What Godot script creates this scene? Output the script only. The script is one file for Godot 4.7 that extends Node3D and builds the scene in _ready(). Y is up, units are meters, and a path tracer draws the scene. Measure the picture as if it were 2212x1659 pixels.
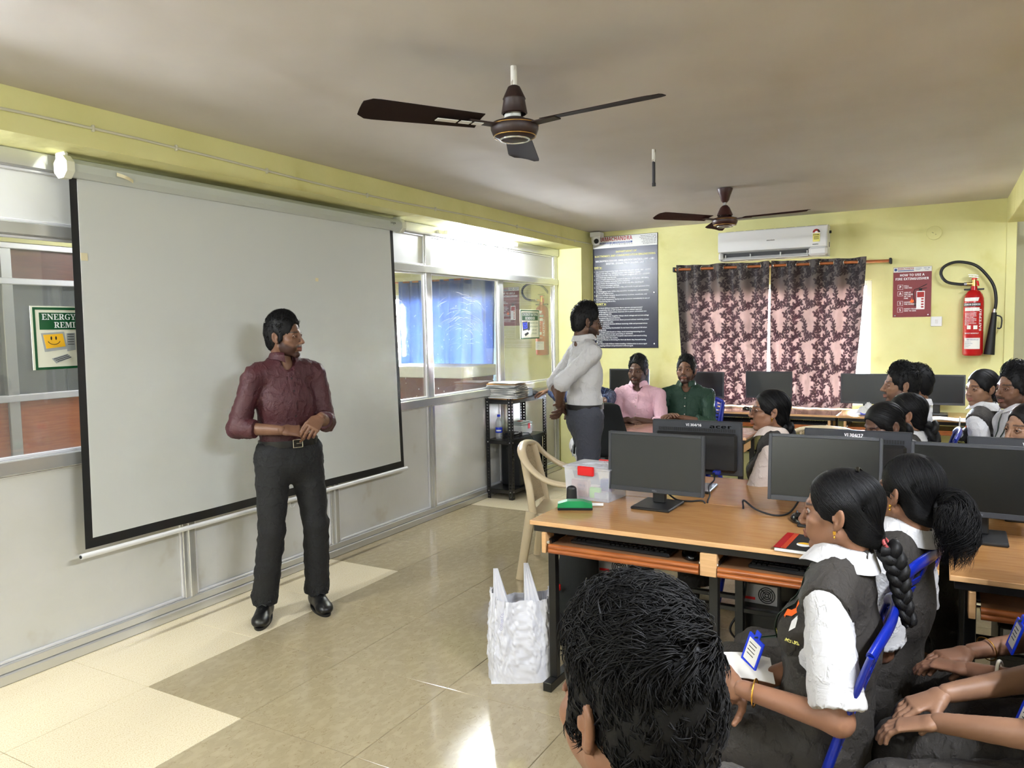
extends Node3D
# A college computer laboratory: x runs along the back wall, z from the back wall towards the camera, y up, metres.

const EXPOSURE := 1.85

func _ready() -> void:
	# camera: fitted to the tile grid, the partition and the back wall of the photograph
	var cam := Camera3D.new()
	cam.name = "camera"
	cam.transform = Transform3D(Basis(Vector3(0.871014, -0.018188, -0.490921), Vector3(-0.019804, 0.997202, -0.072083), Vector3(0.490858, 0.072507, 0.868217)), Vector3(3.64854, 1.56217, 7.79207))
	cam.fov = 53.7463
	cam.near = 0.05
	cam.far = 60.0
	cam.current = true
	add_child(cam)
	# daylight beyond the windows
	var env := Environment.new()
	var sky := ProceduralSkyMaterial.new()
	sky.sky_top_color = Color(0.84, 0.90, 0.97)
	sky.sky_horizon_color = Color(0.95, 0.97, 1.0)
	sky.ground_horizon_color = Color(0.85, 0.86, 0.85)
	sky.ground_bottom_color = Color(0.6, 0.6, 0.58)
	sky.sky_energy_multiplier = 22.0
	sky.ground_energy_multiplier = 9.0
	env.sky = Sky.new()
	env.sky.sky_material = sky
	env.background_mode = Environment.BG_SKY
	env.tonemap_mode = Environment.TONE_MAPPER_LINEAR
	env.tonemap_exposure = EXPOSURE
	env.sdfgi_enabled = true
	env.ssao_enabled = true
	env.ssil_enabled = true
	var we := WorldEnvironment.new()
	we.name = "world_environment"
	we.environment = env
	add_child(we)
	make_materials()
	# lamps: fluorescent tubes along the beams and ceilings
	tube_lamp(Vector3(0.06, 2.372, 1.32), Vector3(0.06, 2.372, 2.50), Vector3(1, 0, 0), 0.68, "glowing fluorescent tube on a white batten above the glazed partition")
	tube_lamp(Vector3(0.06, 2.372, 6.45), Vector3(0.06, 2.372, 7.65), Vector3(1, 0, 0), 1.0, "fluorescent tube on the partition beam nearer the camera than the screen")
	tube_lamp(Vector3(4.42, 2.35, 5.9), Vector3(4.42, 2.35, 7.1), Vector3(1, 0, 0), 1.8, "fluorescent tube on the far side of the right beam, near the camera")
	tube_lamp(Vector3(4.42, 2.35, 1.6), Vector3(4.42, 2.35, 2.8), Vector3(1, 0, 0), 0.5, "fluorescent tube on the far side of the right beam, near the back wall")
	tube_lamp(Vector3(1.6, 2.35, 9.9), Vector3(2.8, 2.35, 9.9), Vector3(0, 0, -1), 1.0, "fluorescent tube on the wall behind the camera")
	tube_lamp(Vector3(-0.9, 2.5, 3.0), Vector3(-0.9, 2.5, 4.2), Vector3(0, -1, 0), 0.5, "fluorescent tube on the ceiling of the room beyond the partition")
	build_room()
	build_partition()
	build_next_room()
	build_wall_things()
	build_fans()
	build_screen()
	build_desks()
	build_rack()
	build_floor_things()
	build_chairs()
	build_people()
# ---------------------------------------------------------------- mesh builder
class MB:
	var v := PackedVector3Array()
	var n := PackedVector3Array()
	var t := PackedVector2Array()
	var c := PackedColorArray()
	var ix := PackedInt32Array()
	var T := Transform3D()
	var col := Color.WHITE
	func vert(p: Vector3, nn: Vector3, uv := Vector2.ZERO) -> int:
		v.append(T * p)
		n.append((T.basis * nn).normalized())
		t.append(uv)
		c.append(col)
		return v.size() - 1
	func tri(a: Vector3, b: Vector3, d: Vector3) -> void:
		var nn := (d - a).cross(b - a)
		for p in [a, b, d]:
			ix.append(vert(p, nn))
	# corners clockwise as seen from the front
	func quad(a: Vector3, b: Vector3, d: Vector3, e: Vector3) -> void:
		var nn := (d - a).cross(b - a)
		if nn.length_squared() < 1e-16:
			nn = (e - a).cross(d - a)
		var i := vert(a, nn, Vector2(0, 1))
		vert(b, nn, Vector2(0, 0))
		vert(d, nn, Vector2(1, 0))
		vert(e, nn, Vector2(1, 1))
		ix.append_array([i, i + 1, i + 2, i, i + 2, i + 3])
	# outward facing polygon of convex body around centre o
	func face(ps: Array, o: Vector3) -> void:
		var nn: Vector3 = (ps[2] - ps[0]).cross(ps[1] - ps[0])
		if nn.dot(ps[0] - o) < 0:
			ps.reverse()
			nn = -nn
		var i0 := v.size()
		for p in ps:
			vert(p, nn, Vector2(p.x + p.z, p.y))
		for k in range(1, ps.size() - 1):
			ix.append_array([i0, i0 + k, i0 + k + 1])
	# box with chamfered edges
	func box(o: Vector3, s: Vector3, b := 0.0) -> void:
		var h := s * 0.5
		b = minf(b, minf(h.x, minf(h.y, h.z)) * 0.9)
		var sg := [-1.0, 1.0]
		for ax in 3:
			var u := (ax + 1) % 3
			var w := (ax + 2) % 3
			for q in sg:
				var ps := []
				for k in [[-1, -1], [1, -1], [1, 1], [-1, 1]]:
					var p := Vector3()
					p[ax] = q * h[ax]
					p[u] = k[0] * (h[u] - b)
					p[w] = k[1] * (h[w] - b)
					ps.append(o + p)
				face(ps, o)
			if b > 0.0:
				for q in sg:
					for r in sg:
						var ps := []
						for k in [-1.0, 1.0]:
							var p := Vector3()
							p[ax] = k * (h[ax] - b)
							p[u] = q * h[u]
							p[w] = r * (h[w] - b)
							ps.append(o + p)
						for k in [1.0, -1.0]:
							var p := Vector3()
							p[ax] = k * (h[ax] - b)
							p[u] = q * (h[u] - b)
							p[w] = r * h[w]
							ps.append(o + p)
						face(ps, o)
		if b > 0.0:
			for x in sg:
				for y in sg:
					for z in sg:
						face([o + Vector3(x * h.x, y * (h.y - b), z * (h.z - b)), o + Vector3(x * (h.x - b), y * h.y, z * (h.z - b)), o + Vector3(x * (h.x - b), y * (h.y - b), z * h.z)], o)
	# box between two corners
	func slab(a: Vector3, b: Vector3, bev := 0.0) -> void:
		box((a + b) * 0.5, (b - a).abs(), bev)
	# bar of section w x h from a to b
	func bar(a: Vector3, b: Vector3, w: float, h: float, bev := 0.0, up := Vector3.UP) -> void:
		var d := (b - a).normalized()
		if absf(d.dot(up)) > 0.99:
			up = Vector3.RIGHT
		var x := up.cross(d).normalized()
		var keep := T
		T = T * Transform3D(Basis(x, d.cross(x), d), (a + b) * 0.5)
		box(Vector3.ZERO, Vector3(w, h, a.distance_to(b)), bev)
		T = keep
	# surface of revolution about y; profile of (radius, height), outside to the right going up
	func lathe(pr: Array, sides := 20, from := 0.0, to := TAU, ell := 1.0) -> void:
		var m := pr.size()
		var sn := []
		for k in m - 1:
			var d: Vector2 = pr[k + 1] - pr[k]
			sn.append(Vector2(d.y, -d.x).normalized())
		for k in m - 1:
			var na: Vector2 = sn[k]
			var nb: Vector2 = sn[k]
			if k > 0 and sn[k].dot(sn[k - 1]) > 0.72:
				na = (sn[k] + sn[k - 1]).normalized()
			if k < m - 2 and sn[k].dot(sn[k + 1]) > 0.72:
				nb = (sn[k] + sn[k + 1]).normalized()
			var i0 := v.size()
			for j in sides + 1:
				var a := from + (to - from) * j / sides
				var e := Vector3(cos(a), 0, sin(a) * ell)
				var en := Vector3(cos(a), 0, sin(a) / ell)
				vert(e * pr[k].x + Vector3.UP * pr[k].y, en * na.x + Vector3.UP * na.y, Vector2(float(j) / sides, float(k) / (m - 1)))
				vert(e * pr[k + 1].x + Vector3.UP * pr[k + 1].y, en * nb.x + Vector3.UP * nb.y, Vector2(float(j) / sides, float(k + 1) / (m - 1)))
			for j in sides:
				var i := i0 + j * 2
				ix.append_array([i, i + 3, i + 1, i, i + 2, i + 3])
	func cyl(a: Vector3, b: Vector3, r: float, sides := 14, r2 := -1.0) -> void:
		if r2 < 0:
			r2 = r
		var d := (b - a).normalized()
		var x := d.cross(Vector3.RIGHT if absf(d.x) < 0.8 else Vector3.FORWARD).normalized()
		var keep := T
		T = T * Transform3D(Basis(x, d, x.cross(d)), a)
		var L := a.distance_to(b)
		lathe([Vector2(0, 0), Vector2(r, 0), Vector2(r2, L), Vector2(0, L)], sides)
		T = keep
	# tube along points; rr = radius or array of radii
	func tube(ps: Array, rr, sides := 8, caps := true, flat := 1.0, up := Vector3.UP) -> void:
		var m := ps.size()
		var x := Vector3.ZERO
		var i0 := v.size()
		for k in m:
			var d: Vector3 = (ps[mini(k + 1, m - 1)] - ps[maxi(k - 1, 0)]).normalized()
			if flat != 1.0:
				x = up.cross(d).normalized()
			elif x == Vector3.ZERO:
				x = d.cross(Vector3.UP if absf(d.y) < 0.9 else Vector3.RIGHT).normalized()
			else:
				x = (x - d * x.dot(d)).normalized()
			var y := d.cross(x)
			var r: float = rr[k] if rr is Array else rr
			for j in sides + 1:
				var a := TAU * j / sides
				var e := x * cos(a) + y * sin(a) * flat
				vert(ps[k] + e * r, x * cos(a) * flat + y * sin(a), Vector2(float(j) / sides, float(k)))
		var w := sides + 1
		for k in m - 1:
			for j in sides:
				var i := i0 + k * w + j
				ix.append_array([i, i + w, i + w + 1, i, i + w + 1, i + 1])
		if caps:
			for e in [0, m - 1]:
				var d: Vector3 = (ps[1] - ps[0]) if e == 0 else (ps[m - 2] - ps[m - 1])
				var o := vert(ps[e], -d)
				for j in sides + 1:
					v.append(v[i0 + e * w + j])
					n.append(n[o])
					t.append(Vector2.ZERO)
					c.append(col)
				for j in sides:
					if e == 0:
						ix.append_array([o, o + j + 1, o + j + 2])
					else:
						ix.append_array([o, o + j + 2, o + j + 1])
	# parametric surface f(u, v) -> Vector3, u to the right and v up as seen from the front
	func surf(nu: int, nv: int, f: Callable, back := 0.0, wrap := false) -> void:
		var ps := PackedVector3Array()
		for j in nv + 1:
			for i in nu + 1:
				ps.append(f.call(float(i) / nu, float(j) / nv))
		var w := nu + 1
		var ns := PackedVector3Array()
		for j in nv + 1:
			for i in nu + 1:
				var il := (i - 1 if i > 0 else (nu - 1 if wrap else 0))
				var ir := (i + 1 if i < nu else (1 if wrap else nu))
				var du := ps[j * w + ir] - ps[j * w + il]
				var dv := ps[mini(j + 1, nv) * w + i] - ps[maxi(j - 1, 0) * w + i]
				ns.append(du.cross(dv).normalized())
		for side in ([0, 1] if back != 0.0 else [0]):
			var i0 := v.size()
			for j in nv + 1:
				for i in nu + 1:
					var q := j * w + i
					vert(ps[q] - ns[q] * back * side, ns[q] * (1 - 2 * side), Vector2(float(i) / nu, 1.0 - float(j) / nv))
			for j in nv:
				for i in nu:
					var q := i0 + j * w + i
					if side == 0:
						ix.append_array([q, q + w, q + w + 1, q, q + w + 1, q + 1])
					else:
						ix.append_array([q, q + w + 1, q + w, q, q + 1, q + w + 1])
		if back != 0.0:
			var rim := []
			for i in nu:
				rim.append([i, i + 1])
			for j in nv:
				rim.append([j * w + nu, (j + 1) * w + nu])
			for i in range(nu, 0, -1):
				rim.append([nv * w + i, nv * w + i - 1])
			for j in range(nv, 0, -1):
				rim.append([j * w, (j - 1) * w])
			for e in rim:
				var a := ps[e[0]]
				var b := ps[e[1]]
				quad(a - ns[e[0]] * back, a, b, b - ns[e[1]] * back)
	# polygon (x, y) extruded along z from z0 to z1
	func prism(poly: PackedVector2Array, z0: float, z1: float) -> void:
		var tr := Geometry2D.triangulate_polygon(poly)
		for k in range(0, tr.size(), 3):
			var a := poly[tr[k]]
			var b := poly[tr[k + 1]]
			var d := poly[tr[k + 2]]
			if (b - a).cross(d - a) > 0:
				var s := b
				b = d
				d = s
			tri(Vector3(a.x, a.y, z1), Vector3(b.x, b.y, z1), Vector3(d.x, d.y, z1))
			tri(Vector3(a.x, a.y, z0), Vector3(d.x, d.y, z0), Vector3(b.x, b.y, z0))
		var area := 0.0
		for k in poly.size():
			area += poly[k].cross(poly[(k + 1) % poly.size()])
		var cw := area > 0.0
		for k in poly.size():
			var a := poly[k]
			var b := poly[(k + 1) % poly.size()]
			if cw:
				quad(Vector3(a.x, a.y, z1), Vector3(b.x, b.y, z1), Vector3(b.x, b.y, z0), Vector3(a.x, a.y, z0))
			else:
				quad(Vector3(b.x, b.y, z1), Vector3(a.x, a.y, z1), Vector3(a.x, a.y, z0), Vector3(b.x, b.y, z0))
	func ball(o: Vector3, r: Vector3, su := 14, sv := 10) -> void:
		var i0 := v.size()
		for j in sv + 1:
			var b := PI * j / sv - PI / 2
			for i in su + 1:
				var a := TAU * i / su
				var e := Vector3(cos(a) * cos(b), sin(b), sin(a) * cos(b))
				vert(o + e * r, e / r, Vector2(float(i) / su, float(j) / sv))
		var w := su + 1
		for j in sv:
			for i in su:
				var q := i0 + j * w + i
				ix.append_array([q, q + w + 1, q + w, q, q + 1, q + w + 1])
	func add(o: MB, x := Transform3D()) -> void:
		var i0 := v.size()
		var m := T * x
		var mb := m.basis
		var flip := mb.determinant() < 0
		for k in o.v.size():
			v.append(m * o.v[k])
			n.append((mb * o.n[k]).normalized())
		t.append_array(o.t)
		c.append_array(o.c)
		if flip:
			for k in range(0, o.ix.size(), 3):
				ix.append_array([i0 + o.ix[k], i0 + o.ix[k + 2], i0 + o.ix[k + 1]])
		else:
			for k in o.ix:
				ix.append(i0 + k)
	func mesh() -> ArrayMesh:
		var a := []
		a.resize(Mesh.ARRAY_MAX)
		a[Mesh.ARRAY_VERTEX] = v
		a[Mesh.ARRAY_NORMAL] = n
		a[Mesh.ARRAY_TEX_UV] = t
		a[Mesh.ARRAY_COLOR] = c
		a[Mesh.ARRAY_INDEX] = ix
		var m := ArrayMesh.new()
		if v.size():
			m.add_surface_from_arrays(Mesh.PRIMITIVE_TRIANGLES, a)
		return m

# ---------------------------------------------------------------- signed distance grid, meshed as surface nets
class Fld:
	var o: Vector3
	var h: float
	var nx: int
	var ny: int
	var nz: int
	var d := PackedFloat32Array()
	func _init(lo: Vector3, hi: Vector3, cell: float) -> void:
		o = lo
		h = cell
		nx = int((hi.x - lo.x) / h) + 2
		ny = int((hi.y - lo.y) / h) + 2
		nz = int((hi.z - lo.z) / h) + 2
		d.resize(nx * ny * nz)
		d.fill(9.0)
	# elliptic tapered capsule a-b: half widths wa, wb along u, half depths da, db across; k smooth, fb flat end at b, fa at a; sub removes
	func cap(a: Vector3, b: Vector3, wa: float, wb: float, da := -1.0, db := -1.0, u := Vector3.ZERO, k := 0.02, fb := false, fa := false, sub := false) -> void:
		var round := da < 0.0
		var r := maxf(wa, wb)
		if not round:
			r = maxf(r, maxf(da, db))
		r += k + 2.5 * h
		var lo := ((a.min(b) - Vector3(r, r, r)) - o) / h
		var hi := ((a.max(b) + Vector3(r, r, r)) - o) / h
		var x0 := maxi(0, int(lo.x))
		var x1 := mini(nx - 1, int(hi.x) + 1)
		var y0 := maxi(0, int(lo.y))
		var y1 := mini(ny - 1, int(hi.y) + 1)
		var z0 := maxi(0, int(lo.z))
		var z1 := mini(nz - 1, int(hi.z) + 1)
		var ab := b - a
		var l2 := maxf(ab.length_squared(), 1e-10)
		var dir := ab / sqrt(l2)
		var inv := 1.0 / l2
		var ik := 0.25 / maxf(k, 1e-6)
		for z in range(z0, z1 + 1):
			for y in range(y0, y1 + 1):
				var i := (z * ny + y) * nx + x0
				for x in range(x0, x1 + 1):
					var q := o + Vector3(x, y, z) * h - a
					var s := clampf(q.dot(ab) * inv, 0.0, 1.0)
					var w := q - ab * s
					var dd: float
					if round:
						dd = w.length() - (wa + (wb - wa) * s)
					else:
						var xl := w.dot(u)
						var ww := wa + (wb - wa) * s
						var dp := da + (db - da) * s
						dd = (sqrt(xl * xl / (ww * ww) + (w.length_squared() - xl * xl) / (dp * dp)) - 1.0) * minf(ww, dp)
					if fb:
						dd = maxf(dd, (q - ab).dot(dir))
					if fa:
						dd = maxf(dd, -q.dot(dir))
					var e := d[i]
					if sub:
						dd = -dd
						if dd > e - k:
							if dd >= e + k:
								d[i] = dd
							else:
								var g := k - absf(e - dd)
								d[i] = maxf(e, dd) + g * g * ik
					elif dd < e + k:
						if dd <= e - k:
							d[i] = dd
						else:
							var g := k - absf(e - dd)
							d[i] = minf(e, dd) - g * g * ik
					i += 1
	func ell(p: Vector3, r: Vector3, k := 0.01, bs := Basis(), sub := false) -> void:
		var m := maxf(r.x, maxf(r.y, r.z)) + k + 2.5 * h
		var lo := ((p - Vector3(m, m, m)) - o) / h
		var hi := ((p + Vector3(m, m, m)) - o) / h
		var bi := bs.transposed()
		var mr := minf(r.x, minf(r.y, r.z))
		var ik := 0.25 / maxf(k, 1e-6)
		for z in range(maxi(0, int(lo.z)), mini(nz - 1, int(hi.z) + 1) + 1):
			for y in range(maxi(0, int(lo.y)), mini(ny - 1, int(hi.y) + 1) + 1):
				for x in range(maxi(0, int(lo.x)), mini(nx - 1, int(hi.x) + 1) + 1):
					var i := (z * ny + y) * nx + x
					var q := (bi * (o + Vector3(x, y, z) * h - p)) / r
					var ql := q.length()
					var dd := (ql - 1.0) * mr if ql < 1e-4 else ql * (ql - 1.0) / (q / r).length()
					var e := d[i]
					if sub:
						dd = -dd
						if dd > e - k:
							if dd >= e + k:
								d[i] = dd
							else:
								var g := k - absf(e - dd)
								d[i] = maxf(e, dd) + g * g * ik
					elif dd < e + k:
						if dd <= e - k:
							d[i] = dd
						else:
							var g := k - absf(e - dd)
							d[i] = minf(e, dd) - g * g * ik
	# keep only the side of the plane where (p - at).dot(nn) < 0, inside a ball of radius lim
	func cut(at: Vector3, nn: Vector3, lim := 9.0) -> void:
		for z in nz:
			for y in ny:
				for x in nx:
					var q := o + Vector3(x, y, z) * h - at
					if q.length_squared() < lim * lim:
						var i := (z * ny + y) * nx + x
						d[i] = maxf(d[i], q.dot(nn))
	func mesh(mb: MB, amp := 0.0, noise: FastNoiseLite = null, tint = null, xf := Transform3D()) -> void:
		var sg := PackedByteArray()
		sg.resize(d.size())
		for i in d.size():
			if d[i] < 0.0:
				sg[i] = 1
		var row := nx
		var lay := nx * ny
		var id := PackedInt32Array()
		id.resize(d.size())
		id.fill(-1)
		var offs := [0, 1, row, row + 1, lay, lay + 1, lay + row, lay + row + 1]
		var cor := [Vector3(0, 0, 0), Vector3(1, 0, 0), Vector3(0, 1, 0), Vector3(1, 1, 0), Vector3(0, 0, 1), Vector3(1, 0, 1), Vector3(0, 1, 1), Vector3(1, 1, 1)]
		var edges := [[0, 1], [2, 3], [4, 5], [6, 7], [0, 2], [1, 3], [4, 6], [5, 7], [0, 4], [1, 5], [2, 6], [3, 7]]
		for z in nz - 1:
			for y in ny - 1:
				var i := (z * ny + y) * nx
				var ca := sg[i] + sg[i + row] + sg[i + lay] + sg[i + lay + row]
				for x in nx - 1:
					var j := i + 1
					var cb := sg[j] + sg[j + row] + sg[j + lay] + sg[j + lay + row]
					var s := ca + cb
					ca = cb
					if s != 0 and s != 8:
						var p := Vector3.ZERO
						var m := 0
						var f := PackedFloat32Array()
						for k in 8:
							f.append(d[i + offs[k]])
						for e in edges:
							var fa := f[e[0]]
							var fb := f[e[1]]
							if (fa < 0.0) != (fb < 0.0):
								p += cor[e[0]].lerp(cor[e[1]], fa / (fa - fb))
								m += 1
						p /= m
						var g := Vector3(f[1] - f[0] + f[3] - f[2] + f[5] - f[4] + f[7] - f[6], f[2] - f[0] + f[3] - f[1] + f[6] - f[4] + f[7] - f[5], f[4] - f[0] + f[5] - f[1] + f[6] - f[2] + f[7] - f[3]).normalized()
						var w := o + (Vector3(x, y, z) + p) * h
						if amp != 0.0:
							var nw := Vector3(w.x * 100.0, w.y * 62.0 + w.x * 45.0, w.z * 100.0)
							w += g * amp * (noise.get_noise_3dv(nw) + 0.45 - 1.3 * absf(noise.get_noise_3dv(nw * 0.8 + Vector3(70, 0, 0))))
						if tint != null:
							mb.col = tint.call(w, g)
						id[i] = mb.vert(xf * w, xf.basis * g)
					i = j
		mb.col = Color.WHITE
		for z in range(1, nz - 1):
			for y in range(1, ny - 1):
				var i := (z * ny + y) * nx + 1
				for x in range(1, nx - 1):
					var s := sg[i]
					if sg[i + 1] != s:
						_q(mb, id[i - row - lay], id[i - lay], id[i], id[i - row], s == 0)
					if sg[i + row] != s:
						_q(mb, id[i - 1 - lay], id[i - 1], id[i], id[i - lay], s == 0)
					if sg[i + lay] != s:
						_q(mb, id[i - 1 - row], id[i - row], id[i], id[i - 1], s == 0)
					i += 1
	func _q(mb: MB, a: int, b: int, e: int, f: int, rev: bool) -> void:
		if a < 0 or b < 0 or e < 0 or f < 0:
			return
		if rev:
			mb.ix.append_array([a, b, e, a, e, f])
		else:
			mb.ix.append_array([a, e, b, a, f, e])

# ---------------------------------------------------------------- naming and committing
var used := {}
func numbered(s: String) -> String:
	var k: int = used.get(s, -1) + 1
	used[s] = k
	return s if k == 0 else "%s_%03d" % [s, k]
func part(called: String, mb: MB, m: Material, parent: Node = self, at := Transform3D()) -> MeshInstance3D:
	var o := MeshInstance3D.new()
	o.mesh = mb.mesh()
	o.material_override = m
	o.transform = at
	o.name = numbered(called) if parent == self else called
	parent.add_child(o, true)
	return o
func piece(called: String, me: Mesh, m: Material, parent: Node, at := Transform3D()) -> MeshInstance3D:
	var o := MeshInstance3D.new()
	o.mesh = me
	o.material_override = m
	o.transform = at
	o.name = called
	parent.add_child(o, true)
	return o
func thing(called: String, label: String, category: String, at := Vector3.ZERO, turn := 0.0, group := "") -> Node3D:
	var o := Node3D.new()
	o.name = numbered(called)
	add_child(o)
	o.position = at
	o.rotation.y = turn
	tag(o, label, category, group)
	return o
func tag(o: Node, label: String, category: String, group := "") -> void:
	o.set_meta("label", label)
	o.set_meta("category", category)
	if group:
		o.set_meta("group", group)
func struct(called: String, mb: MB, m: Material, label: String, category: String) -> MeshInstance3D:
	var o := part(called, mb, m)
	o.set_meta("kind", "structure")
	tag(o, label, category)
	return o
func structroot(called: String, label: String, category: String, at := Vector3.ZERO) -> Node3D:
	var o := thing(called, label, category, at)
	o.set_meta("kind", "structure")
	return o
func dup(src: Node3D, at: Vector3, turn: float, label: String, group := "") -> Node3D:
	var o: Node3D = src.duplicate()
	o.name = numbered(String(src.name).rstrip("_0123456789"))
	add_child(o)
	o.position = at
	o.rotation.y = turn
	o.set_meta("label", label)
	if group:
		o.set_meta("group", group)
	return o
func ms() -> MB:
	return MB.new()
func V(x: float, y: float, z: float) -> Vector3:
	return Vector3(x, y, z)

# ---------------------------------------------------------------- lettering
var fonts := {}
func font(kind: String) -> Font:
	if not fonts.has(kind):
		var f := SystemFont.new()
		f.font_names = PackedStringArray(["Droid Serif" if kind.begins_with("serif") else "Droid Sans"])
		f.font_weight = 700 if kind.ends_with("bold") else 400
		fonts[kind] = f
	return fonts[kind]
# text in the xy plane facing +z; cap height hh; al -1 left, 0 centre, 1 right; squeezed to width maxw when given
func text(mb: MB, s: String, at: Vector3, hh: float, kind := "bold", al := -1, maxw := 0.0, exact := false, step := 4.0) -> void:
	var tm := TextMesh.new()
	tm.font = font(kind)
	tm.font_size = 32
	tm.depth = 0.0
	tm.pixel_size = 0.01
	tm.curve_step = step
	tm.text = s
	var a := tm.get_mesh_arrays()
	if a.size() == 0 or a[0] == null or a[0].size() == 0:
		return
	var k := hh / 0.228
	var lo := 1e9
	var hi := -1e9
	var pv: PackedVector3Array = a[Mesh.ARRAY_VERTEX]
	for p in pv:
		lo = minf(lo, p.x)
		hi = maxf(hi, p.x)
	var kx := k
	var w := (hi - lo) * k
	if maxw > 0.0 and (w > maxw or exact):
		kx = k * maxw / w
		w = maxw
	var x0 := at.x - w * (al + 1) * 0.5
	var base := -0.114
	var i0 := mb.v.size()
	for p in pv:
		mb.vert(Vector3(x0 + (p.x - lo) * kx, at.y + (p.y - base) * k, at.z), Vector3(0, 0, 1))
	if a[Mesh.ARRAY_INDEX] != null:
		for k2 in a[Mesh.ARRAY_INDEX]:
			mb.ix.append(i0 + k2)
	else:
		for k2 in pv.size():
			mb.ix.append(i0 + k2)

# ---------------------------------------------------------------- materials
var M := {}
func lin(r: float, g: float, b: float) -> Color:
	return Color(r, g, b).linear_to_srgb()
func mat(called: String, c: Color, rough := 0.6, metal := 0.0) -> StandardMaterial3D:
	var m := StandardMaterial3D.new()
	m.resource_name = called
	m.albedo_color = c
	m.roughness = rough
	m.metallic = metal
	M[called] = m
	return m
func noise_tex(freq: float, ramp: Array, seed_: int, size := 512, type := FastNoiseLite.TYPE_SIMPLEX_SMOOTH, oct := 4, normal := false, bump := 4.0, warp := 0.0) -> NoiseTexture2D:
	var f := FastNoiseLite.new()
	f.seed = seed_
	f.frequency = freq
	f.noise_type = type
	f.fractal_octaves = oct
	if warp > 0.0:
		f.domain_warp_enabled = true
		f.domain_warp_amplitude = warp
		f.domain_warp_frequency = freq * 2.0
	var t := NoiseTexture2D.new()
	t.width = size
	t.height = size
	t.seamless = true
	t.noise = f
	t.as_normal_map = normal
	t.bump_strength = bump
	if ramp.size():
		var g := Gradient.new()
		var off := PackedFloat32Array()
		var cs := PackedColorArray()
		for k in ramp.size():
			off.append(ramp[k][0])
			cs.append(ramp[k][1])
		g.offsets = off
		g.colors = cs
		t.color_ramp = g
	return t
func tri_uv(m: StandardMaterial3D, s: Vector3, world := true) -> void:
	m.uv1_triplanar = true
	m.uv1_world_triplanar = world
	m.uv1_scale = s
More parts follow.
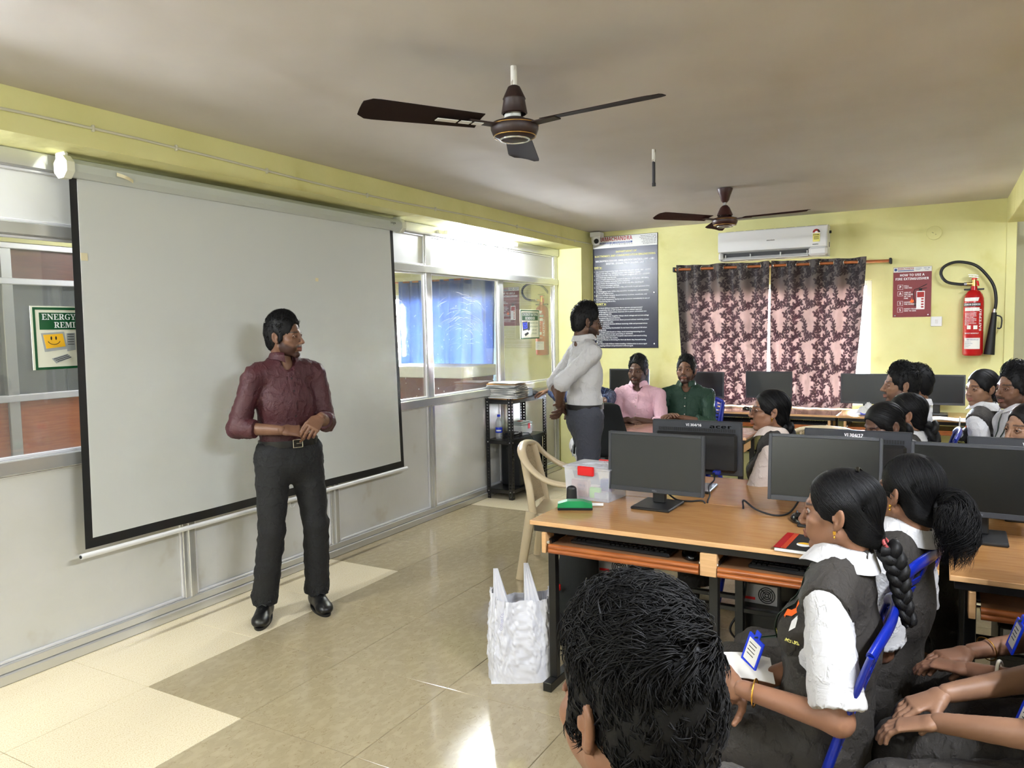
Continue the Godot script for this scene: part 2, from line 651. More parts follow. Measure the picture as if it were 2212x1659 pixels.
# ---------------------------------------------------------------- materials
func weave(m: StandardMaterial3D, s := 26.0, k := 0.5) -> StandardMaterial3D:
	m.normal_enabled = true
	m.normal_texture = tex_weave
	m.normal_scale = k
	tri_uv(m, Vector3(s, s, s), false)
	return m
var tex_weave: NoiseTexture2D
var tex_grain: NoiseTexture2D
func make_materials() -> void:
	tex_weave = noise_tex(0.06, [], 7, 256, FastNoiseLite.TYPE_SIMPLEX_SMOOTH, 3, true, 3.0)
	var m: StandardMaterial3D
	# yellow distemper with damp patches
	m = mat("yellow_plaster", Color.WHITE, 0.75)
	m.albedo_texture = noise_tex(0.006, [[0.0, Color(0.80, 0.78, 0.50)], [0.25, Color(0.85, 0.835, 0.575)], [0.55, Color(0.865, 0.85, 0.60)], [1.0, Color(0.88, 0.87, 0.63)]], 3, 512, FastNoiseLite.TYPE_SIMPLEX_SMOOTH, 5)
	m.heightmap_enabled = true
	m.heightmap_texture = noise_tex(0.05, [], 5, 256)
	m.heightmap_scale = 0.25
	tri_uv(m, Vector3(0.55, 0.55, 0.55))
	mat("pale_plaster", Color(0.86, 0.85, 0.74), 0.8)
	m = mat("ceiling_paint", Color.WHITE, 0.85)
	m.albedo_texture = noise_tex(0.004, [[0.0, Color(0.755, 0.728, 0.695)], [0.5, Color(0.78, 0.756, 0.73)], [1.0, Color(0.80, 0.78, 0.755)]], 11, 512, FastNoiseLite.TYPE_SIMPLEX_SMOOTH, 5)
	m.heightmap_enabled = true
	m.heightmap_texture = noise_tex(0.008, [], 15, 256)
	m.heightmap_scale = 1.2
	tri_uv(m, Vector3(0.4, 0.4, 0.4))
	# polished beige floor tiles with hair cracks, and cream textured ones
	m = mat("beige_tile", Color.WHITE, 0.10)
	m.albedo_texture = noise_tex(0.014, [[0.0, Color(0.625, 0.57, 0.455)], [0.35, Color(0.65, 0.595, 0.475)], [0.478, Color(0.66, 0.605, 0.485)], [0.496, Color(0.575, 0.51, 0.39)], [0.504, Color(0.575, 0.51, 0.39)], [0.522, Color(0.66, 0.605, 0.485)], [0.7, Color(0.67, 0.615, 0.495)], [1.0, Color(0.69, 0.635, 0.515)]], 21, 1024, FastNoiseLite.TYPE_SIMPLEX_SMOOTH, 3, false, 4.0, 40.0)
	tri_uv(m, Vector3(1.3, 1.3, 0.8))
	m.metallic_specular = 0.6
	m = mat("cream_tile", Color.WHITE, 0.22)
	m.albedo_texture = noise_tex(0.045, [[0.0, Color(0.80, 0.71, 0.55)], [0.25, Color(0.84, 0.77, 0.62)], [0.36, Color(0.885, 0.835, 0.71)], [1.0, Color(0.90, 0.855, 0.74)]], 31, 1024, FastNoiseLite.TYPE_SIMPLEX, 2, false, 4.0, 12.0)
	tri_uv(m, Vector3(1.7, 1.7, 3.6))
	mat("grout", Color(0.42, 0.38, 0.3), 0.9)
	# anodised aluminium, laminate boards
	m = mat("aluminium", Color(0.80, 0.80, 0.79), 0.38, 0.55)
	m.roughness_texture = noise_tex(0.02, [[0.0, Color(0.25, 0.25, 0.25)], [1.0, Color(0.6, 0.6, 0.6)]], 2, 256)
	tri_uv(m, Vector3(1, 1, 1))
	m = mat("aluminium_bright", Color(0.9, 0.9, 0.91), 0.3, 0.35)
	m = mat("grey_board", Color.WHITE, 0.5)
	m.albedo_texture = noise_tex(0.007, [[0.0, Color(0.765, 0.75, 0.71)], [0.2, Color(0.81, 0.81, 0.79)], [1.0, Color(0.83, 0.83, 0.82)]], 41, 512, FastNoiseLite.TYPE_SIMPLEX_SMOOTH, 5)
	tri_uv(m, Vector3(0.6, 0.6, 0.6))
	m = mat("glass", Color(0.95, 0.98, 0.97, 0.06), 0.03)
	m.transparency = BaseMaterial3D.TRANSPARENCY_ALPHA
	m = mat("clear_plastic", Color(0.93, 0.94, 0.97, 0.25), 0.12)
	m.transparency = BaseMaterial3D.TRANSPARENCY_ALPHA
	# woods
	for w in [["desk_wood", Color(0.66, 0.47, 0.28), Color(0.73, 0.545, 0.34), 0.16], ["edge_wood", Color(0.80, 0.62, 0.42), Color(0.87, 0.70, 0.50), 0.45], ["rail_wood", Color(0.52, 0.27, 0.12), Color(0.70, 0.41, 0.20), 0.28], ["brown_laminate", Color(0.33, 0.17, 0.11), Color(0.42, 0.235, 0.16), 0.35], ["orange_laminate", Color(0.60, 0.31, 0.14), Color(0.70, 0.40, 0.20), 0.35], ["tray_wood", Color(0.50, 0.36, 0.25), Color(0.58, 0.43, 0.31), 0.3], ["pink_wood", Color(0.62, 0.45, 0.38), Color(0.70, 0.53, 0.45), 0.16]]:
		m = mat(w[0], Color.WHITE, w[3])
		m.albedo_texture = noise_tex(0.01, [[0.0, w[1]], [0.5, w[1].lerp(w[2], 0.5)], [1.0, w[2]]], 50 + hash(w[0]) % 40, 512, FastNoiseLite.TYPE_SIMPLEX, 5)
		tri_uv(m, Vector3(0.7, 9.0, 9.0) if w[0].ends_with("wood") else Vector3(9.0, 9.0, 0.8))
	# plain ones
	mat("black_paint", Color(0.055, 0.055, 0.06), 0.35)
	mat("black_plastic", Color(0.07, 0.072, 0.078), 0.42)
	mat("charcoal_plastic", Color(0.17, 0.18, 0.20), 0.45)
	mat("screen_glass", Color(0.045, 0.05, 0.05), 0.28)
	mat("screen_grey", Color(0.15, 0.16, 0.165), 0.3)
	mat("white_plastic", Color(0.88, 0.88, 0.87), 0.35)
	mat("white_paint", Color(0.86, 0.86, 0.84), 0.5)
	mat("steel", Color(0.75, 0.75, 0.76), 0.22, 0.9)
	mat("dark_steel", Color(0.25, 0.25, 0.26), 0.4, 0.7)
	mat("chrome", Color(0.9, 0.9, 0.9), 0.1, 1.0)
	mat("gold", Color(0.95, 0.73, 0.32), 0.22, 1.0)
	mat("brass", Color(0.75, 0.6, 0.35), 0.3, 1.0)
	mat("brown_enamel", Color(0.15, 0.075, 0.06), 0.5)
	mat("brown_blade", Color(0.14, 0.10, 0.09), 0.75).metallic_specular = 0.2
	mat("maroon_blade", Color(0.20, 0.10, 0.09), 0.75).metallic_specular = 0.2
	mat("maroon_enamel", Color(0.22, 0.09, 0.08), 0.4)
	mat("red_paint", Color(0.66, 0.055, 0.07), 0.25)
	mat("red_plastic", Color(0.80, 0.07, 0.09), 0.35)
	mat("blue_plastic", Color(0.03, 0.12, 0.52), 0.28)
	mat("bright_blue", Color(0.05, 0.20, 0.78), 0.35)
	mat("green_plastic", Color(0.05, 0.52, 0.30), 0.4)
	mat("felt", Color(0.06, 0.07, 0.07), 0.9)
	mat("beige_plastic", Color(0.80, 0.73, 0.60), 0.32)
	mat("rubber", Color(0.03, 0.03, 0.032), 0.55)
	mat("paper", Color(0.90, 0.89, 0.86), 0.8)
	mat("ink_black", Color(0.05, 0.05, 0.06), 0.7)
	mat("ink_white", Color(0.93, 0.93, 0.93), 0.6)
	mat("ink_yellow", Color(0.93, 0.90, 0.50), 0.6)
	mat("ink_red", Color(0.62, 0.10, 0.08), 0.6)
	mat("ink_blue", Color(0.13, 0.25, 0.50), 0.6)
	mat("poster_navy", Color(0.075, 0.08, 0.17), 0.33)
	mat("poster_red", Color(0.44, 0.035, 0.065), 0.45)
	mat("sign_green", Color(0.02, 0.30, 0.15), 0.4)
	mat("sign_cream", Color(0.87, 0.87, 0.80), 0.4)
	mat("orange_ink", Color(0.95, 0.40, 0.08), 0.6)
	mat("tape_cream", Color(0.88, 0.84, 0.70), 0.5)
	mat("manila", Color(0.80, 0.58, 0.32), 0.7)
	mat("pvc_pipe", Color(0.80, 0.79, 0.70), 0.45)
	mat("grey_ink", Color(0.62, 0.64, 0.64), 0.5)
	mat("smile_yellow", Color(0.93, 0.72, 0.16), 0.4)
	mat("border_black", Color(0.03, 0.032, 0.04), 0.6)
	mat("screen_white", Color(0.80, 0.81, 0.80), 0.75)
	mat("case_grey", Color(0.74, 0.76, 0.74), 0.4)
	mat("navy_black", Color(0.035, 0.045, 0.07), 0.4)
	m = mat("bag_film", Color(0.90, 0.90, 0.92), 0.28)
	m.backlight_enabled = true
	m.backlight = Color(0.5, 0.5, 0.52)
	m = mat("cane_plastic", Color(0.70, 0.62, 0.48), 0.4)
	m.normal_enabled = true
	m.normal_texture = noise_tex(0.12, [], 71, 128, FastNoiseLite.TYPE_CELLULAR, 1, true, 8.0)
	m.normal_scale = 1.5
	tri_uv(m, Vector3(9, 9, 9), false)
	m = mat("rod_paint", Color.WHITE, 0.6)
	m.albedo_texture = noise_tex(0.03, [[0.0, Color(0.35, 0.28, 0.2)], [0.35, Color(0.6, 0.55, 0.48)], [0.42, Color(0.86, 0.85, 0.82)], [1.0, Color(0.9, 0.89, 0.87)]], 61, 128)
	tri_uv(m, Vector3(6, 3, 6))
	m = mat("tube_glow", Color(1, 1, 1), 0.4)
	m.emission_enabled = true
	m.emission = Color(0.97, 0.99, 1.0)
	m.emission_energy_multiplier = 9.0

# a four-foot tube with batten; light shines from just in front of the glass
func tube_lamp(a: Vector3, b: Vector3, out: Vector3, e: float, label: String) -> void:
	var o := thing("tube_light", label, "tube light", (a + b) * 0.5)
	var c := (a + b) * 0.5
	var d := (b - a).normalized()
	var g := ms()
	g.tube([a - c, b - c], 0.013, 14)
	part("glowing_tube", g, M.tube_glow, o)
	g = ms()
	g.bar(a - c - d * 0.03 - out * 0.035, b - c + d * 0.09 - out * 0.035, 0.03, 0.035, 0.004, out)
	part("batten", g, M.white_paint, o)
	for s in [a - c, b - c]:
		g = ms()
		g.bar(s - d * 0.012 - out * 0.02, s + d * 0.012 - out * 0.02, 0.034, 0.075, 0.004, out)
		part("lamp_holder", g, M.white_plastic, o)
	for k in 4:
		var l := OmniLight3D.new()
		l.name = "tube_light_source"
		l.light_color = Color(0.93, 0.955, 1.0)
		l.light_energy = 0.62 * e
		l.light_size = 0.025
		l.omni_range = 14.0
		l.omni_attenuation = 2.0
		l.shadow_enabled = true
		l.position = a.lerp(b, (k + 0.5) / 4.0) - c + out * 0.045 + Vector3.DOWN * 0.01
		o.add_child(l, true)

# ---------------------------------------------------------------- room shell
func wall_with_holes(mb: MB, x0: float, x1: float, y1: float, z0: float, z1: float, holes: Array) -> void:
	var xs := [x0, x1]
	for hh in holes:
		xs.append(hh[0])
		xs.append(hh[1])
	xs.sort()
	for k in xs.size() - 1:
		var mid: float = (xs[k] + xs[k + 1]) / 2
		var cut := []
		for hh in holes:
			if mid > hh[0] and mid < hh[1]:
				cut = hh
		if cut.size():
			mb.slab(V(xs[k], -0.1, z0), V(xs[k + 1], cut[2], z1))
			mb.slab(V(xs[k], cut[3], z0), V(xs[k + 1], y1, z1))
		else:
			mb.slab(V(xs[k], -0.1, z0), V(xs[k + 1], y1, z1))

func build_room() -> void:
	var g := ms()
	var fl := structroot("floor", "floor of large square tiles, cream along the partition and glossy beige elsewhere", "floor")
	g.slab(V(-4.2, -0.16, -1.8), V(8.2, -0.0115, 10.2))
	part("floor_slab", g, M.grout, fl)
	g = ms()
	g.box(V(0, -0.006, 0), V(0.5975, 0.012, 0.5975), 0.0012)
	var tile := g.mesh()
	g = ms()
	g.slab(V(0.02, -0.012, -0.5), V(0.5987, 0, 0.5))
	for r in 14:
		var z := -0.25 + 0.6 * r + 0.3
		for q in 12:
			var x := 0.6 * q + 0.3
			var cream: bool = (q == 0 and (z > 3.95 or z < 2.15)) or (q == 1 and z > 5.75) or (z < 2.15 and q < 9)
			piece("tile", tile, M.cream_tile if cream else M.beige_tile, fl, Transform3D(Basis(), V(x, 0, z)))
	g = ms()
	g.slab(V(-4.0, -0.012, -0.2), V(-0.003, -0.001, 10))
	g.slab(V(0, -0.012, 8.152), V(8, -0.001, 10))
	g.slab(V(7.2, -0.012, -1.6), V(8, -0.001, 8.148))
	g.slab(V(4.1, -0.012, -1.6), V(7.2, -0.001, -0.252))
	part("plain_tiling", g, M.beige_tile, fl)
	g = ms()
	g.surf(60, 50, func(u: float, v: float): return V(-4.2 + 12.4 * u, 2.6 + 0.006 * sin(u * 17.0) * cos(v * 13.0 + u * 5.0), -1.8 + 12.0 * (v)), 0.15)
	struct("ceiling", g, M.ceiling_paint, "flat painted plaster ceiling, slightly wavy and greyish white", "ceiling")
	# back wall with the window behind the curtains and the next room's window
	g = ms()
	wall_with_holes(g, -4.1, 4.15, 2.7, -0.2, 0.0, [[-2.75, -1.0, 0.95, 2.02], [1.41, 3.09, 0.78, 1.955]])
	struct("wall_back", g, M.yellow_plaster, "yellow back wall with the curtained window, air conditioner and posters", "wall")
	g = ms()
	g.slab(V(4.127, 0, -1.75), V(4.20, 2.6, 0.02), 0.004)
	g.slab(V(4.127, 2.388, 0.0201), V(4.36, 2.62, 10.0), 0.004)
	struct("trim_1", g, M.yellow_plaster, "yellow ceiling beam and wall corner at the right edge of the room", "beam")
	g = ms()
	g.slab(V(4.15, -0.1, -1.75), V(8.1, 2.7, -1.6))
	g.slab(V(8.0, -0.1, -1.7), V(8.15, 2.7, 10.1))
	struct("wall_right", g, M.pale_plaster, "pale wall of the bay beyond the right beam", "wall")
	g = ms()
	g.slab(V(-4.1, -0.1, 10.0), V(8.1, 2.7, 10.15))
	struct("wall_front", g, M.pale_plaster, "pale wall behind the camera", "wall")
	# beam and corner column on the partition side
	g = ms()
	g.slab(V(-0.12, 2.4146, 0.0), V(0.281, 2.62, 10.0))
	g.slab(V(-0.12, 0, 0.0), V(0.281, 2.4146, 0.278))
	struct("trim_2", g, M.yellow_plaster, "yellow beam and corner column framing the glazed partition", "beam")
	# window behind the curtains
	window(1, 1.41, 3.09, 0.78, 1.955)
	window(2, -2.75, -1.0, 0.95, 2.02)

func window(k: int, x0: float, x1: float, y0: float, y1: float) -> void:
	var o := structroot("window_%d" % k, "white framed window behind the leaf-patterned curtains" if k == 1 else "bright window behind the blue curtain of the next room", "window")
	var g := ms()
	var w := 0.05
	var z := -0.09
	for e in [[x0, x0 + w, y0, y1], [x1 - w, x1, y0, y1], [x0 + w, x1 - w, y0, y0 + w], [x0 + w, x1 - w, y1 - w, y1]]:
		g.slab(V(e[0], e[2], z - 0.04), V(e[1], e[3], z + 0.05), 0.005)
	part("window_frame", g, M.white_paint, o)
	for j in range(1, 3):
		g = ms()
		var x := x0 + (x1 - x0) * j / 3
		g.slab(V(x - 0.025, y0 + w, z - 0.03), V(x + 0.025, y1 - w, z + 0.04), 0.004)
		part("mullion", g, M.white_paint, o)
	g = ms()
	for y in [y0 + 0.4, y0 + 0.8]:
		g.slab(V(x0 + w, y - 0.01, z - 0.05), V(x1 - w, y + 0.01, z - 0.03))
	part("grille_bars", g, M.white_paint, o)
	for j in 3:
		g = ms()
		var xa := x0 + (x1 - x0) * j / 3 + 0.026
		g.slab(V(xa, y0 + w, z), V(xa + (x1 - x0) / 3 - 0.052, y1 - w, z + 0.004))
		part("pane", g, M.glass, o)

# ---------------------------------------------------------------- aluminium partition along the left
func build_partition() -> void:
	var o := structroot("wall_left", "aluminium partition with grey boards below, clear glass in the middle and grey boards above", "partition")
	var posts := [0.325, 1.515, 2.69, 3.87, 5.05, 6.23, 7.41, 8.59, 9.77]
	var g := ms()
	for z in posts:
		g = ms()
		g.slab(V(-0.05, 0.0, z - 0.04), V(0.0, 2.41, z + 0.04), 0.004)
		g.slab(V(-0.004, 0.09, z - 0.012), V(0.012, 0.95, z + 0.012), 0.004)
		part("post", g, M.aluminium, o)
	for r in [[0.0, 0.05, 0.018], [0.05, 0.092, 0.008], [0.945, 1.012, 0.03], [2.028, 2.088, 0.012], [2.335, 2.413, 0.02]]:
		g = ms()
		g.slab(V(-0.048, r[0], 0.285), V(r[2], r[1], 9.95), 0.005)
		part("rail", g, M.aluminium, o)
	for k in posts.size() - 1:
		var a: float = posts[k] + 0.04
		var b: float = posts[k + 1] - 0.04
		for r in [[0.09, 0.95], [2.085, 2.34]]:
			g = ms()
			g.slab(V(-0.035, r[0], a), V(-0.022, r[1], b))
			part("panel", g, M.grey_board, o)
		# beads round the boards and the glass
		g = ms()
		for r in [[0.092, 0.945], [1.012, 2.028], [2.088, 2.335]]:
			g.slab(V(-0.022, r[0], a), V(-0.006, r[1], a + 0.014), 0.003)
			g.slab(V(-0.022, r[0], b - 0.014), V(-0.006, r[1], b), 0.003)
			g.slab(V(-0.022, r[0], a + 0.014), V(-0.006, r[0] + 0.014, b - 0.014), 0.003)
			g.slab(V(-0.022, r[1] - 0.014, a + 0.014), V(-0.006, r[1], b - 0.014), 0.003)
		part("bead", g, M.aluminium_bright, o)
		g = ms()
		g.slab(V(-0.03, 1.01, a), V(-0.026, 2.03, b))
		part("pane", g, M.glass, o)
	# dried streaks left by wiping, on two of the panes
	var im := Image.create(512, 512, false, Image.FORMAT_RGBA8)
	im.fill(Color(1, 1, 1, 0))
	var rng := RandomNumberGenerator.new()
	rng.seed = 4
	for k in 170:
		var cx := rng.randf_range(170, 330)
		var cy := rng.randf_range(230, 420)
		var r0 := rng.randf_range(60, 235)
		var a0 := rng.randf_range(-0.9, 0.3) - PI / 2
		var al := rng.randf_range(0.05, 0.28)
		var ln := rng.randf_range(0.3, 1.5)
		for q in 260:
			var a := a0 + ln * q / 260.0
			var px := int(cx + cos(a) * r0 * 1.15)
			var py := int(cy + sin(a) * r0)
			if px >= 0 and py >= 0 and px < 512 and py < 512:
				var al2 := al * sin(PI * q / 260.0)
				var old := im.get_pixel(px, py).a
				im.set_pixel(px, py, Color(1, 1, 1, minf(0.75, old + al2)))
	for k in 60:
		var px := rng.randi_range(0, 505)
		var py := rng.randi_range(60, 505)
		im.fill_rect(Rect2i(px, py, rng.randi_range(1, 4), rng.randi_range(2, 7)), Color(1, 1, 1, 0.55))
	var m := mat("dried_streaks", Color.WHITE, 0.8)
	m.albedo_texture = ImageTexture.create_from_image(im)
	m.transparency = BaseMaterial3D.TRANSPARENCY_ALPHA
	for e in [[1.56, 2.645], [2.735, 3.83]]:
		g = ms()
		g.quad(V(-0.0255, 1.02, e[1]), V(-0.0255, 2.02, e[1]), V(-0.0255, 2.02, e[0]), V(-0.0255, 1.02, e[0]))
		part("wiping_streaks", g, m, o)

# ---------------------------------------------------------------- the room seen through the glass
func build_next_room() -> void:
	var g := ms()
	g.slab(V(-4.2, -0.1, -0.2), V(-4.0, 2.7, 10.1))
	g.slab(V(-4.0, -0.1, 3.1), V(-1.7, 2.7, 3.2))
	struct("wall_next_room", g, M.yellow_plaster, "yellow walls of the room beyond the glass partition", "wall")
	# a second partition of laminate boards
	var o := structroot("wall_inner", "inner partition with brown and orange laminate boards seen through the left glass", "partition")
	g = ms()
	g.slab(V(-1.72, 2.18, 3.2), V(-1.58, 2.62, 10))
	part("lintel", g, M.yellow_plaster, o)
	for z in [3.3, 4.2, 5.1, 6.0, 6.9, 7.8, 8.7]:
		g = ms()
		g.slab(V(-1.65, 0, z - 0.035), V(-1.6, 2.18, z + 0.035), 0.004)
		part("post", g, M.aluminium, o)
	for y in [[2.14, 2.18], [1.91, 1.95], [1.145, 1.19], [0.0, 0.08]]:
		g = ms()
		g.slab(V(-1.648, y[0], 3.3), V(-1.59, y[1], 9.9), 0.004)
		part("rail", g, M.aluminium_bright, o)
	for k in 6:
		var a := 3.3 + 0.9 * k + 0.035
		var b := a + 0.83
		g = ms()
		g.slab(V(-1.635, 1.95, a), V(-1.62, 2.14, b))
		part("panel", g, M.brown_laminate, o)
		g = ms()
		g.slab(V(-1.635, 0.08, a), V(-1.62, 1.145, b))
		part("panel", g, M.orange_laminate, o)
		g = ms()
		g.slab(V(-1.632, 1.19, a), V(-1.628, 1.91, b))
		part("pane", g, M.glass, o)
	# dark cupboard behind that glass
	o = thing("cupboard", "dark steel cupboard in the unlit room behind the inner partition", "cupboard", V(-2.05, 0, 5.55), 0.0, "dark cupboards behind the inner partition")
	g = ms()
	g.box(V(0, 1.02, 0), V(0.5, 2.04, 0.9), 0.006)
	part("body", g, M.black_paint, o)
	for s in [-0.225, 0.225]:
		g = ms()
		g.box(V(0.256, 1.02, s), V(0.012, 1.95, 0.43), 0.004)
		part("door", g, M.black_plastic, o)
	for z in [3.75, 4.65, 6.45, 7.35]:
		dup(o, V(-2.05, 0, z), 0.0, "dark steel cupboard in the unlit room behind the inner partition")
	# counter with a white ledge
	o = thing("counter", "reddish brown counter with a white ledge seen through the middle glass", "counter", V(-0.95, 0, 1.2))
	g = ms()
	g.slab(V(-0.6, 0, -0.3), V(0.48, 1.08, 0.3), 0.004)
	part("body", g, mat("red_laminate", Color(0.33, 0.09, 0.06), 0.3), o)
	g = ms()
	g.slab(V(-0.62, 1.08, -0.32), V(0.5, 1.195, 0.32), 0.006)
	part("ledge", g, M.sign_cream, o)
	# blue curtain
	o = thing("blue_curtain", "blue pleated curtain half drawn over the next room's bright window", "curtain", V(-1.6, 0.9, 0.09))
	g = ms()
	g.surf(120, 8, func(u: float, v: float): return V(-0.72 + 1.42 * u + 0.05 * (1.0 - v) * sin(u * 30.0), 1.28 * v, 0.03 * sin(u * 58.0) + 0.012 * sin(u * 23.0 + v * 2.0)), 0.002)
	m_blue = mat("blue_cloth", Color(0.25, 0.33, 0.50), 0.8)
	m_blue.backlight_enabled = true
	m_blue.backlight = Color(0.38, 0.44, 0.55)
	part("cloth", g, m_blue, o)
	g = ms()
	g.tube([V(-0.95, 1.27, 0.0), V(0.78, 1.27, 0.0)], 0.012, 10)
	part("rod", g, M.rail_wood, o)
	# the same notices hang on its back wall
	poster_fire("fire_poster", V(-0.79, 1.825, 0.004), "red fire extinguisher poster hanging in the next room, seen through glass")
	extinguisher(V(-0.29, 1.26, 0.0), "red fire extinguisher with black hose in the next room, seen through glass")
var m_blue: StandardMaterial3D
# ---------------------------------------------------------------- notices
func sheet(o: Node3D, called: String, w: float, h: float, m: Material, z := 0.0, x := 0.0, y := 0.0, d := 0.003) -> MeshInstance3D:
	var g := ms()
	g.box(V(x, y, z), V(w, h, d), 0.0004)
	return part(called, g, m, o)

func build_wall_things() -> void:
	# laboratory rules board
	var o := thing("rules_board", "tall navy notice board of laboratory do's and don'ts with white header beside the corner", "notice board", V(0.67, 1.94, 0.006))
	sheet(o, "board", 0.738, 1.212, M.poster_navy, 0.0, 0, 0, 0.01)
	sheet(o, "header", 0.730, 0.122, M.white_paint, 0.0055, 0, 0.541, 0.001)
	var g := ms()
	var z := 0.0066
	text(g, "RAMACHANDRA", V(-0.29, 0.553, z), 0.043, "bold", -1, 0.38, true)
	part("header_lettering", g, M.ink_red, o)
	sheet(o, "header_band", 0.38, 0.018, M.ink_blue, 0.006, -0.10, 0.533, 0.001)
	g = ms()
	text(g, "COLLEGE OF ENGINEERING", V(-0.285, 0.5275, z + 0.0004), 0.011, "serifbold", -1, 0.36, true)
	part("band_lettering", g, M.ink_white, o)
	g = ms()
	text(g, "A U T O N O M O U S", V(-0.17, 0.507, z), 0.013, "serif", -1, 0.26, true)
	var sm := ["Approved by AICTE, New Delhi", "Permanently Affiliated to JNTUK", "Recognised under 2(f) & 12(B)", "Accredited by NAAC, NBA", "B.Tech., CSE, ECE, EEE, CIVIL", "NH-16 Bypass Road, Eluru"]
	for k in sm.size():
		text(g, sm[k], V(0.355, 0.582 - 0.0165 * k, z), 0.0085, "bold", 1)
	part("small_print", g, M.ink_black, o)
	z = 0.0054
	g = ms()
	text(g, "DEPARTMENT OF", V(0.02, 0.425, z), 0.019, "bold", 0, 0.235, true)
	text(g, "ELECTRONICS AND COMMUNICATION ENGINEERING", V(0, 0.384, z), 0.0195, "bold", 0, 0.69, true)
	text(g, "DO's:", V(-0.352, 0.262, z), 0.021, "bold", -1, 0.088, true)
	text(g, "DONT's:", V(-0.352, -0.135, z), 0.021, "bold", -1, 0.135, true)
	g.slab(V(-0.352, 0.255, z), V(-0.264, 0.2565, z + 0.0004))
	g.slab(V(-0.352, -0.142, z), V(-0.217, -0.1405, z + 0.0004))
	part("yellow_lettering", g, M.ink_yellow, o)
	g = ms()
	text(g, "MICROPROCESSORS AND MICROCONTROLLERS LAB/", V(0, 0.332, z), 0.0185, "bold", 0, 0.67, true)
	text(g, "DIGITAL SIGNAL PROCESSING LAB", V(0, 0.301, z), 0.0185, "bold", 0, 0.43, true)
	var dos := ["Use Correct Programming Tools: Familiarize with Keil, MASM, ARM, LabVIEW", "boards, DSP kits (e.g., TMS320C series), Code Composer Studio.", "Write and Verify Code Carefully: Debug your program with clear comments", "and check logic step-by-step.", "Ensure Proper Connections: Connect I/O devices, LED displays, ADC/DACs,", "or memory modules correctly before execution.", "Follow Power-On Procedures: Power the kit only after checking all", "connections and jumper settings.", "Save Work Frequently: Save source files and results to your personal drive", "or cloud.", "Use Debugging Tools: Utilize step execution, breakpoints, and simulation", "to identify logical errors.", "Observe and Note Outputs: Record memory locations, waveforms, and", "execution results carefully.", "Report Faulty Equipment: Notify the lab technician immediately in case of", "non-functioning kits or PCs."]
	var donts := ["Don't Work Without Supervision: Never operate microprocessor/", "microcontroller kits or DSP hardware alone or without approval.", "Avoid Wrong Pin Connections: Incorrect I/O or power connections can", "instantly damage kits.", "Don't Overload Power Supplies: Always check voltage and current ratings", "before powering external devices.", "Don't Ignore Compilation Errors: Never proceed without resolving syntax", "or logical errors in code.", "Don't Use External Devices Without Scanning: USBs and personal drives", "must be virus-free.", "Don't Leave Circuitry Unattended: Do not leave kits powered ON when", "walking away.", "Don't Tamper with Boards or Chips: Avoid inserting/removing ICs or", "peripherals without proper grounding or shutdown.", "Don't Delay Documentation: Complete observation and record writing", "immediately after the session.", "Don't Use Phones or Browsing for Non-Lab Work: Stay focused during", "lab time.", "Don't Share Code Without Understanding: Collaboration is encouraged", "but copying without comprehension is discouraged."]
	for part_ in [[dos, 0.222], [donts, -0.176]]:
		for k in part_[0].size():
			var y: float = part_[1] - 0.0217 * k
			if k % 2 == 0:
				text(g, "%d." % (k / 2 + 1), V(-0.356, y, z), 0.0118, "bold", -1, 0.018, false, 8.0)
			text(g, part_[0][k], V(-0.332, y, z), 0.0122, "bold", -1, 0.685, false, 8.0)
	part("white_lettering", g, M.ink_white, o)
	for p in [[-0.345, 0.585], [0.345, 0.565], [-0.33, -0.035], [0.33, -0.02], [-0.33, -0.555], [0.33, -0.565]]:
		g = ms()
		g.T = Transform3D(Basis(Vector3.RIGHT, PI / 2), V(p[0], p[1], 0.005))
		g.lathe([Vector2(0.011, 0), Vector2(0.010, 0.004), Vector2(0.004, 0.006), Vector2(0, 0.006)], 12)
		part("screw_cap", g, M.steel, o)
	poster_fire("fire_poster", V(3.419, 1.83, 0.004), "red how-to-use-a-fire-extinguisher poster right of the curtained window")
	extinguisher(V(3.895, 1.258, 0.0), "red fire extinguisher with black hose and horn on the yellow back wall")
	energy_sign("energy_sign", V(0.001, 1.56, 5.622), "green energy saving reminder sign half hidden behind the projection screen", true)
	energy_sign("energy_sign", V(0.001, 1.607, 0.945), "green energy saving reminder sign on the glass beside the black rack", false)
	# light switch and round cover plate
	o = thing("wall_switch", "small white light switch below the red poster", "switch", V(3.617, 1.56, 0.0))
	g = ms()
	g.box(V(0, 0, 0.006), V(0.088, 0.088, 0.012), 0.004)
	part("plate", g, M.white_plastic, o)
	g = ms()
	g.T = Transform3D(Basis(Vector3.RIGHT, 0.12), V(0, 0, 0.013))
	g.box(Vector3.ZERO, V(0.022, 0.036, 0.007), 0.002)
	part("rocker", g, M.white_paint, o)
	o = thing("cover_plate", "round plate painted yellow high on the back wall", "cover plate", V(3.585, 2.345, 0.0))
	g = ms()
	g.T = Transform3D(Basis(Vector3.RIGHT, PI / 2), Vector3.ZERO)
	g.lathe([Vector2(0.061, 0), Vector2(0.061, 0.008), Vector2(0.058, 0.011), Vector2(0, 0.012)], 32)
	part("plate", g, M.yellow_plaster, o)
	for p in [[-0.016, 0.004], [-0.008, 0.0], [0.012, -0.014]]:
		g = ms()
		g.T = Transform3D(Basis(Vector3.RIGHT, PI / 2), V(p[0], p[1], 0.0118))
		g.lathe([Vector2(0.003, 0), Vector2(0.002, 0.001), Vector2(0, 0.001)], 8)
		part("screw", g, M.dark_steel, o)
	# camera in the corner
	o = thing("security_camera", "white security camera in the corner over the notice board", "camera", V(0.385, 2.60, 0.12))
	g = ms()
	g.box(V(0, -0.04, -0.03), V(0.12, 0.055, 0.12), 0.008)
	part("mount", g, M.white_plastic, o)
	g = ms()
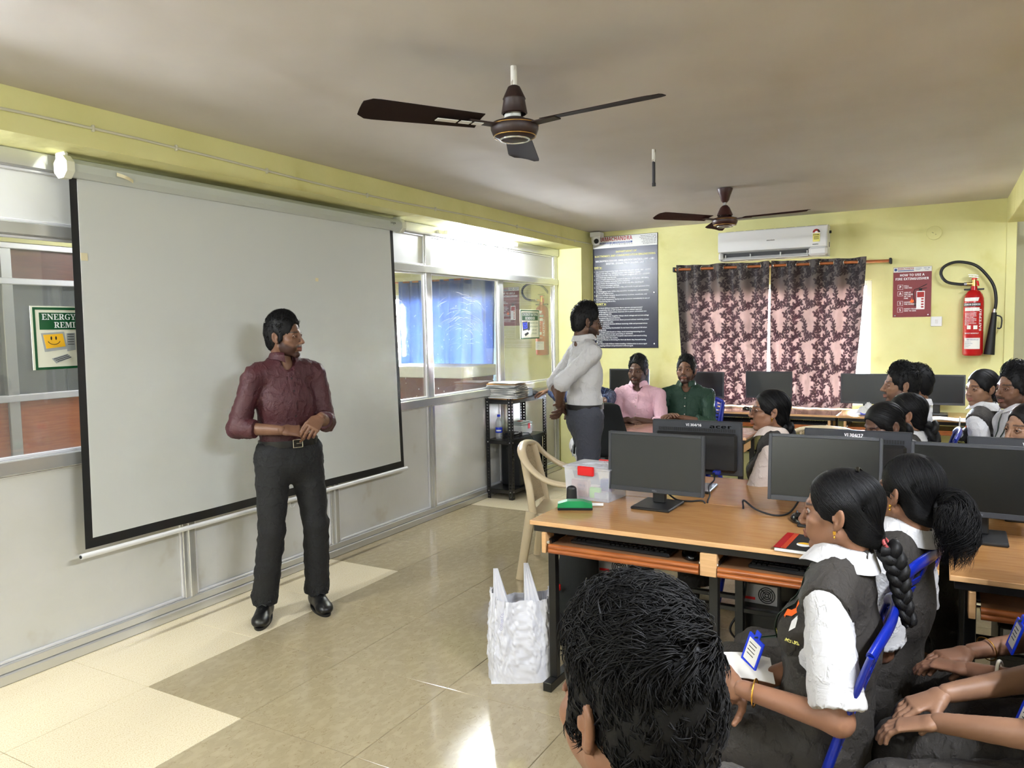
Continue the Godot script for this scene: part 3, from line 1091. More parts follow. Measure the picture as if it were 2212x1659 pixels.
	g.T = Transform3D(Basis(), V(0, -0.105, 0.0))
	g.lathe([Vector2(0, -0.052), Vector2(0.03, -0.045), Vector2(0.046, -0.02), Vector2(0.05, 0.01), Vector2(0.046, 0.04), Vector2(0, 0.042)], 24)
	part("body", g, M.white_plastic, o)
	g = ms()
	g.ball(V(0.018, -0.112, 0.032), V(0.028, 0.028, 0.026))
	part("lens", g, M.rubber, o)
	# conduit with clips along the left beam
	o = thing("conduit", "thin painted electrical conduit clipped along the left ceiling beam", "conduit", V(0.289, 2.485, 5.0))
	g = ms()
	var ps := []
	for k in 21:
		ps.append(V(0, 0.012 * sin(k * 0.9) - 0.006 * cos(k * 0.4), 4.9 - 0.494 * k))
	g.tube(ps, 0.0065, 8)
	part("pipe", g, M.pvc_pipe, o)
	for zc in [5.66, 5.23, 4.64, 3.77, 2.98, 1.70, 0.9, 0.45]:
		var f: float = (4.9 - (zc - 5.0)) / 0.494
		g = ms()
		g.box(V(-0.002, 0.012 * sin(f * 0.9) - 0.006 * cos(f * 0.4), zc - 5.0), V(0.018, 0.03, 0.012), 0.003)
		part("clip", g, M.pvc_pipe, o)
	air_conditioner()
	curtains()

func poster_fire(called: String, at: Vector3, label: String) -> void:
	var o := thing(called, label, "poster", at, 0.0, "fire extinguisher posters")
	var w := 0.307
	var h := 0.452
	sheet(o, "sheet", w, h, M.poster_red)
	sheet(o, "header", w - 0.002, 0.044, M.white_paint, 0.002, 0, h / 2 - 0.024, 0.0006)
	var z := 0.0025
	var g := ms()
	text(g, "RAMACHANDRA", V(-0.117, 0.202, z), 0.018, "bold", -1, 0.13, true)
	part("header_lettering", g, M.ink_red, o)
	g = ms()
	g.slab(V(-0.117, 0.190, z), V(0.013, 0.197, z + 0.0003))
	text(g, "COLLEGE OF ENGINEERING", V(0.024, 0.207, z), 0.006, "bold", -1, 0.05)
	text(g, "AUTONOMOUS", V(0.024, 0.195, z), 0.006, "bold", -1, 0.04)
	text(g, "NAAC  NBA", V(0.09, 0.207, z), 0.007, "bold", -1, 0.05)
	text(g, "ELURU", V(0.1, 0.193, z), 0.007, "bold", -1, 0.03)
	g.T = Transform3D(Basis(Vector3.RIGHT, PI / 2), V(-0.134, 0.203, z - 0.001))
	g.lathe([Vector2(0.012, 0), Vector2(0.012, 0.001), Vector2(0, 0.001)], 16)
	g.T = Transform3D()
	part("header_emblem", g, M.ink_blue, o)
	g = ms()
	z = 0.0018
	text(g, "HOW TO USE A", V(-0.001, 0.142, z), 0.021, "bold", 0, 0.196, true)
	text(g, "FIRE EXTINGUISHER", V(-0.001, 0.108, z), 0.021, "bold", 0, 0.266, true)
	for e in [["P", 0.035, ["PULL", "THE PIN"]], ["A", -0.024, ["AIM AT", "THE BASE", "OF THE", "FIRE"]], ["S", -0.112, ["SQUEEZE", "THE HANDLE"]], ["S", -0.172, ["SWEEP FROM", "SIDE TO SIDE"]]]:
		text(g, e[0], V(-0.094, e[1], z), 0.022, "bold", 0)
		for k in e[2].size():
			text(g, e[2][k], V(-0.063, e[1] + 0.014 - 0.0175 * k, z), 0.0115, "bold", -1)
		for q in [[-0.116, -0.114], [-0.074, -0.072]]:
			g.slab(V(q[0], e[1] - 0.010, 0.0015), V(q[1], e[1] + 0.032, z))
		for q in [-0.010, 0.030]:
			g.slab(V(-0.116, e[1] + q, 0.0015), V(-0.072, e[1] + q + 0.002, z))
	part("white_lettering", g, M.ink_white, o)
	# printed picture of an extinguisher
	g = ms()
	g.slab(V(0.036, -0.158, 0.001), V(0.102, 0.006, 0.002), 0.0004)
	part("picture_body", g, M.ink_white, o)
	g = ms()
	g.slab(V(0.041, -0.05, 0.0012), V(0.097, -0.002, 0.0024), 0.0004)
	for k in 4:
		g.slab(V(0.074, -0.072 - 0.024 * k, 0.0012), V(0.094, -0.058 - 0.024 * k, 0.0024))
	part("picture_label", g, M.ink_red, o)
	g = ms()
	g.tube([V(0.05, 0.03, 0.0015), V(0.02, 0.02, 0.0015), V(0.01, -0.01, 0.0015), V(0.018, -0.06, 0.0015), V(0.026, -0.09, 0.0015), V(0.026, -0.128, 0.0015)], [0.003, 0.003, 0.003, 0.003, 0.004, 0.008], 6, true)
	g.tube([V(0.05, 0.03, 0.0015), V(0.118, 0.066, 0.0015)], 0.003, 6)
	g.tube([V(0.055, 0.026, 0.0015), V(0.118, 0.032, 0.0015)], 0.003, 6)
	g.slab(V(0.055, 0.006, 0.001), V(0.08, 0.03, 0.0022))
	part("picture_hose", g, M.ink_black, o)
	g = ms()
	g.prism(PackedVector2Array([Vector2(-0.012, -0.095), Vector2(0.006, -0.098), Vector2(0.017, -0.084), Vector2(0.012, -0.068), Vector2(0.005, -0.078), Vector2(0.0, -0.056), Vector2(-0.007, -0.074), Vector2(-0.016, -0.082)]), 0.001, 0.0022)
	part("picture_flame", g, M.orange_ink, o)
	for p in [[-0.135, -0.212], [0.13, -0.208]]:
		g = ms()
		g.T = Transform3D(Basis(Vector3.RIGHT, PI / 2), V(p[0], p[1], 0.001))
		g.lathe([Vector2(0.007, 0), Vector2(0.006, 0.003), Vector2(0, 0.004)], 12)
		part("screw_cap", g, M.steel, o)

func bend_round(g: MB, r: float) -> void:
	for k in g.v.size():
		var p := g.v[k]
		var a := p.x / r
		g.v[k] = V(sin(a) * (r + p.z), p.y, cos(a) * (r + p.z))
		g.n[k] = V(sin(a), 0, cos(a))

func extinguisher(at: Vector3, label: String) -> void:
	var o := thing("fire_extinguisher", label, "fire extinguisher", at, 0.0, "wall fire extinguishers")
	var r := 0.078
	var c := V(0, 0, 0.105)
	var g := ms()
	g.T = Transform3D(Basis(), c)
	g.lathe([Vector2(0, 0), Vector2(r * 0.8, 0.0), Vector2(r * 0.95, 0.008), Vector2(r, 0.022), Vector2(r, 0.46), Vector2(r * 0.96, 0.495), Vector2(r * 0.82, 0.53), Vector2(r * 0.58, 0.555), Vector2(0.028, 0.566), Vector2(0.024, 0.6), Vector2(0, 0.6)], 32)
	part("cylinder", g, M.red_paint, o)
	g = ms()
	g.T = Transform3D(Basis(), c)
	g.bar(V(-0.075, 0.572, 0), V(0.075, 0.572, 0), 0.03, 0.014, 0.003)
	g.bar(V(-0.02, 0.572, 0), V(-0.02, 0.572, -0.1), 0.02, 0.012)
	part("bracket", g, M.rubber, o)
	g = ms()
	g.T = Transform3D(Basis(), c)
	g.cyl(V(0, 0.59, 0), V(0, 0.66, 0), 0.02, 14, 0.018)
	g.cyl(V(0, 0.62, 0), V(-0.055, 0.62, 0.005), 0.014)
	part("valve", g, M.brass, o)
	g = ms()
	g.T = Transform3D(Basis(), c)
	g.bar(V(-0.045, 0.685, 0), V(0.035, 0.67, 0), 0.03, 0.008, 0.003)
	g.bar(V(-0.045, 0.70, 0), V(0.03, 0.69, 0), 0.026, 0.006, 0.002)
	part("lever", g, M.steel, o)
	g = ms()
	g.T = Transform3D(Basis(), c)
	g.bar(V(0.022, 0.645, 0.012), V(0.03, 0.60, 0.02), 0.022, 0.01, 0.003)
	g.cyl(V(0, 0.655, 0), V(0, 0.668, 0), 0.021)
	part("safety_tag", g, M.red_plastic, o)
	g = ms()
	g.T = Transform3D(Basis(), c)
	var cv := Curve3D.new()
	for p in [V(-0.05, 0.62, 0.0), V(-0.11, 0.62, 0.0), V(-0.205, 0.645, 0.0), V(-0.25, 0.71, 0.0), V(-0.235, 0.77, 0.0), V(-0.17, 0.808, 0.0), V(-0.09, 0.81, 0.0), V(0.01, 0.775, 0.0), V(0.09, 0.69, 0.0), V(0.145, 0.59, 0.0), V(0.163, 0.47, 0.0), V(0.153, 0.37, 0.0)]:
		cv.add_point(p)
	g.tube(smooth_path([V(-0.05, 0.62, 0.0), V(-0.11, 0.62, 0.0), V(-0.205, 0.645, 0.0), V(-0.25, 0.71, 0.0), V(-0.235, 0.77, 0.0), V(-0.17, 0.808, 0.0), V(-0.09, 0.81, 0.0), V(0.01, 0.775, 0.0), V(0.09, 0.69, 0.0), V(0.145, 0.59, 0.0), V(0.163, 0.47, 0.0), V(0.153, 0.37, 0.0)], 5), 0.0125, 12)
	part("hose", g, M.rubber, o)
	g = ms()
	g.T = Transform3D(Basis(), c)
	g.cyl(V(-0.075, 0.62, 0), V(-0.05, 0.62, 0), 0.016)
	g.cyl(V(0.153, 0.40, 0), V(0.152, 0.365, 0), 0.015)
	part("hose_fitting", g, M.steel, o)
	g = ms()
	g.T = Transform3D(Basis(), c)
	g.tube([V(0.152, 0.37, 0), V(0.15, 0.33, 0), V(0.135, 0.16, 0), V(0.122, 0.01, 0)], [0.019, 0.022, 0.032, 0.042], 20)
	g.tube(smooth_path([V(0.165, 0.345, 0), V(0.205, 0.325, 0), V(0.203, 0.24, 0), V(0.175, 0.235, 0)], 3), 0.006, 8)
	part("horn", g, M.rubber, o)
	# bands and stickers round the cylinder
	g = ms()
	for e in [[0.425, 0.455, -0.09, 0.055]]:
		g.surf(20, 1, func(u: float, v: float): return V(lerpf(e[2], e[3], u), lerpf(e[0], e[1], v), 0.0006))
	bend_round(g, r)
	part("black_band", g, M.ink_black, o, Transform3D(Basis(), c))
	g = ms()
	g.surf(12, 1, func(u: float, v: float): return V(lerpf(-0.08, 0.03, u) + 0.01 * v * u, lerpf(0.47, 0.50, v), 0.0006))
	g.surf(12, 1, func(u: float, v: float): return V(lerpf(-0.075, 0.045, u), lerpf(0.385, 0.415, v), 0.0006))
	g.surf(12, 1, func(u: float, v: float): return V(lerpf(-0.075, 0.055, u), lerpf(0.06, 0.155, v), 0.0006))
	g.surf(4, 1, func(u: float, v: float): return V(lerpf(-0.05, -0.02, u), lerpf(0.23, 0.262, v), 0.0006))
	g.surf(4, 1, func(u: float, v: float): return V(lerpf(0.0, 0.03, u), lerpf(0.23, 0.262, v), 0.0006))
	bend_round(g, r)
	part("white_stickers", g, M.paper, o, Transform3D(Basis(), c))
	g = ms()
	text(g, "CARBON DIOXIDE", V(-0.085, 0.433, 0.0012), 0.016, "bold", -1, 0.135, true)
	for k in 9:
		text(g, ["USE ON ELECTRICAL FIRES", "REMOVE SAFETY PIN", "DIRECT AT BASE OF FIRE", "SQUEEZE LEVER", "HOLD HORN BY HANDLE", "RECHARGE AFTER USE", "CAPACITY 4.5 KG", "TEST PRESSURE 250 BAR", "IS 15683"][k], V(-0.07, 0.365 - 0.0125 * k, 0.0012), 0.0065, "bold", -1, 0.09)
	text(g, "INSPECT MONTHLY", V(-0.07, 0.19, 0.0012), 0.009, "bold", -1, 0.11)
	var q := ms()
	text(q, "SAFEPRO", Vector3.ZERO, 0.02, "serifbold", -1, 0.185, true)
	g.add(q, Transform3D(Basis(Vector3(0, 0, 1), PI / 2), V(0.064, 0.215, 0.0012)))
	bend_round(g, r)
	part("white_lettering", g, M.ink_white, o, Transform3D(Basis(), c))
	g = ms()
	text(g, "FIRE SERVICES LLP", V(-0.05, 0.135, 0.0012), 0.009, "bold", -1, 0.09)
	for k in 4:
		text(g, ["Serviced on", "Next due date", "Technician", "Contact"][k], V(-0.065, 0.118 - 0.014 * k, 0.0012), 0.007, "sans", -1, 0.07)
	bend_round(g, r)
	part("sticker_print", g, M.ink_blue, o, Transform3D(Basis(), c))

func smooth_path(ps: Array, sub: int) -> Array:
	var out := []
	for k in ps.size() - 1:
		for j in sub:
			out.append(ps[k].cubic_interpolate(ps[k + 1], ps[maxi(k - 1, 0)], ps[mini(k + 2, ps.size() - 1)], float(j) / sub))
	out.append(ps[-1])
	return out

func energy_sign(called: String, at: Vector3, label: String, yellow: bool) -> void:
	var o := thing(called, label, "sign", at, PI / 2, "energy saving signs")
	sheet(o, "plate", 0.42, 0.297, M.sign_cream, 0, 0, 0, 0.004)
	var g := ms()
	for e in [[-0.2, 0.2, 0.137, 0.1425], [-0.2, 0.2, -0.1425, -0.137]]:
		g.slab(V(e[0], e[2] - 0.006, 0.0015), V(e[1], e[3], 0.0026))
	for x in [-0.2, 0.1885]:
		g.slab(V(x, -0.137, 0.0015), V(x + 0.0115, 0.137, 0.0026))
	g.slab(V(-0.172, 0.038, 0.0015), V(0.172, 0.118, 0.0026))
	part("green_print", g, M.sign_green, o)
	g = ms()
	text(g, "ENERGY SAVING", V(0, 0.084, 0.0032), 0.026, "serifbold", 0, 0.32, true)
	text(g, "REMINDER", V(0, 0.046, 0.0032), 0.026, "serifbold", 0, 0.21, true)
	part("white_lettering", g, M.ink_white, o)
	g = ms()
	for k in 4:
		text(g, ["Remember to turn", "off your computer", "at the end", "of the job"][k], V(0.085, 0.005 - 0.036 * k, 0.0024), 0.0165, "serif", 0, 0.17)
	part("green_lettering", g, M.sign_green, o)
	# printed picture: a computer with a smiling screen
	g = ms()
	g.prism(PackedVector2Array([Vector2(-0.168, 0.022), Vector2(-0.06, 0.028), Vector2(-0.047, -0.055), Vector2(-0.155, -0.066)]), 0.0015, 0.0026)
	g.prism(PackedVector2Array([Vector2(-0.05, 0.02), Vector2(-0.008, 0.022), Vector2(-0.008, -0.06), Vector2(-0.05, -0.066)]), 0.0015, 0.0026)
	g.prism(PackedVector2Array([Vector2(-0.125, -0.098), Vector2(-0.05, -0.078), Vector2(-0.03, -0.096), Vector2(-0.105, -0.122)]), 0.0015, 0.0026)
	part("picture_case", g, M.screen_grey if not yellow else M.grey_ink, o)
	g = ms()
	g.prism(PackedVector2Array([Vector2(-0.158, 0.014), Vector2(-0.068, 0.019), Vector2(-0.057, -0.042), Vector2(-0.147, -0.051)]), 0.002, 0.0032)
	part("picture_screen", g, M.smile_yellow if yellow else M.bright_blue, o)
	g = ms()
	for x in [-0.122, -0.1]:
		g.T = Transform3D(Basis(), V(x, -0.002, 0.0033))
		g.ball(Vector3.ZERO, V(0.004, 0.009, 0.0006), 10, 6)
	g.T = Transform3D()
	var arc := []
	for k in 9:
		var a := PI * (1.12 + 0.76 * k / 8.0)
		arc.append(V(-0.110 + cos(a) * 0.03, -0.008 + sin(a) * 0.024, 0.0034))
	g.tube(arc, 0.0016, 6)
	for k in 5:
		g.slab(V(-0.045, 0.014 - 0.012 * k, 0.0026), V(-0.014, 0.017 - 0.012 * k, 0.003))
	for k in 3:
		g.bar(V(-0.115 + 0.008 * k, -0.101 - 0.006 * k, 0.0028), V(-0.05 + 0.008 * k, -0.083 - 0.006 * k, 0.0028), 0.0008, 0.0025)
	part("picture_lines", g, M.ink_black, o)

func air_conditioner() -> void:
	var o := thing("air_conditioner", "white split air conditioner mounted above the curtains", "air conditioner", V(2.223, 2.19, 0.0))
	var w := 0.502
	var g := ms()
	g.T = Transform3D(Basis(Vector3(0, 0, 1), Vector3(0, 1, 0), Vector3(-1, 0, 0)), Vector3.ZERO)
	g.prism(PackedVector2Array([Vector2(0, 0.0), Vector2(0.10, 0.0), Vector2(0.13, 0.012), Vector2(0.13, 0.075), Vector2(0.195, 0.085), Vector2(0.205, 0.115), Vector2(0.20, 0.25), Vector2(0.185, 0.278), Vector2(0.14, 0.285), Vector2(0, 0.285)]), -w, w)
	part("body", g, M.white_plastic, o)
	g = ms()
	g.surf(2, 12, func(u: float, v: float): return V(lerpf(-w + 0.01, w - 0.01, u), lerpf(0.088, 0.268, v), 0.208 + 0.006 * sin(v * PI) - 0.012 * v * v), 0.006)
	part("front_panel", g, M.white_plastic, o)
	g = ms()
	g.slab(V(-w + 0.04, 0.012, 0.11), V(w - 0.17, 0.075, 0.135))
	part("outlet", g, M.black_plastic, o)
	g = ms()
	g.T = Transform3D(Basis(Vector3.RIGHT, 0.5), V(-0.065, 0.02, 0.16))
	g.box(Vector3.ZERO, V(0.80, 0.006, 0.07), 0.002)
	part("louvre", g, M.white_plastic, o)
	for x in [-0.44, -0.2, 0.08, 0.32]:
		g = ms()
		g.box(V(x, 0.035, 0.145), V(0.008, 0.05, 0.03), 0.002)
		part("louvre_arm", g, M.white_paint, o)
	g = ms()
	g.slab(V(w - 0.165, 0.002, 0.05), V(w - 0.001, 0.085, 0.2), 0.02)
	g.slab(V(-w + 0.001, 0.002, 0.05), V(-w + 0.04, 0.085, 0.2), 0.018)
	part("end_cover", g, M.white_plastic, o)
	g = ms()
	for k in 10:
		g.slab(V(-w + 0.06 + 0.095 * k, 0.284, 0.03), V(-w + 0.135 + 0.095 * k, 0.288, 0.13), 0.001)
	part("intake_grille", g, M.charcoal_plastic, o)
	g = ms()
	text(g, "amazonbasics", V(0.0, 0.165, 0.2145), 0.012, "bold", 0, 0.075, true)
	text(g, "INVERTER", V(0.40, 0.10, 0.2145), 0.009, "bold", 0, 0.05)
	g.slab(V(w, 0.085, 0.06), V(w + 0.003, 0.13, 0.075))
	g.box(V(w + 0.008, 0.225, 0.06), V(0.02, 0.025, 0.02), 0.003)
	part("dark_marks", g, M.ink_black, o)
	# energy label
	g = ms()
	g.slab(V(0.378, 0.128, 0.208), V(0.438, 0.205, 0.2155))
	part("energy_label", g, M.ink_yellow, o)
	g = ms()
	g.T = Transform3D(Basis(Vector3.RIGHT, PI / 2), V(0.408, 0.212, 0.21))
	g.lathe([Vector2(0.036, 0), Vector2(0.036, 0.0045), Vector2(0, 0.0045)], 24)
	part("label_disc", g, M.ink_white, o)
	g = ms()
	g.T = Transform3D(Basis(Vector3.RIGHT, PI / 2), V(0.408, 0.212, 0.2103))
	g.lathe([Vector2(0.033, 0), Vector2(0.033, 0.005), Vector2(0.014, 0.005)], 20, PI, TAU)
	part("label_arc", g, M.ink_red, o)
	g = ms()
	g.T = Transform3D(Basis(Vector3.RIGHT, PI / 2), V(0.408, 0.212, 0.2105))
	g.lathe([Vector2(0.033, 0), Vector2(0.033, 0.005), Vector2(0.02, 0.005)], 16, TAU - 1.1, TAU)
	g.T = Transform3D()
	text(g, "3 STAR", V(0.408, 0.185, 0.2162), 0.012, "bold", 0, 0.05)
	for k in 3:
		g.slab(V(0.386, 0.150 + 0.010 * k, 0.2156), V(0.43, 0.154 + 0.010 * k, 0.216))
	part("label_print", g, M.ink_black, o)

func leaf_texture() -> ImageTexture:
	var n := 768
	var im := Image.create(n, n, false, Image.FORMAT_RGB8)
	im.fill(Color(0.40, 0.365, 0.355))
	var rng := RandomNumberGenerator.new()
	rng.seed = 12
	var dark := Color(0.11, 0.075, 0.085)
	var mid := Color(0.20, 0.155, 0.165)
	var put := func(x: float, y: float, c: Color):
		im.set_pixel(posmod(int(x), n), posmod(int(y), n), c)
	var leaf := func(x: float, y: float, a: float, ln: float):
		var d := Vector2(cos(a), sin(a))
		var s := Vector2(-d.y, d.x)
		var half := ln * 0.27
		for i in range(0, int(ln) * 2):
			var t := i / (ln * 2.0)
			var wd := half * pow(sin(PI * pow(t, 0.8)), 0.9)
			var q := -wd
			while q <= wd:
				var p := Vector2(x, y) + d * (t * ln) + s * q
				var edge: bool = absf(q) > wd - 3.6
				var vein: bool = absf(q) < 1.6 and t < 0.85
				var stripe: bool = fmod(t * ln + absf(q) * 0.7, 8.0) < 3.0
				var cc: Color = dark if edge or vein else (mid if (q > 0 or stripe) else Color(0.29, 0.235, 0.245))
				put.call(p.x, p.y, cc)
				q += 0.5
	for b in 7:
		var p := Vector2(110 * b + rng.randf_range(-12, 12), rng.randf_range(0, n))
		var a := rng.randf_range(-0.9, 0.9) - PI / 2
		var side := 1.0
		var bend := 0.02 * (1 if b % 2 else -1)
		for k in 620:
			p += Vector2(cos(a), sin(a)) * 1.0
			a += bend * 0.6 * sin(k * 0.018) + rng.randf_range(-0.01, 0.01)
			for q in [-1, 0, 1]:
				put.call(p.x + q, p.y, dark)
				put.call(p.x, p.y + q, dark)
			if k % 31 == 8:
				leaf.call(p.x, p.y, a + side * rng.randf_range(0.6, 1.0), rng.randf_range(74, 100))
				side = -side
	return ImageTexture.create_from_image(im)

func curtains() -> void:
	var rod := thing("curtain_rod", "brown curtain rod with black end brackets above the window", "curtain rod", V(2.245, 2.127, 0.1))
	var sl := -0.0125
	var g := ms()
	g.tube([V(-1.0, -sl, 0), V(1.0, sl, 0)], 0.013, 14)
	part("rod", g, M.rail_wood, rod)
	for x in [-1.0, 1.0]:
		g = ms()
		g.box(V(x, x * sl, -0.04), V(0.022, 0.05, 0.115), 0.005)
		part("end_bracket", g, M.rubber, rod)
	g = ms()
	g.box(V(-0.06, 0.02, -0.045), V(0.02, 0.035, 0.1), 0.004)
	part("middle_bracket", g, M.rubber, rod)
	var cloth := mat("curtain_cloth", Color.WHITE, 0.5)
	cloth.albedo_texture = leaf_texture()
	cloth.backlight_enabled = true
	cloth.backlight = Color(0.94, 0.91, 0.90)
	cloth.uv1_scale = Vector3(3.0, 4.6, 1)
	cloth.rim_enabled = true
	cloth.rim = 0.3
	for e in [[1.275, 2.195, 1.335, 2.19, "left maroon curtain with dark leaf pattern, backlit by the window", 4.0, 1], [2.215, 3.05, 2.20, 2.965, "right maroon curtain with dark leaf pattern, pulled away from the bright window edge", 4.0, 2]]:
		var o := thing("curtain", e[4], "curtain", V((e[0] + e[1]) / 2, 0.76, 0.1), 0.0, "leaf-patterned window curtains")
		var xc: float = (e[0] + e[1]) / 2
		g = ms()
		var per: float = e[5]
		var sd: int = e[6]
		var top := func(x: float) -> float: return 2.127 + (x - 2.245) * sl + 0.042 - 0.76
		g.surf(150, 44, func(u: float, v: float):
			var x := lerpf(lerpf(e[2], e[0], v), lerpf(e[3], e[1], v), u)
			x += 0.02 * sin(u * 9.0 + v * 3.0 + sd) * (1.0 - v)
			var ph: float = TAU * per * u + 2.4 + 0.5 * (1.0 - v) * sin(u * 7.0 + sd * 2.0)
			var a := 0.036 * (0.45 + 0.55 * v)
			var zz := a * sin(ph) + (1.0 - v) * (0.012 * sin(ph * 2.0 + 1.0 + sd) + 0.016 * sin(u * 8.0 + sd * 1.7 + 2.0 * v))
			return V(x - xc, v * (top.call(x) + 0.004 * sin(ph * 0.5)), zz), 0.0015)
		part("cloth", g, cloth, o)
		# eyelets where the cloth crosses the rod
		for k in 8:
			var u := (PI * (k + 1) - 2.4) / (TAU * per)
			if u < 0.02 or u > 0.985:
				continue
			g = ms()
			var x := lerpf(e[0], e[1], u)
			var ring := []
			var ax := V(0.55, 0, 0.84 * (1 if k % 2 else -1)).normalized()
			for j in 17:
				var a := TAU * j / 16
				ring.append(V(x - xc, 2.127 + (x - 2.245) * sl - 0.76, 0) + (Vector3.UP * cos(a) + ax * sin(a)) * 0.021)
			g.tube(ring, 0.0042, 6, false)
			part("eyelet", g, M.chrome, o)

# ---------------------------------------------------------------- ceiling fans
func build_fans() -> void:
	for e in [["ceiling_fan", V(2.16, 2.6, 5.10), M.brown_enamel, "large dark brown ceiling fan with white rod, nearest the camera", 0.09, true], ["ceiling_fan", V(2.196, 2.6, 1.867), M.maroon_enamel, "smaller looking maroon ceiling fan in front of the air conditioner", 0.13, false]]:
		var o := thing(e[0], e[3], "ceiling fan", e[1], 0.0, "ceiling fans")
		var m: Material = e[2]
		var near: bool = e[5]
		var g := ms()
		g.cyl(V(0, -0.2, 0), V(0, 0.0, 0), 0.0125, 12)
		part("down_rod", g, M.rod_paint if near else M.steel, o)
		if not near:
			g = ms()
			g.lathe([Vector2(0.018, -0.105), Vector2(0.03, -0.09), Vector2(0.042, -0.05), Vector2(0.045, -0.045), Vector2(0.058, -0.008), Vector2(0.058, 0), Vector2(0, 0)], 24)
			part("ceiling_canopy", g, m, o)
		g = ms()
		g.lathe([Vector2(0.046, -0.19), Vector2(0.052, -0.186), Vector2(0.043, -0.135), Vector2(0.046, -0.13), Vector2(0.024, -0.084), Vector2(0.014, -0.078), Vector2(0, -0.078)] if near else [Vector2(0.056, -0.205), Vector2(0.06, -0.2), Vector2(0.036, -0.145), Vector2(0.02, -0.128), Vector2(0, -0.128)], 24)
		part("canopy", g, m, o)
		g = ms()
		g.cyl(V(0.0, -0.225, 0), V(0.0, -0.175, 0), 0.026, 14)
		g.box(V(-0.012, -0.2, 0.018), V(0.04, 0.03, 0.03), 0.008)
		part("capacitor", g, M.white_paint, o)
		g = ms()
		g.lathe([Vector2(0, -0.29), Vector2(0.052, -0.288), Vector2(0.06, -0.283), Vector2(0.072, -0.281), Vector2(0.088, -0.268), Vector2(0.095, -0.25), Vector2(0.095, -0.236), Vector2(0.09, -0.225), Vector2(0.062, -0.218), Vector2(0.04, -0.205), Vector2(0, -0.205)], 36)
		part("motor", g, m, o)
		for q in [[0.0955, -0.234, 0.0022], [0.057, -0.2875, 0.004], [0.083, -0.276, 0.0025]]:
			g = ms()
			var ring := []
			for j in 41:
				var a := TAU * j / 40
				ring.append(V(cos(a) * q[0], q[1], sin(a) * q[0]))
			g.tube(ring, q[2], 6, false)
			part("trim_ring", g, M.chrome if q[2] > 0.003 else M.brass, o)
		for k in 3:
			var bl := Node3D.new()
			bl.name = "blade_arm"
			g = ms()
			var keep := Basis(Vector3.UP, -(e[4] + TAU * k / 3))
			g.T = Transform3D(keep, V(0, -0.238, 0))
			g.bar(V(0.085, 0.0, 0), V(0.2, 0.004, 0), 0.05, 0.006, 0.002)
			var ba := part("blade_arm", g, m, o)
			bl.free()
			g = ms()
			g.T = Transform3D(keep, V(0, -0.234, 0))
			g.surf(3, 16, func(u: float, v: float):
				var r := lerpf(0.15, 0.62, v)
				var w := (0.055 + 0.02 * v) * (1.0 if v < 0.9 else sqrt(maxf(0.0, 1.0 - pow((v - 0.9) / 0.13, 2.0))))
				var s := (u - 0.5) * 2.0
				return V(r, 0.010 - s * w * 0.22 - 0.004 * s * s, s * w), 0.003)
			part("blade", g, M.brown_blade if near else M.maroon_blade, ba)
			if near and k == 1:
				g = ms()
				g.T = Transform3D(keep, V(0, -0.241, 0))
				for q in [[0.14, 0.18], [0.19, 0.235], [0.245, 0.33]]:
					g.bar(V(q[0], 0.0, 0), V(q[1], 0.0, 0), 0.036, 0.003, 0.001)
				part("bright_band", g, M.white_paint, ba)
	var o := thing("hanging_rod", "bare fan rod with peeling white paint hanging between the two fans", "rod", V(2.161, 2.6, 3.419))
	var g := ms()
	g.cyl(V(0, -0.075, 0), V(0, 0, 0), 0.011, 10)
	part("white_end", g, M.rod_paint, o)
	g = ms()
	g.bar(V(0, -0.20, 0), V(0, -0.07, 0), 0.022, 0.014, 0.003)
	g.cyl(V(0, -0.215, 0), V(0, -0.195, 0), 0.011, 10)
	part("rusty_end", g, M.dark_steel, o)

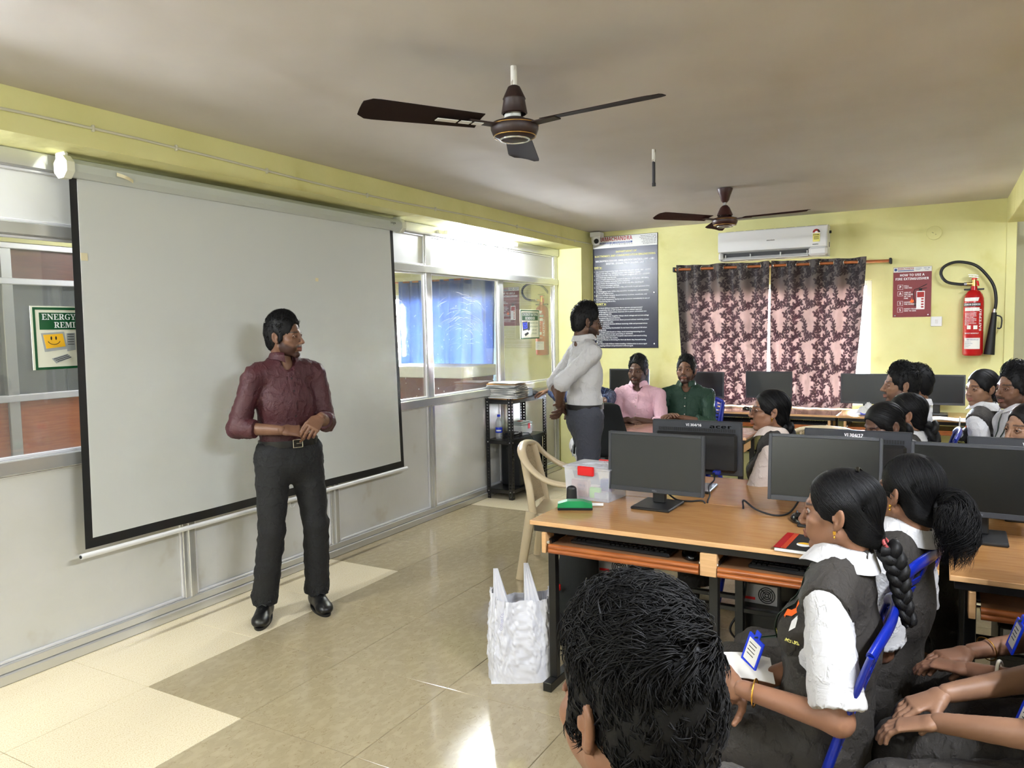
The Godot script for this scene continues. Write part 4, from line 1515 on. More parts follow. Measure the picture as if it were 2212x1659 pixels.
# ---------------------------------------------------------------- projection screen
func build_screen() -> void:
	var o := thing("projection_screen", "large pull-down projection screen with black borders hanging before the partition", "projection screen", V(0.1, 0.5, 4.45))
	var c := V(0.1, 0.5, 4.45)
	var top := 2.33
	var bend := func(u: float, v: float, off: float) -> Vector3:
		var zl := lerpf(5.70, 5.672, v)
		var zr := lerpf(3.212, 3.268, v)
		var yb := lerpf(0.545, 0.527, u)
		return V(0.1 + off + 0.004 * sin(u * 9.0 + v * 2.0) * (1.0 - v * 0.6) + 0.003 * sin(u * 23.0 + 1.0) * (1.0 - v), lerpf(yb, top, v), lerpf(zl, zr, u)) - c
	var g := ms()
	g.surf(48, 40, func(u: float, v: float): return bend.call(u, v, 0.0), 0.0012)
	part("black_border", g, M.border_black, o)
	g = ms()
	g.surf(48, 40, func(u: float, v: float): return bend.call(lerpf(0.015, 0.985, u), lerpf(0.027, 1.0, v), 0.0012), 0.001)
	part("white_surface", g, M.screen_white, o)
	g = ms()
	g.tube([V(0.004, 0.015, 1.275), V(0.004, 0.012, -1.265)], 0.0135, 12)
	part("bottom_bar", g, M.white_plastic, o)
	g = ms()
	g.ball(V(0.004, 0.015, 1.277), V(0.009, 0.009, 0.004), 10, 6)
	part("bar_plug", g, M.rubber, o)
	g = ms()
	var hook := []
	for k in 12:
		var a := -0.6 + 3.6 * k / 11.0
		hook.append(V(0.004, -0.018 - 0.02 * sin(a), -0.08 + 0.02 * cos(a)))
	g.tube(hook, 0.0022, 6)
	part("pull_hook", g, M.white_plastic, o)
	# octagonal roller case with end caps
	g = ms()
	var oct := func(r: float) -> PackedVector2Array:
		var p := PackedVector2Array()
		for k in 8:
			var a := TAU * (k + 0.5) / 8
			p.append(Vector2(cos(a) * r, sin(a) * r))
		return p
	g.T = Transform3D(Basis(), V(0.005, 1.845, 0))
	g.prism(oct.call(0.046), -1.25, 1.225)
	part("roller_case", g, M.case_grey, o)
	for e in [[1.225, 1.262], [-1.272, -1.235]]:
		g = ms()
		g.T = Transform3D(Basis(), V(0.005, 1.845, 0))
		g.prism(oct.call(0.056), e[0], e[1])
		g.box(V(-0.015, 0.045, (e[0] + e[1]) / 2), V(0.07, 0.05, 0.025), 0.006)
		part("end_cap", g, M.sign_cream, o)
	g = ms()
	var q := ms()
	text(q, "Inlight", Vector3.ZERO, 0.014, "bold", 0, 0.06, true)
	g.add(q, Transform3D(Basis(Vector3.UP, PI / 2), V(0.048, 1.845, -1.13)))
	part("case_lettering", g, M.ink_black, o)
	for e in [[5.625, 1.94, 0.034, 0.036], [4.083, 1.905, 0.026, 0.022]]:
		var t := thing("tape_patch", "square of yellowed tape near the screen's left edge" if e[0] > 5 else "square of yellowed tape on the upper middle of the screen", "tape", V(0.1065, e[1], e[0]))
		g = ms()
		g.box(Vector3.ZERO, V(0.001, e[3], e[2]), 0.0003)
		part("patch", g, M.tape_cream, t)
	var t := thing("tape_strip", "short loose strip of masking tape hanging from the screen's roller case", "tape", V(0.156, 2.345, 5.427))
	g = ms()
	g.surf(6, 2, func(u: float, v: float): return V(0.004 + 0.012 * sin(u * PI), -0.022 * u + 0.017 * v - 0.01, 0.045 - 0.085 * u), 0.0008)
	part("strip", g, M.tape_cream, t)
# ---------------------------------------------------------------- desks
# front of the desk faces +z of its own; trays: number of pull-out keyboard trays
func desk(at: Vector3, turn: float, w: float, d: float, trays: int, label: String, top := "desk_wood") -> Node3D:
	var o := thing("computer_desk", label, "desk", at, turn, "")
	var g := ms()
	g.slab(V(-w / 2, 0.731, -d / 2), V(w / 2, 0.75, d / 2 - 0.004), 0.002)
	part("desk_top", g, M[top], o)
	g = ms()
	g.slab(V(-w / 2, 0.7315, d / 2 - 0.004), V(w / 2, 0.7495, d / 2), 0.0015)
	g.slab(V(-w / 2 - 0.002, 0.7315, -d / 2), V(-w / 2, 0.7495, d / 2), 0.0008)
	part("edge_band", g, M.edge_wood, o)
	g = ms()
	for z in [d / 2 - 0.03, -d / 2 + 0.03]:
		g.slab(V(-w / 2 + 0.012, 0.703, z - 0.018), V(w / 2 - 0.012, 0.731, z + 0.018), 0.002)
	for x in [-w / 2 + 0.03, w / 2 - 0.03]:
		g.slab(V(x - 0.018, 0.703, -d / 2 + 0.03), V(x + 0.018, 0.731, d / 2 - 0.03), 0.002)
	part("steel_frame", g, M.black_paint, o)
	for k in trays + 1:
		var x := lerpf(-w / 2 + 0.06, w / 2 - 0.06, float(k) / trays)
		for z in [d / 2 - 0.1, -d / 2 + 0.08]:
			g = ms()
			g.slab(V(x - 0.0175, 0.04, z - 0.0175), V(x + 0.0175, 0.703, z + 0.0175), 0.002)
			part("leg", g, M.black_paint, o)
		g = ms()
		g.slab(V(x - 0.02, 0.0, -d / 2 + 0.02), V(x + 0.02, 0.04, d / 2 - 0.02), 0.002)
		part("foot_bar", g, M.black_paint, o)
	g = ms()
	g.slab(V(-w / 2 + 0.05, 0.3, -d / 2 + 0.055), V(w / 2 - 0.05, 0.32, -d / 2 + 0.085), 0.002)
	part("back_rail", g, M.black_paint, o)
	var tw := (w - 0.1) / trays
	for k in trays:
		var xa := -w / 2 + 0.05 + tw * k + 0.036
		var xb := xa + tw - 0.072
		g = ms()
		g.slab(V(xa, 0.632, d / 2 - 0.40), V(xb, 0.650, d / 2 - 0.022))
		part("tray", g, M.tray_wood, o)
		g = ms()
		g.tube([V(xa, 0.646, d / 2 - 0.008), V(xb, 0.646, d / 2 - 0.008)], 0.0115, 12)
		g.tube([V(xa, 0.628, d / 2 - 0.006), V(xb, 0.628, d / 2 - 0.006)], 0.011, 12)
		part("tray_rail", g, M.rail_wood, o)
		for x in [xa - 0.006, xb + 0.006]:
			g = ms()
			g.slab(V(x - 0.006, 0.652, d / 2 - 0.40), V(x + 0.006, 0.672, d / 2 - 0.03), 0.001)
			part("slide", g, M.black_paint, o)
			g = ms()
			g.cyl(V(x - 0.006, 0.66, d / 2 - 0.02), V(x + 0.006, 0.66, d / 2 - 0.02), 0.011, 12)
			part("slide_wheel", g, M.chrome, o)
	for k in trays + 1:
		var x := lerpf(-w / 2 + 0.05, w / 2 - 0.05, float(k) / trays)
		var hw := 0.032 if k > 0 and k < trays else 0.010
		if k == 0:
			x += 0.012
		if k == trays:
			x -= 0.012
		g = ms()
		g.slab(V(x - hw, 0.615, d / 2 - 0.40), V(x + hw, 0.703, d / 2 - 0.004), 0.002)
		part("divider", g, M.edge_wood, o)
	return o

func keyboard(at: Vector3, turn: float, label: String) -> Node3D:
	var o := thing("keyboard", label, "keyboard", at, turn, "black keyboards")
	var g := ms()
	g.T = Transform3D(Basis(Vector3.RIGHT, 0.06), V(0, 0.011, 0))
	g.box(Vector3.ZERO, V(0.44, 0.018, 0.135), 0.006)
	part("case", g, M.black_plastic, o)
	g = ms()
	g.T = Transform3D(Basis(Vector3.RIGHT, 0.06), V(0, 0.022, 0))
	for r in 6:
		var n := 21 if r > 0 else 19
		var x := -0.21
		for k in n:
			var w := 0.02
			if r == 5 and k == 3:
				w = 0.115
			elif r == 5 and k > 3 and k < 8:
				continue
			if k == 14 or k == 17:
				x += 0.006
			if x + w > 0.212:
				break
			g.box(V(x + w / 2, 0, -0.052 + 0.0205 * r), V(w - 0.003, 0.007, 0.0172), 0.0022)
			x += w
	var ks := part("keys", g, M.key_plastic, o)
	ks.set_meta("kind", "stuff")
	return o

func mouse(at: Vector3, turn: float, label: String) -> Node3D:
	var o := thing("computer_mouse", label, "mouse", at, turn, "black computer mice")
	var f := Fld.new(V(-0.05, -0.01, -0.08), V(0.05, 0.06, 0.08), 0.004)
	f.ell(V(0, 0.008, 0.0), V(0.031, 0.028, 0.056), 0.004)
	f.cut(V(0, 0.0005, 0), Vector3.DOWN)
	var g := ms()
	f.mesh(g)
	part("shell", g, M.gloss_black, o)
	g = ms()
	g.T = Transform3D(Basis(Vector3(0, 0, 1), PI / 2), V(0, 0.033, -0.03))
	g.lathe([Vector2(0, -0.003), Vector2(0.006, -0.003), Vector2(0.006, 0.003), Vector2(0, 0.003)], 12)
	part("wheel", g, M.charcoal_plastic, o)
	return o

# monitor whose picture faces +z; tilt leans it back
func monitor(at: Vector3, turn: float, w: float, h: float, y0: float, tilt: float, label: String, group: String, screen := "screen_glass", brand := "", wide_base := true) -> Node3D:
	var o := thing("monitor", label, "monitor", at, turn, group)
	var B := Transform3D(Basis(Vector3.RIGHT, -tilt), V(0, y0 + h / 2, 0.02))
	var g := ms()
	g.T = B
	var bz := 0.013
	g.slab(V(-w / 2, -h / 2, -0.018), V(w / 2, h / 2, 0.0), 0.004)
	for e in [[-w / 2, -w / 2 + bz, -h / 2, h / 2], [w / 2 - bz, w / 2, -h / 2, h / 2], [-w / 2 + bz, w / 2 - bz, h / 2 - bz, h / 2], [-w / 2 + bz, w / 2 - bz, -h / 2, -h / 2 + 0.021]]:
		g.slab(V(e[0], e[2], 0.0), V(e[1], e[3], 0.004), 0.0015)
	part("bezel", g, M.charcoal_plastic, o)
	g = ms()
	g.T = B
	g.slab(V(-w / 2 + bz, -h / 2 + 0.021, -0.002), V(w / 2 - bz, h / 2 - bz, 0.0012))
	part("screen", g, M[screen], o)
	g = ms()
	g.T = B
	g.slab(V(-w / 2 + 0.02, -h / 2 + 0.02, -0.045), V(w / 2 - 0.02, h / 2 - 0.055, -0.016), 0.012)
	part("back_housing", g, M.black_plastic, o)
	g = ms()
	g.T = B
	for k in 36:
		g.slab(V(-w / 2 + 0.03 + (w - 0.06) * k / 36, h / 2 - 0.052, -0.021), V(-w / 2 + 0.03 + (w - 0.06) * (k + 0.6) / 36, h / 2 - 0.036, -0.016))
	var vn := part("vents", g, M.rubber, o)
	vn.set_meta("kind", "stuff")
	g = ms()
	g.slab(V(-0.03, 0.012, -0.055), V(0.03, y0 + 0.10, -0.03), 0.004)
	part("neck", g, M.black_plastic, o)
	g = ms()
	var bw := 0.09
	g.slab(V(-bw, 0.0, -0.12), V(bw, 0.013, 0.09), 0.004)
	part("base", g, M.black_plastic, o)
	if brand:
		g = ms()
		g.T = B
		text(g, brand, V(0, -h / 2 + 0.007, 0.0045), 0.007, "bold", 0)
		part("front_lettering", g, M.dark_letter, o)
	return o

func back_marks(o: Node3D, w: float, h: float, y0: float, tilt: float, brand: String, written: String) -> void:
	var B := Transform3D(Basis(Vector3.RIGHT, -tilt), V(0, y0 + h / 2, 0.02)) * Transform3D(Basis(Vector3.UP, PI), Vector3.ZERO)
	if brand:
		var g := ms()
		g.T = B
		text(g, brand, V(w / 2 - 0.05, h / 2 - 0.034, 0.0186), 0.017, "bold", 1, 0.105, true)
		part("back_lettering", g, M.gloss_black, o)
	if written:
		var g := ms()
		g.T = B
		text(g, written, V(-0.012, h / 2 - 0.028, 0.0186), 0.0125, "bold", 0)
		part("painted_mark", g, M.ink_white, o)

func tower(at: Vector3, turn: float, label: String) -> Node3D:
	var o := thing("computer_tower", label, "computer", at, turn, "")
	var g := ms()
	g.slab(V(-0.09, 0.0, -0.2), V(0.09, 0.42, 0.2), 0.006)
	part("case", g, M.black_paint, o)
	g = ms()
	g.slab(V(-0.075, 0.325, 0.2), V(0.075, 0.412, 0.203), 0.001)
	part("power_supply", g, M.steel_plate, o)
	for k in 4:
		g = ms()
		var r := 0.008 + 0.009 * k
		var ring := []
		for j in 25:
			var a := TAU * j / 24
			ring.append(V(0.03 + cos(a) * r, 0.368 + sin(a) * r, 0.2045))
		g.tube(ring, 0.0022, 6, false)
		part("fan_grille", g, M.rubber, o)
	g = ms()
	for k in 4:
		var a := TAU * (k + 0.5) / 4
		g.bar(V(0.03 + cos(a) * 0.008, 0.368 + sin(a) * 0.008, 0.2045), V(0.03 + cos(a) * 0.036, 0.368 + sin(a) * 0.036, 0.2045), 0.003, 0.003)
	part("fan_spokes", g, M.rubber, o)
	g = ms()
	g.slab(V(-0.07, 0.34, 0.203), V(-0.02, 0.352, 0.2035))
	part("red_label", g, M.red_plastic, o)
	g = ms()
	for k in 5:
		g.slab(V(-0.05, 0.05 + 0.02 * k, 0.2), V(0.055, 0.058 + 0.02 * k, 0.202))
	part("slot_covers", g, M.dark_steel, o)
	return o

func cable(called: String, label: String, ps: Array, r := 0.004) -> void:
	var o := thing(called, label, "cable", ps[0])
	var q := []
	for p in smooth_path(ps, 8):
		q.append(p - ps[0])
	var g := ms()
	g.tube(q, r, 8)
	part("cord", g, M.rubber, o)

func build_desks() -> void:
	mat("key_plastic", Color(0.045, 0.045, 0.05), 0.45)
	mat("gloss_black", Color(0.025, 0.025, 0.028), 0.18)
	mat("dark_letter", Color(0.42, 0.43, 0.45), 0.4)
	mat("steel_plate", Color(0.62, 0.62, 0.63), 0.4, 0.4)
	var a := V(2.903, 0, 4.695)
	desk(a, 0.0, 1.516, 0.61, 2, "wooden computer desk in front with an empty tray front and green duster on top")
	desk(V(2.903, 0, 4.075), PI, 1.516, 0.62, 2, "wooden computer desk joined behind the front desk, where the woman in glasses sits")
	desk(V(4.45, 0, 4.735), 0.0, 1.516, 0.61, 2, "wooden computer desk at the right, behind the woman with the ponytail")
	desk(V(4.45, 0, 4.115), PI, 1.516, 0.62, 2, "wooden computer desk at the right, joined behind the ponytailed woman's desk")
	desk(V(1.86, 0, 1.99), 0.0, 1.18, 0.56, 2, "pinkish topped desk standing in front of the green shirted man", "pink_wood")
	desk(V(0.99, 0, 0.335), 0.0, 1.25, 0.6, 2, "desk along the back wall below the notice board", "pink_wood")
	desk(V(2.245, 0, 0.335), 0.0, 1.25, 0.6, 2, "desk along the back wall below the curtains", "pink_wood")
	desk(V(3.50, 0, 0.335), 0.0, 1.25, 0.6, 2, "desk along the back wall below the red poster and extinguisher", "desk_wood")
	# monitors on the front desk
	monitor(V(2.55, 0.75, 4.545), -0.03, 0.447, 0.268, 0.068, 0.03, "black monitor on the front desk beside the clear storage box", "front desk monitors", "screen_grey", "DELL")
	monitor(V(3.252, 0.75, 4.55), 0.03, 0.425, 0.272, 0.092, 0.1, "black monitor behind the woman with the gold earring, tilted back", "front desk monitors", "screen_glass")
	monitor(V(3.79, 0.75, 4.53), -0.02, 0.46, 0.268, 0.088, 0.04, "black monitor at the right, behind the ponytailed woman", "front desk monitors", "screen_glass", "acer")
	var o := monitor(V(2.598, 0.75, 4.08), PI + 0.04, 0.445, 0.268, 0.072, 0.02, "monitor seen from the back with raised maker's lettering and a blue plug", "monitors seen from the back")
	back_marks(o, 0.445, 0.268, 0.072, 0.02, "acer", "VI 304/16")
	var g := ms()
	g.slab(V(-0.13, 0.085, -0.065), V(-0.095, 0.105, -0.03), 0.004)
	part("blue_plug", g, M.blue_plastic, o)
	o = monitor(V(3.329, 0.75, 4.08), PI - 0.01, 0.445, 0.268, 0.06, 0.02, "monitor seen from the back, marked in white paint, before the bowed woman", "monitors seen from the back")
	back_marks(o, 0.445, 0.268, 0.06, 0.02, "", "VI 304/17")
	o = monitor(V(3.98, 0.75, 4.08), PI, 0.445, 0.268, 0.056, 0.02, "monitor seen from the back at the right picture edge", "monitors seen from the back")
	back_marks(o, 0.445, 0.268, 0.056, 0.02, "acer", "VI 3")
	# row of monitors along the back wall
	monitor(V(0.828, 0.75, 0.3), 0.0, 0.435, 0.256, 0.118, 0.02, "black monitor by the back wall behind the man in the pink shirt", "back row monitors")
	monitor(V(1.595, 0.75, 0.3), 0.0, 0.432, 0.262, 0.093, 0.02, "black monitor by the back wall behind the man in the green shirt", "back row monitors")
	monitor(V(2.233, 0.75, 0.3), 0.0, 0.427, 0.257, 0.108, 0.02, "grey screened monitor in front of the middle of the curtains", "back row monitors", "screen_grey")
	monitor(V(3.08, 0.75, 0.3), 0.0, 0.427, 0.272, 0.082, 0.02, "grey screened monitor left of the man in profile, by the window edge", "back row monitors", "screen_grey")
	monitor(V(3.63, 0.75, 0.3), 0.0, 0.43, 0.262, 0.09, 0.02, "black monitor below the red poster, behind the writing woman's hand", "back row monitors")
	# keyboards and mice
	keyboard(V(2.52, 0.650, 4.87), -0.05, "black keyboard on the left tray of the front desk")
	keyboard(V(3.26, 0.650, 4.885), -0.08, "black keyboard on the right tray of the front desk")
	keyboard(V(1.95, 0.650, 0.52), 0.0, "black keyboard on a tray of the back desk under the grey monitor")
	keyboard(V(2.60, 0.650, 0.52), 0.0, "black keyboard on a tray of the back desk below the right curtain")
	mouse(V(2.806, 0.650, 4.9), 0.5, "black mouse on the left tray of the front desk")
	mouse(V(3.155, 0.750, 4.545), 0.3, "black mouse on the front desk by the gold-earringed woman's nose")
	mouse(V(2.06, 0.750, 0.45), 0.8, "black mouse on the back desk under the grey monitor")
	# towers under the desks
	tower(V(2.27, 0.03, 4.2), 0.05, "black computer tower with a silver fan panel, under the left of the front desk")
	tower(V(2.985, 0.0, 4.2), -0.05, "black computer tower under the right tray of the front desk")
	tower(V(3.95, 0.0, 4.3), 0.0, "black computer tower under the right hand desk")
	cable("monitor_cable", "black cable looping over the front desk behind the second monitor", [V(2.905, 0.70, 4.425), V(2.905, 0.756, 4.42), V(2.91, 0.79, 4.43), V(2.97, 0.765, 4.47), V(3.05, 0.755, 4.50), V(3.10, 0.757, 4.45), V(3.125, 0.79, 4.36), V(3.14, 0.84, 4.40), V(3.16, 0.87, 4.49)], 0.0042)
	cable("video_cable", "black cable hanging from the blue plug of the lettered monitor", [V(2.70, 0.85, 4.13), V(2.715, 0.82, 4.18), V(2.70, 0.795, 4.22), V(2.725, 0.77, 4.30), V(2.735, 0.755, 4.375), V(2.737, 0.70, 4.383)], 0.0038)
	cable("power_cable", "black power cable lying behind the front monitor's base", [V(2.56, 0.79, 4.42), V(2.60, 0.757, 4.40), V(2.66, 0.755, 4.395), V(2.72, 0.757, 4.383), V(2.73, 0.70, 4.382)], 0.0042)
	cable("floor_cable", "black cable hanging beneath the front desk near its middle leg", [V(2.95, 0.60, 4.45), V(2.93, 0.42, 4.47), V(2.90, 0.3, 4.44), V(2.86, 0.2, 4.46), V(2.95, 0.1, 4.4)], 0.005)
	# exercise book with a pen lying on it
	o = thing("notebook", "black and red notebook with a yellow sticker on the front desk edge", "notebook", V(3.225, 0.75, 4.905), -0.06)
	g = ms()
	g.slab(V(-0.075, 0.0, -0.105), V(0.075, 0.012, 0.105), 0.001)
	part("pages", g, M.paper, o)
	g = ms()
	g.slab(V(-0.077, 0.012, -0.107), V(0.077, 0.0145, 0.107), 0.0008)
	part("cover", g, M.ink_black, o)
	g = ms()
	g.slab(V(-0.0775, 0.0143, -0.1075), V(-0.052, 0.0155, 0.1075))
	part("red_stripe", g, M.red_paint, o)
	g = ms()
	g.slab(V(-0.052, 0.0143, -0.1075), V(-0.034, 0.0155, 0.1075))
	part("orange_stripe", g, mat("brick_print", Color(0.72, 0.25, 0.13), 0.4), o)
	g = ms()
	g.T = Transform3D(Basis(), V(0.012, 0.0145, 0.03))
	g.lathe([Vector2(0.026, 0), Vector2(0.026, 0.001), Vector2(0, 0.001)], 20)
	part("sticker", g, M.ink_white, o)
	g = ms()
	g.T = Transform3D(Basis(), V(0.012, 0.0156, 0.03))
	g.lathe([Vector2(0.0235, 0), Vector2(0.0235, 0.0005), Vector2(0, 0.0005)], 20, PI, TAU)
	part("sticker_print", g, M.smile_yellow, o)
	o = thing("pen", "blue capped pink pen lying along the near edge of the notebook", "pen", V(3.155, 0.7555, 5.0 - 0.012), -0.05)
	g = ms()
	g.cyl(V(0.025, 0, 0), V(0.16, 0, 0), 0.005, 10)
	part("barrel", g, mat("pink_barrel", Color(0.72, 0.5, 0.58), 0.3), o)
	g = ms()
	g.cyl(V(-0.005, 0, 0), V(0.027, 0, 0), 0.0056, 10)
	part("cap", g, M.bright_blue, o)
	storage_box()
	# duster and markers
	o = thing("board_duster", "green whiteboard duster with a black felt pad on the front desk corner", "duster", V(2.237, 0.75, 4.742), 0.43)
	g = ms()
	g.slab(V(-0.078, 0.0, -0.025), V(0.078, 0.012, 0.025), 0.003)
	part("felt_pad", g, M.felt, o)
	g = ms()
	g.T = Transform3D(Basis(), V(0, 0.012, 0))
	g.prism(PackedVector2Array([Vector2(-0.078, 0), Vector2(0.078, 0), Vector2(0.076, 0.018), Vector2(0.035, 0.03), Vector2(-0.035, 0.03), Vector2(-0.076, 0.018)]), -0.025, 0.025)
	for k in 6:
		for s in [-1, 1]:
			g.box(V(s * (0.045 + 0.006 * k), 0.011, 0.0255), V(0.002, 0.018, 0.002))
	part("handle", g, M.green_plastic, o)
	for e in [[V(2.205, 0.7575, 4.693), 0.43, "red_plastic", "red marker pen lying behind the green duster"], [V(2.275, 0.7575, 4.66), 0.40, "white_plastic", "white marker pen lying behind the green duster"]]:
		var t := thing("marker_pen", e[3], "marker", e[0], e[1], "marker pens")
		g = ms()
		g.cyl(V(-0.03, 0, 0), V(0.06, 0, 0), 0.0075, 12)
		part("barrel", g, M[e[2]], t)
		g = ms()
		g.cyl(V(-0.065, 0, 0), V(-0.03, 0, 0), 0.0085, 12)
		part("cap", g, M.red_plastic, t)
	o = thing("pouch", "small black pouch standing behind the green duster, beside the clear box", "pouch", V(2.155, 0.75, 4.60), 0.2)
	g = ms()
	var f := Fld.new(V(-0.06, -0.02, -0.06), V(0.06, 0.12, 0.06), 0.005)
	f.cap(V(0, -0.02, 0), V(0, 0.058, 0), 0.027, 0.024, 0.02, 0.017, V(1, 0, 0), 0.01)
	f.cut(V(0, 0.001, 0), Vector3.DOWN)
	f.mesh(g)
	part("pouch_body", g, M.black_plastic, o)
	# papers on the back desk
	o = thing("plastic_packet", "crumpled white and blue plastic packet on the back desk by the window", "packet", V(3.10, 0.75, 0.42), 0.3)
	g = ms()
	g.surf(16, 16, func(u: float, v: float): return V((u - 0.5) * 0.2, 0.004 + 0.11 * sin(PI * u) * sin(PI * v) * (0.6 + 0.4 * sin(u * 17.0 + v * 9.0)), (0.5 - v) * 0.16), 0.001)
	part("film", g, M.white_plastic, o)
	g = ms()
	g.surf(12, 6, func(u: float, v: float): return V((u - 0.5) * 0.16, 0.006 + 0.05 * sin(PI * u) * v * (0.7 + 0.3 * sin(u * 21.0)), 0.085 - 0.05 * v), 0.001)
	part("blue_print", g, M.bright_blue, o)
	o = thing("exercise_sheet", "open white sheets of paper under the writing woman's pen", "paper", V(3.74, 0.75, 0.62), 0.1)
	g = ms()
	g.surf(8, 6, func(u: float, v: float): return V((u - 0.5) * 0.3, 0.008 + 0.006 * sin(u * PI * 2.0), (0.5 - v) * 0.21), 0.006)
	part("sheet", g, M.paper, o)

func storage_box() -> void:
	var o := thing("storage_box", "clear plastic storage box with red latches full of oddments on the front desk", "storage box", V(2.225, 0.75, 4.47), -0.10)
	var w := 0.24
	var d := 0.19
	var h := 0.15
	var g := ms()
	var tp := 0.93
	for k in 4:
		var a := k * PI / 2
		g.T = Transform3D(Basis(Vector3.UP, a), Vector3.ZERO)
		var l := (w if k % 2 == 0 else d) / 2
		var q := (d if k % 2 == 0 else w) / 2
		g.surf(6, 6, func(u: float, v: float):
			var s := lerpf(tp, 1.0, v)
			return V((u - 0.5) * 2 * l * s, h * v + 0.002, q * s), 0.0022)
	g.T = Transform3D()
	g.slab(V(-w / 2 * tp, 0.0, -d / 2 * tp), V(w / 2 * tp, 0.003, d / 2 * tp))
	part("tub", g, M.clear_plastic, o)
	g = ms()
	g.slab(V(-w / 2 - 0.008, h, -d / 2 - 0.008), V(w / 2 + 0.008, h + 0.008, d / 2 + 0.008), 0.003)
	g.slab(V(-w / 2 + 0.015, h + 0.008, -d / 2 + 0.015), V(w / 2 - 0.015, h + 0.013, d / 2 - 0.015), 0.003)
	for k in 3:
		var ring := []
		for j in 13:
			var a := PI * j / 12
			ring.append(V(0.02 + cos(a) * (0.03 + 0.016 * k), h + 0.014, 0.05 - sin(a) * (0.045 + 0.016 * k)))
		g.tube(ring, 0.002, 6)
	part("lid", g, M.clear_plastic, o)
	for e in [[0.0, d / 2 + 0.01, 0.085, 0.02], [0.0, -d / 2 - 0.01, 0.085, 0.02]]:
		g = ms()
		g.slab(V(-0.04, h - 0.03, e[1] - 0.008), V(0.045, h + 0.014, e[1] + 0.008), 0.004)
		part("latch", g, M.red_plastic, o)
	# what can be seen inside
	var items := [["card_box", V(-0.055, 0.045, 0.05), V(0.095, 0.08, 0.03), "kraft_card", "brown card packet with handwriting inside the clear storage box"], ["green_packet", V(0.025, 0.03, 0.055), V(0.055, 0.05, 0.025), "lime", "lime green packet inside the clear storage box"], ["blue_packet", V(0.06, 0.06, 0.0), V(0.06, 0.06, 0.04), "blue_plastic", "blue packet inside the clear storage box"], ["grey_card", V(0.06, 0.02, 0.045), V(0.07, 0.03, 0.05), "grey_ink", "grey card folder inside the clear storage box"], ["red_spool", V(0.085, 0.07, -0.03), V(0.03, 0.05, 0.03), "red_plastic", "red spool inside the clear storage box"]]
	mat("kraft_card", Color(0.70, 0.50, 0.42), 0.8)
	mat("lime", Color(0.55, 0.85, 0.20), 0.6)
	for e in items:
		var t := thing(e[0], e[4], "packet", o.position + Basis(Vector3.UP, o.rotation.y) * (e[1] - V(0, e[2].y / 2 - 0.003, 0)), -0.10 + e[1].x)
		g = ms()
		g.slab(V(-e[2].x / 2, 0, -e[2].z / 2), V(e[2].x / 2, e[2].y, e[2].z / 2), 0.004)
		part("wrapper", g, M[e[3]], t)
		if e[0] == "card_box":
			g = ms()
			text(g, "VIN 10", V(-0.01, 0.05, e[2].z / 2 + 0.0006), 0.010, "sans", -1)
			text(g, "No 42", V(0.0, 0.035, e[2].z / 2 + 0.0006), 0.007, "sans", -1)
			text(g, "MB", V(-0.03, 0.012, e[2].z / 2 + 0.0006), 0.009, "sans", -1)
			part("handwriting", g, M.ink_black, t)

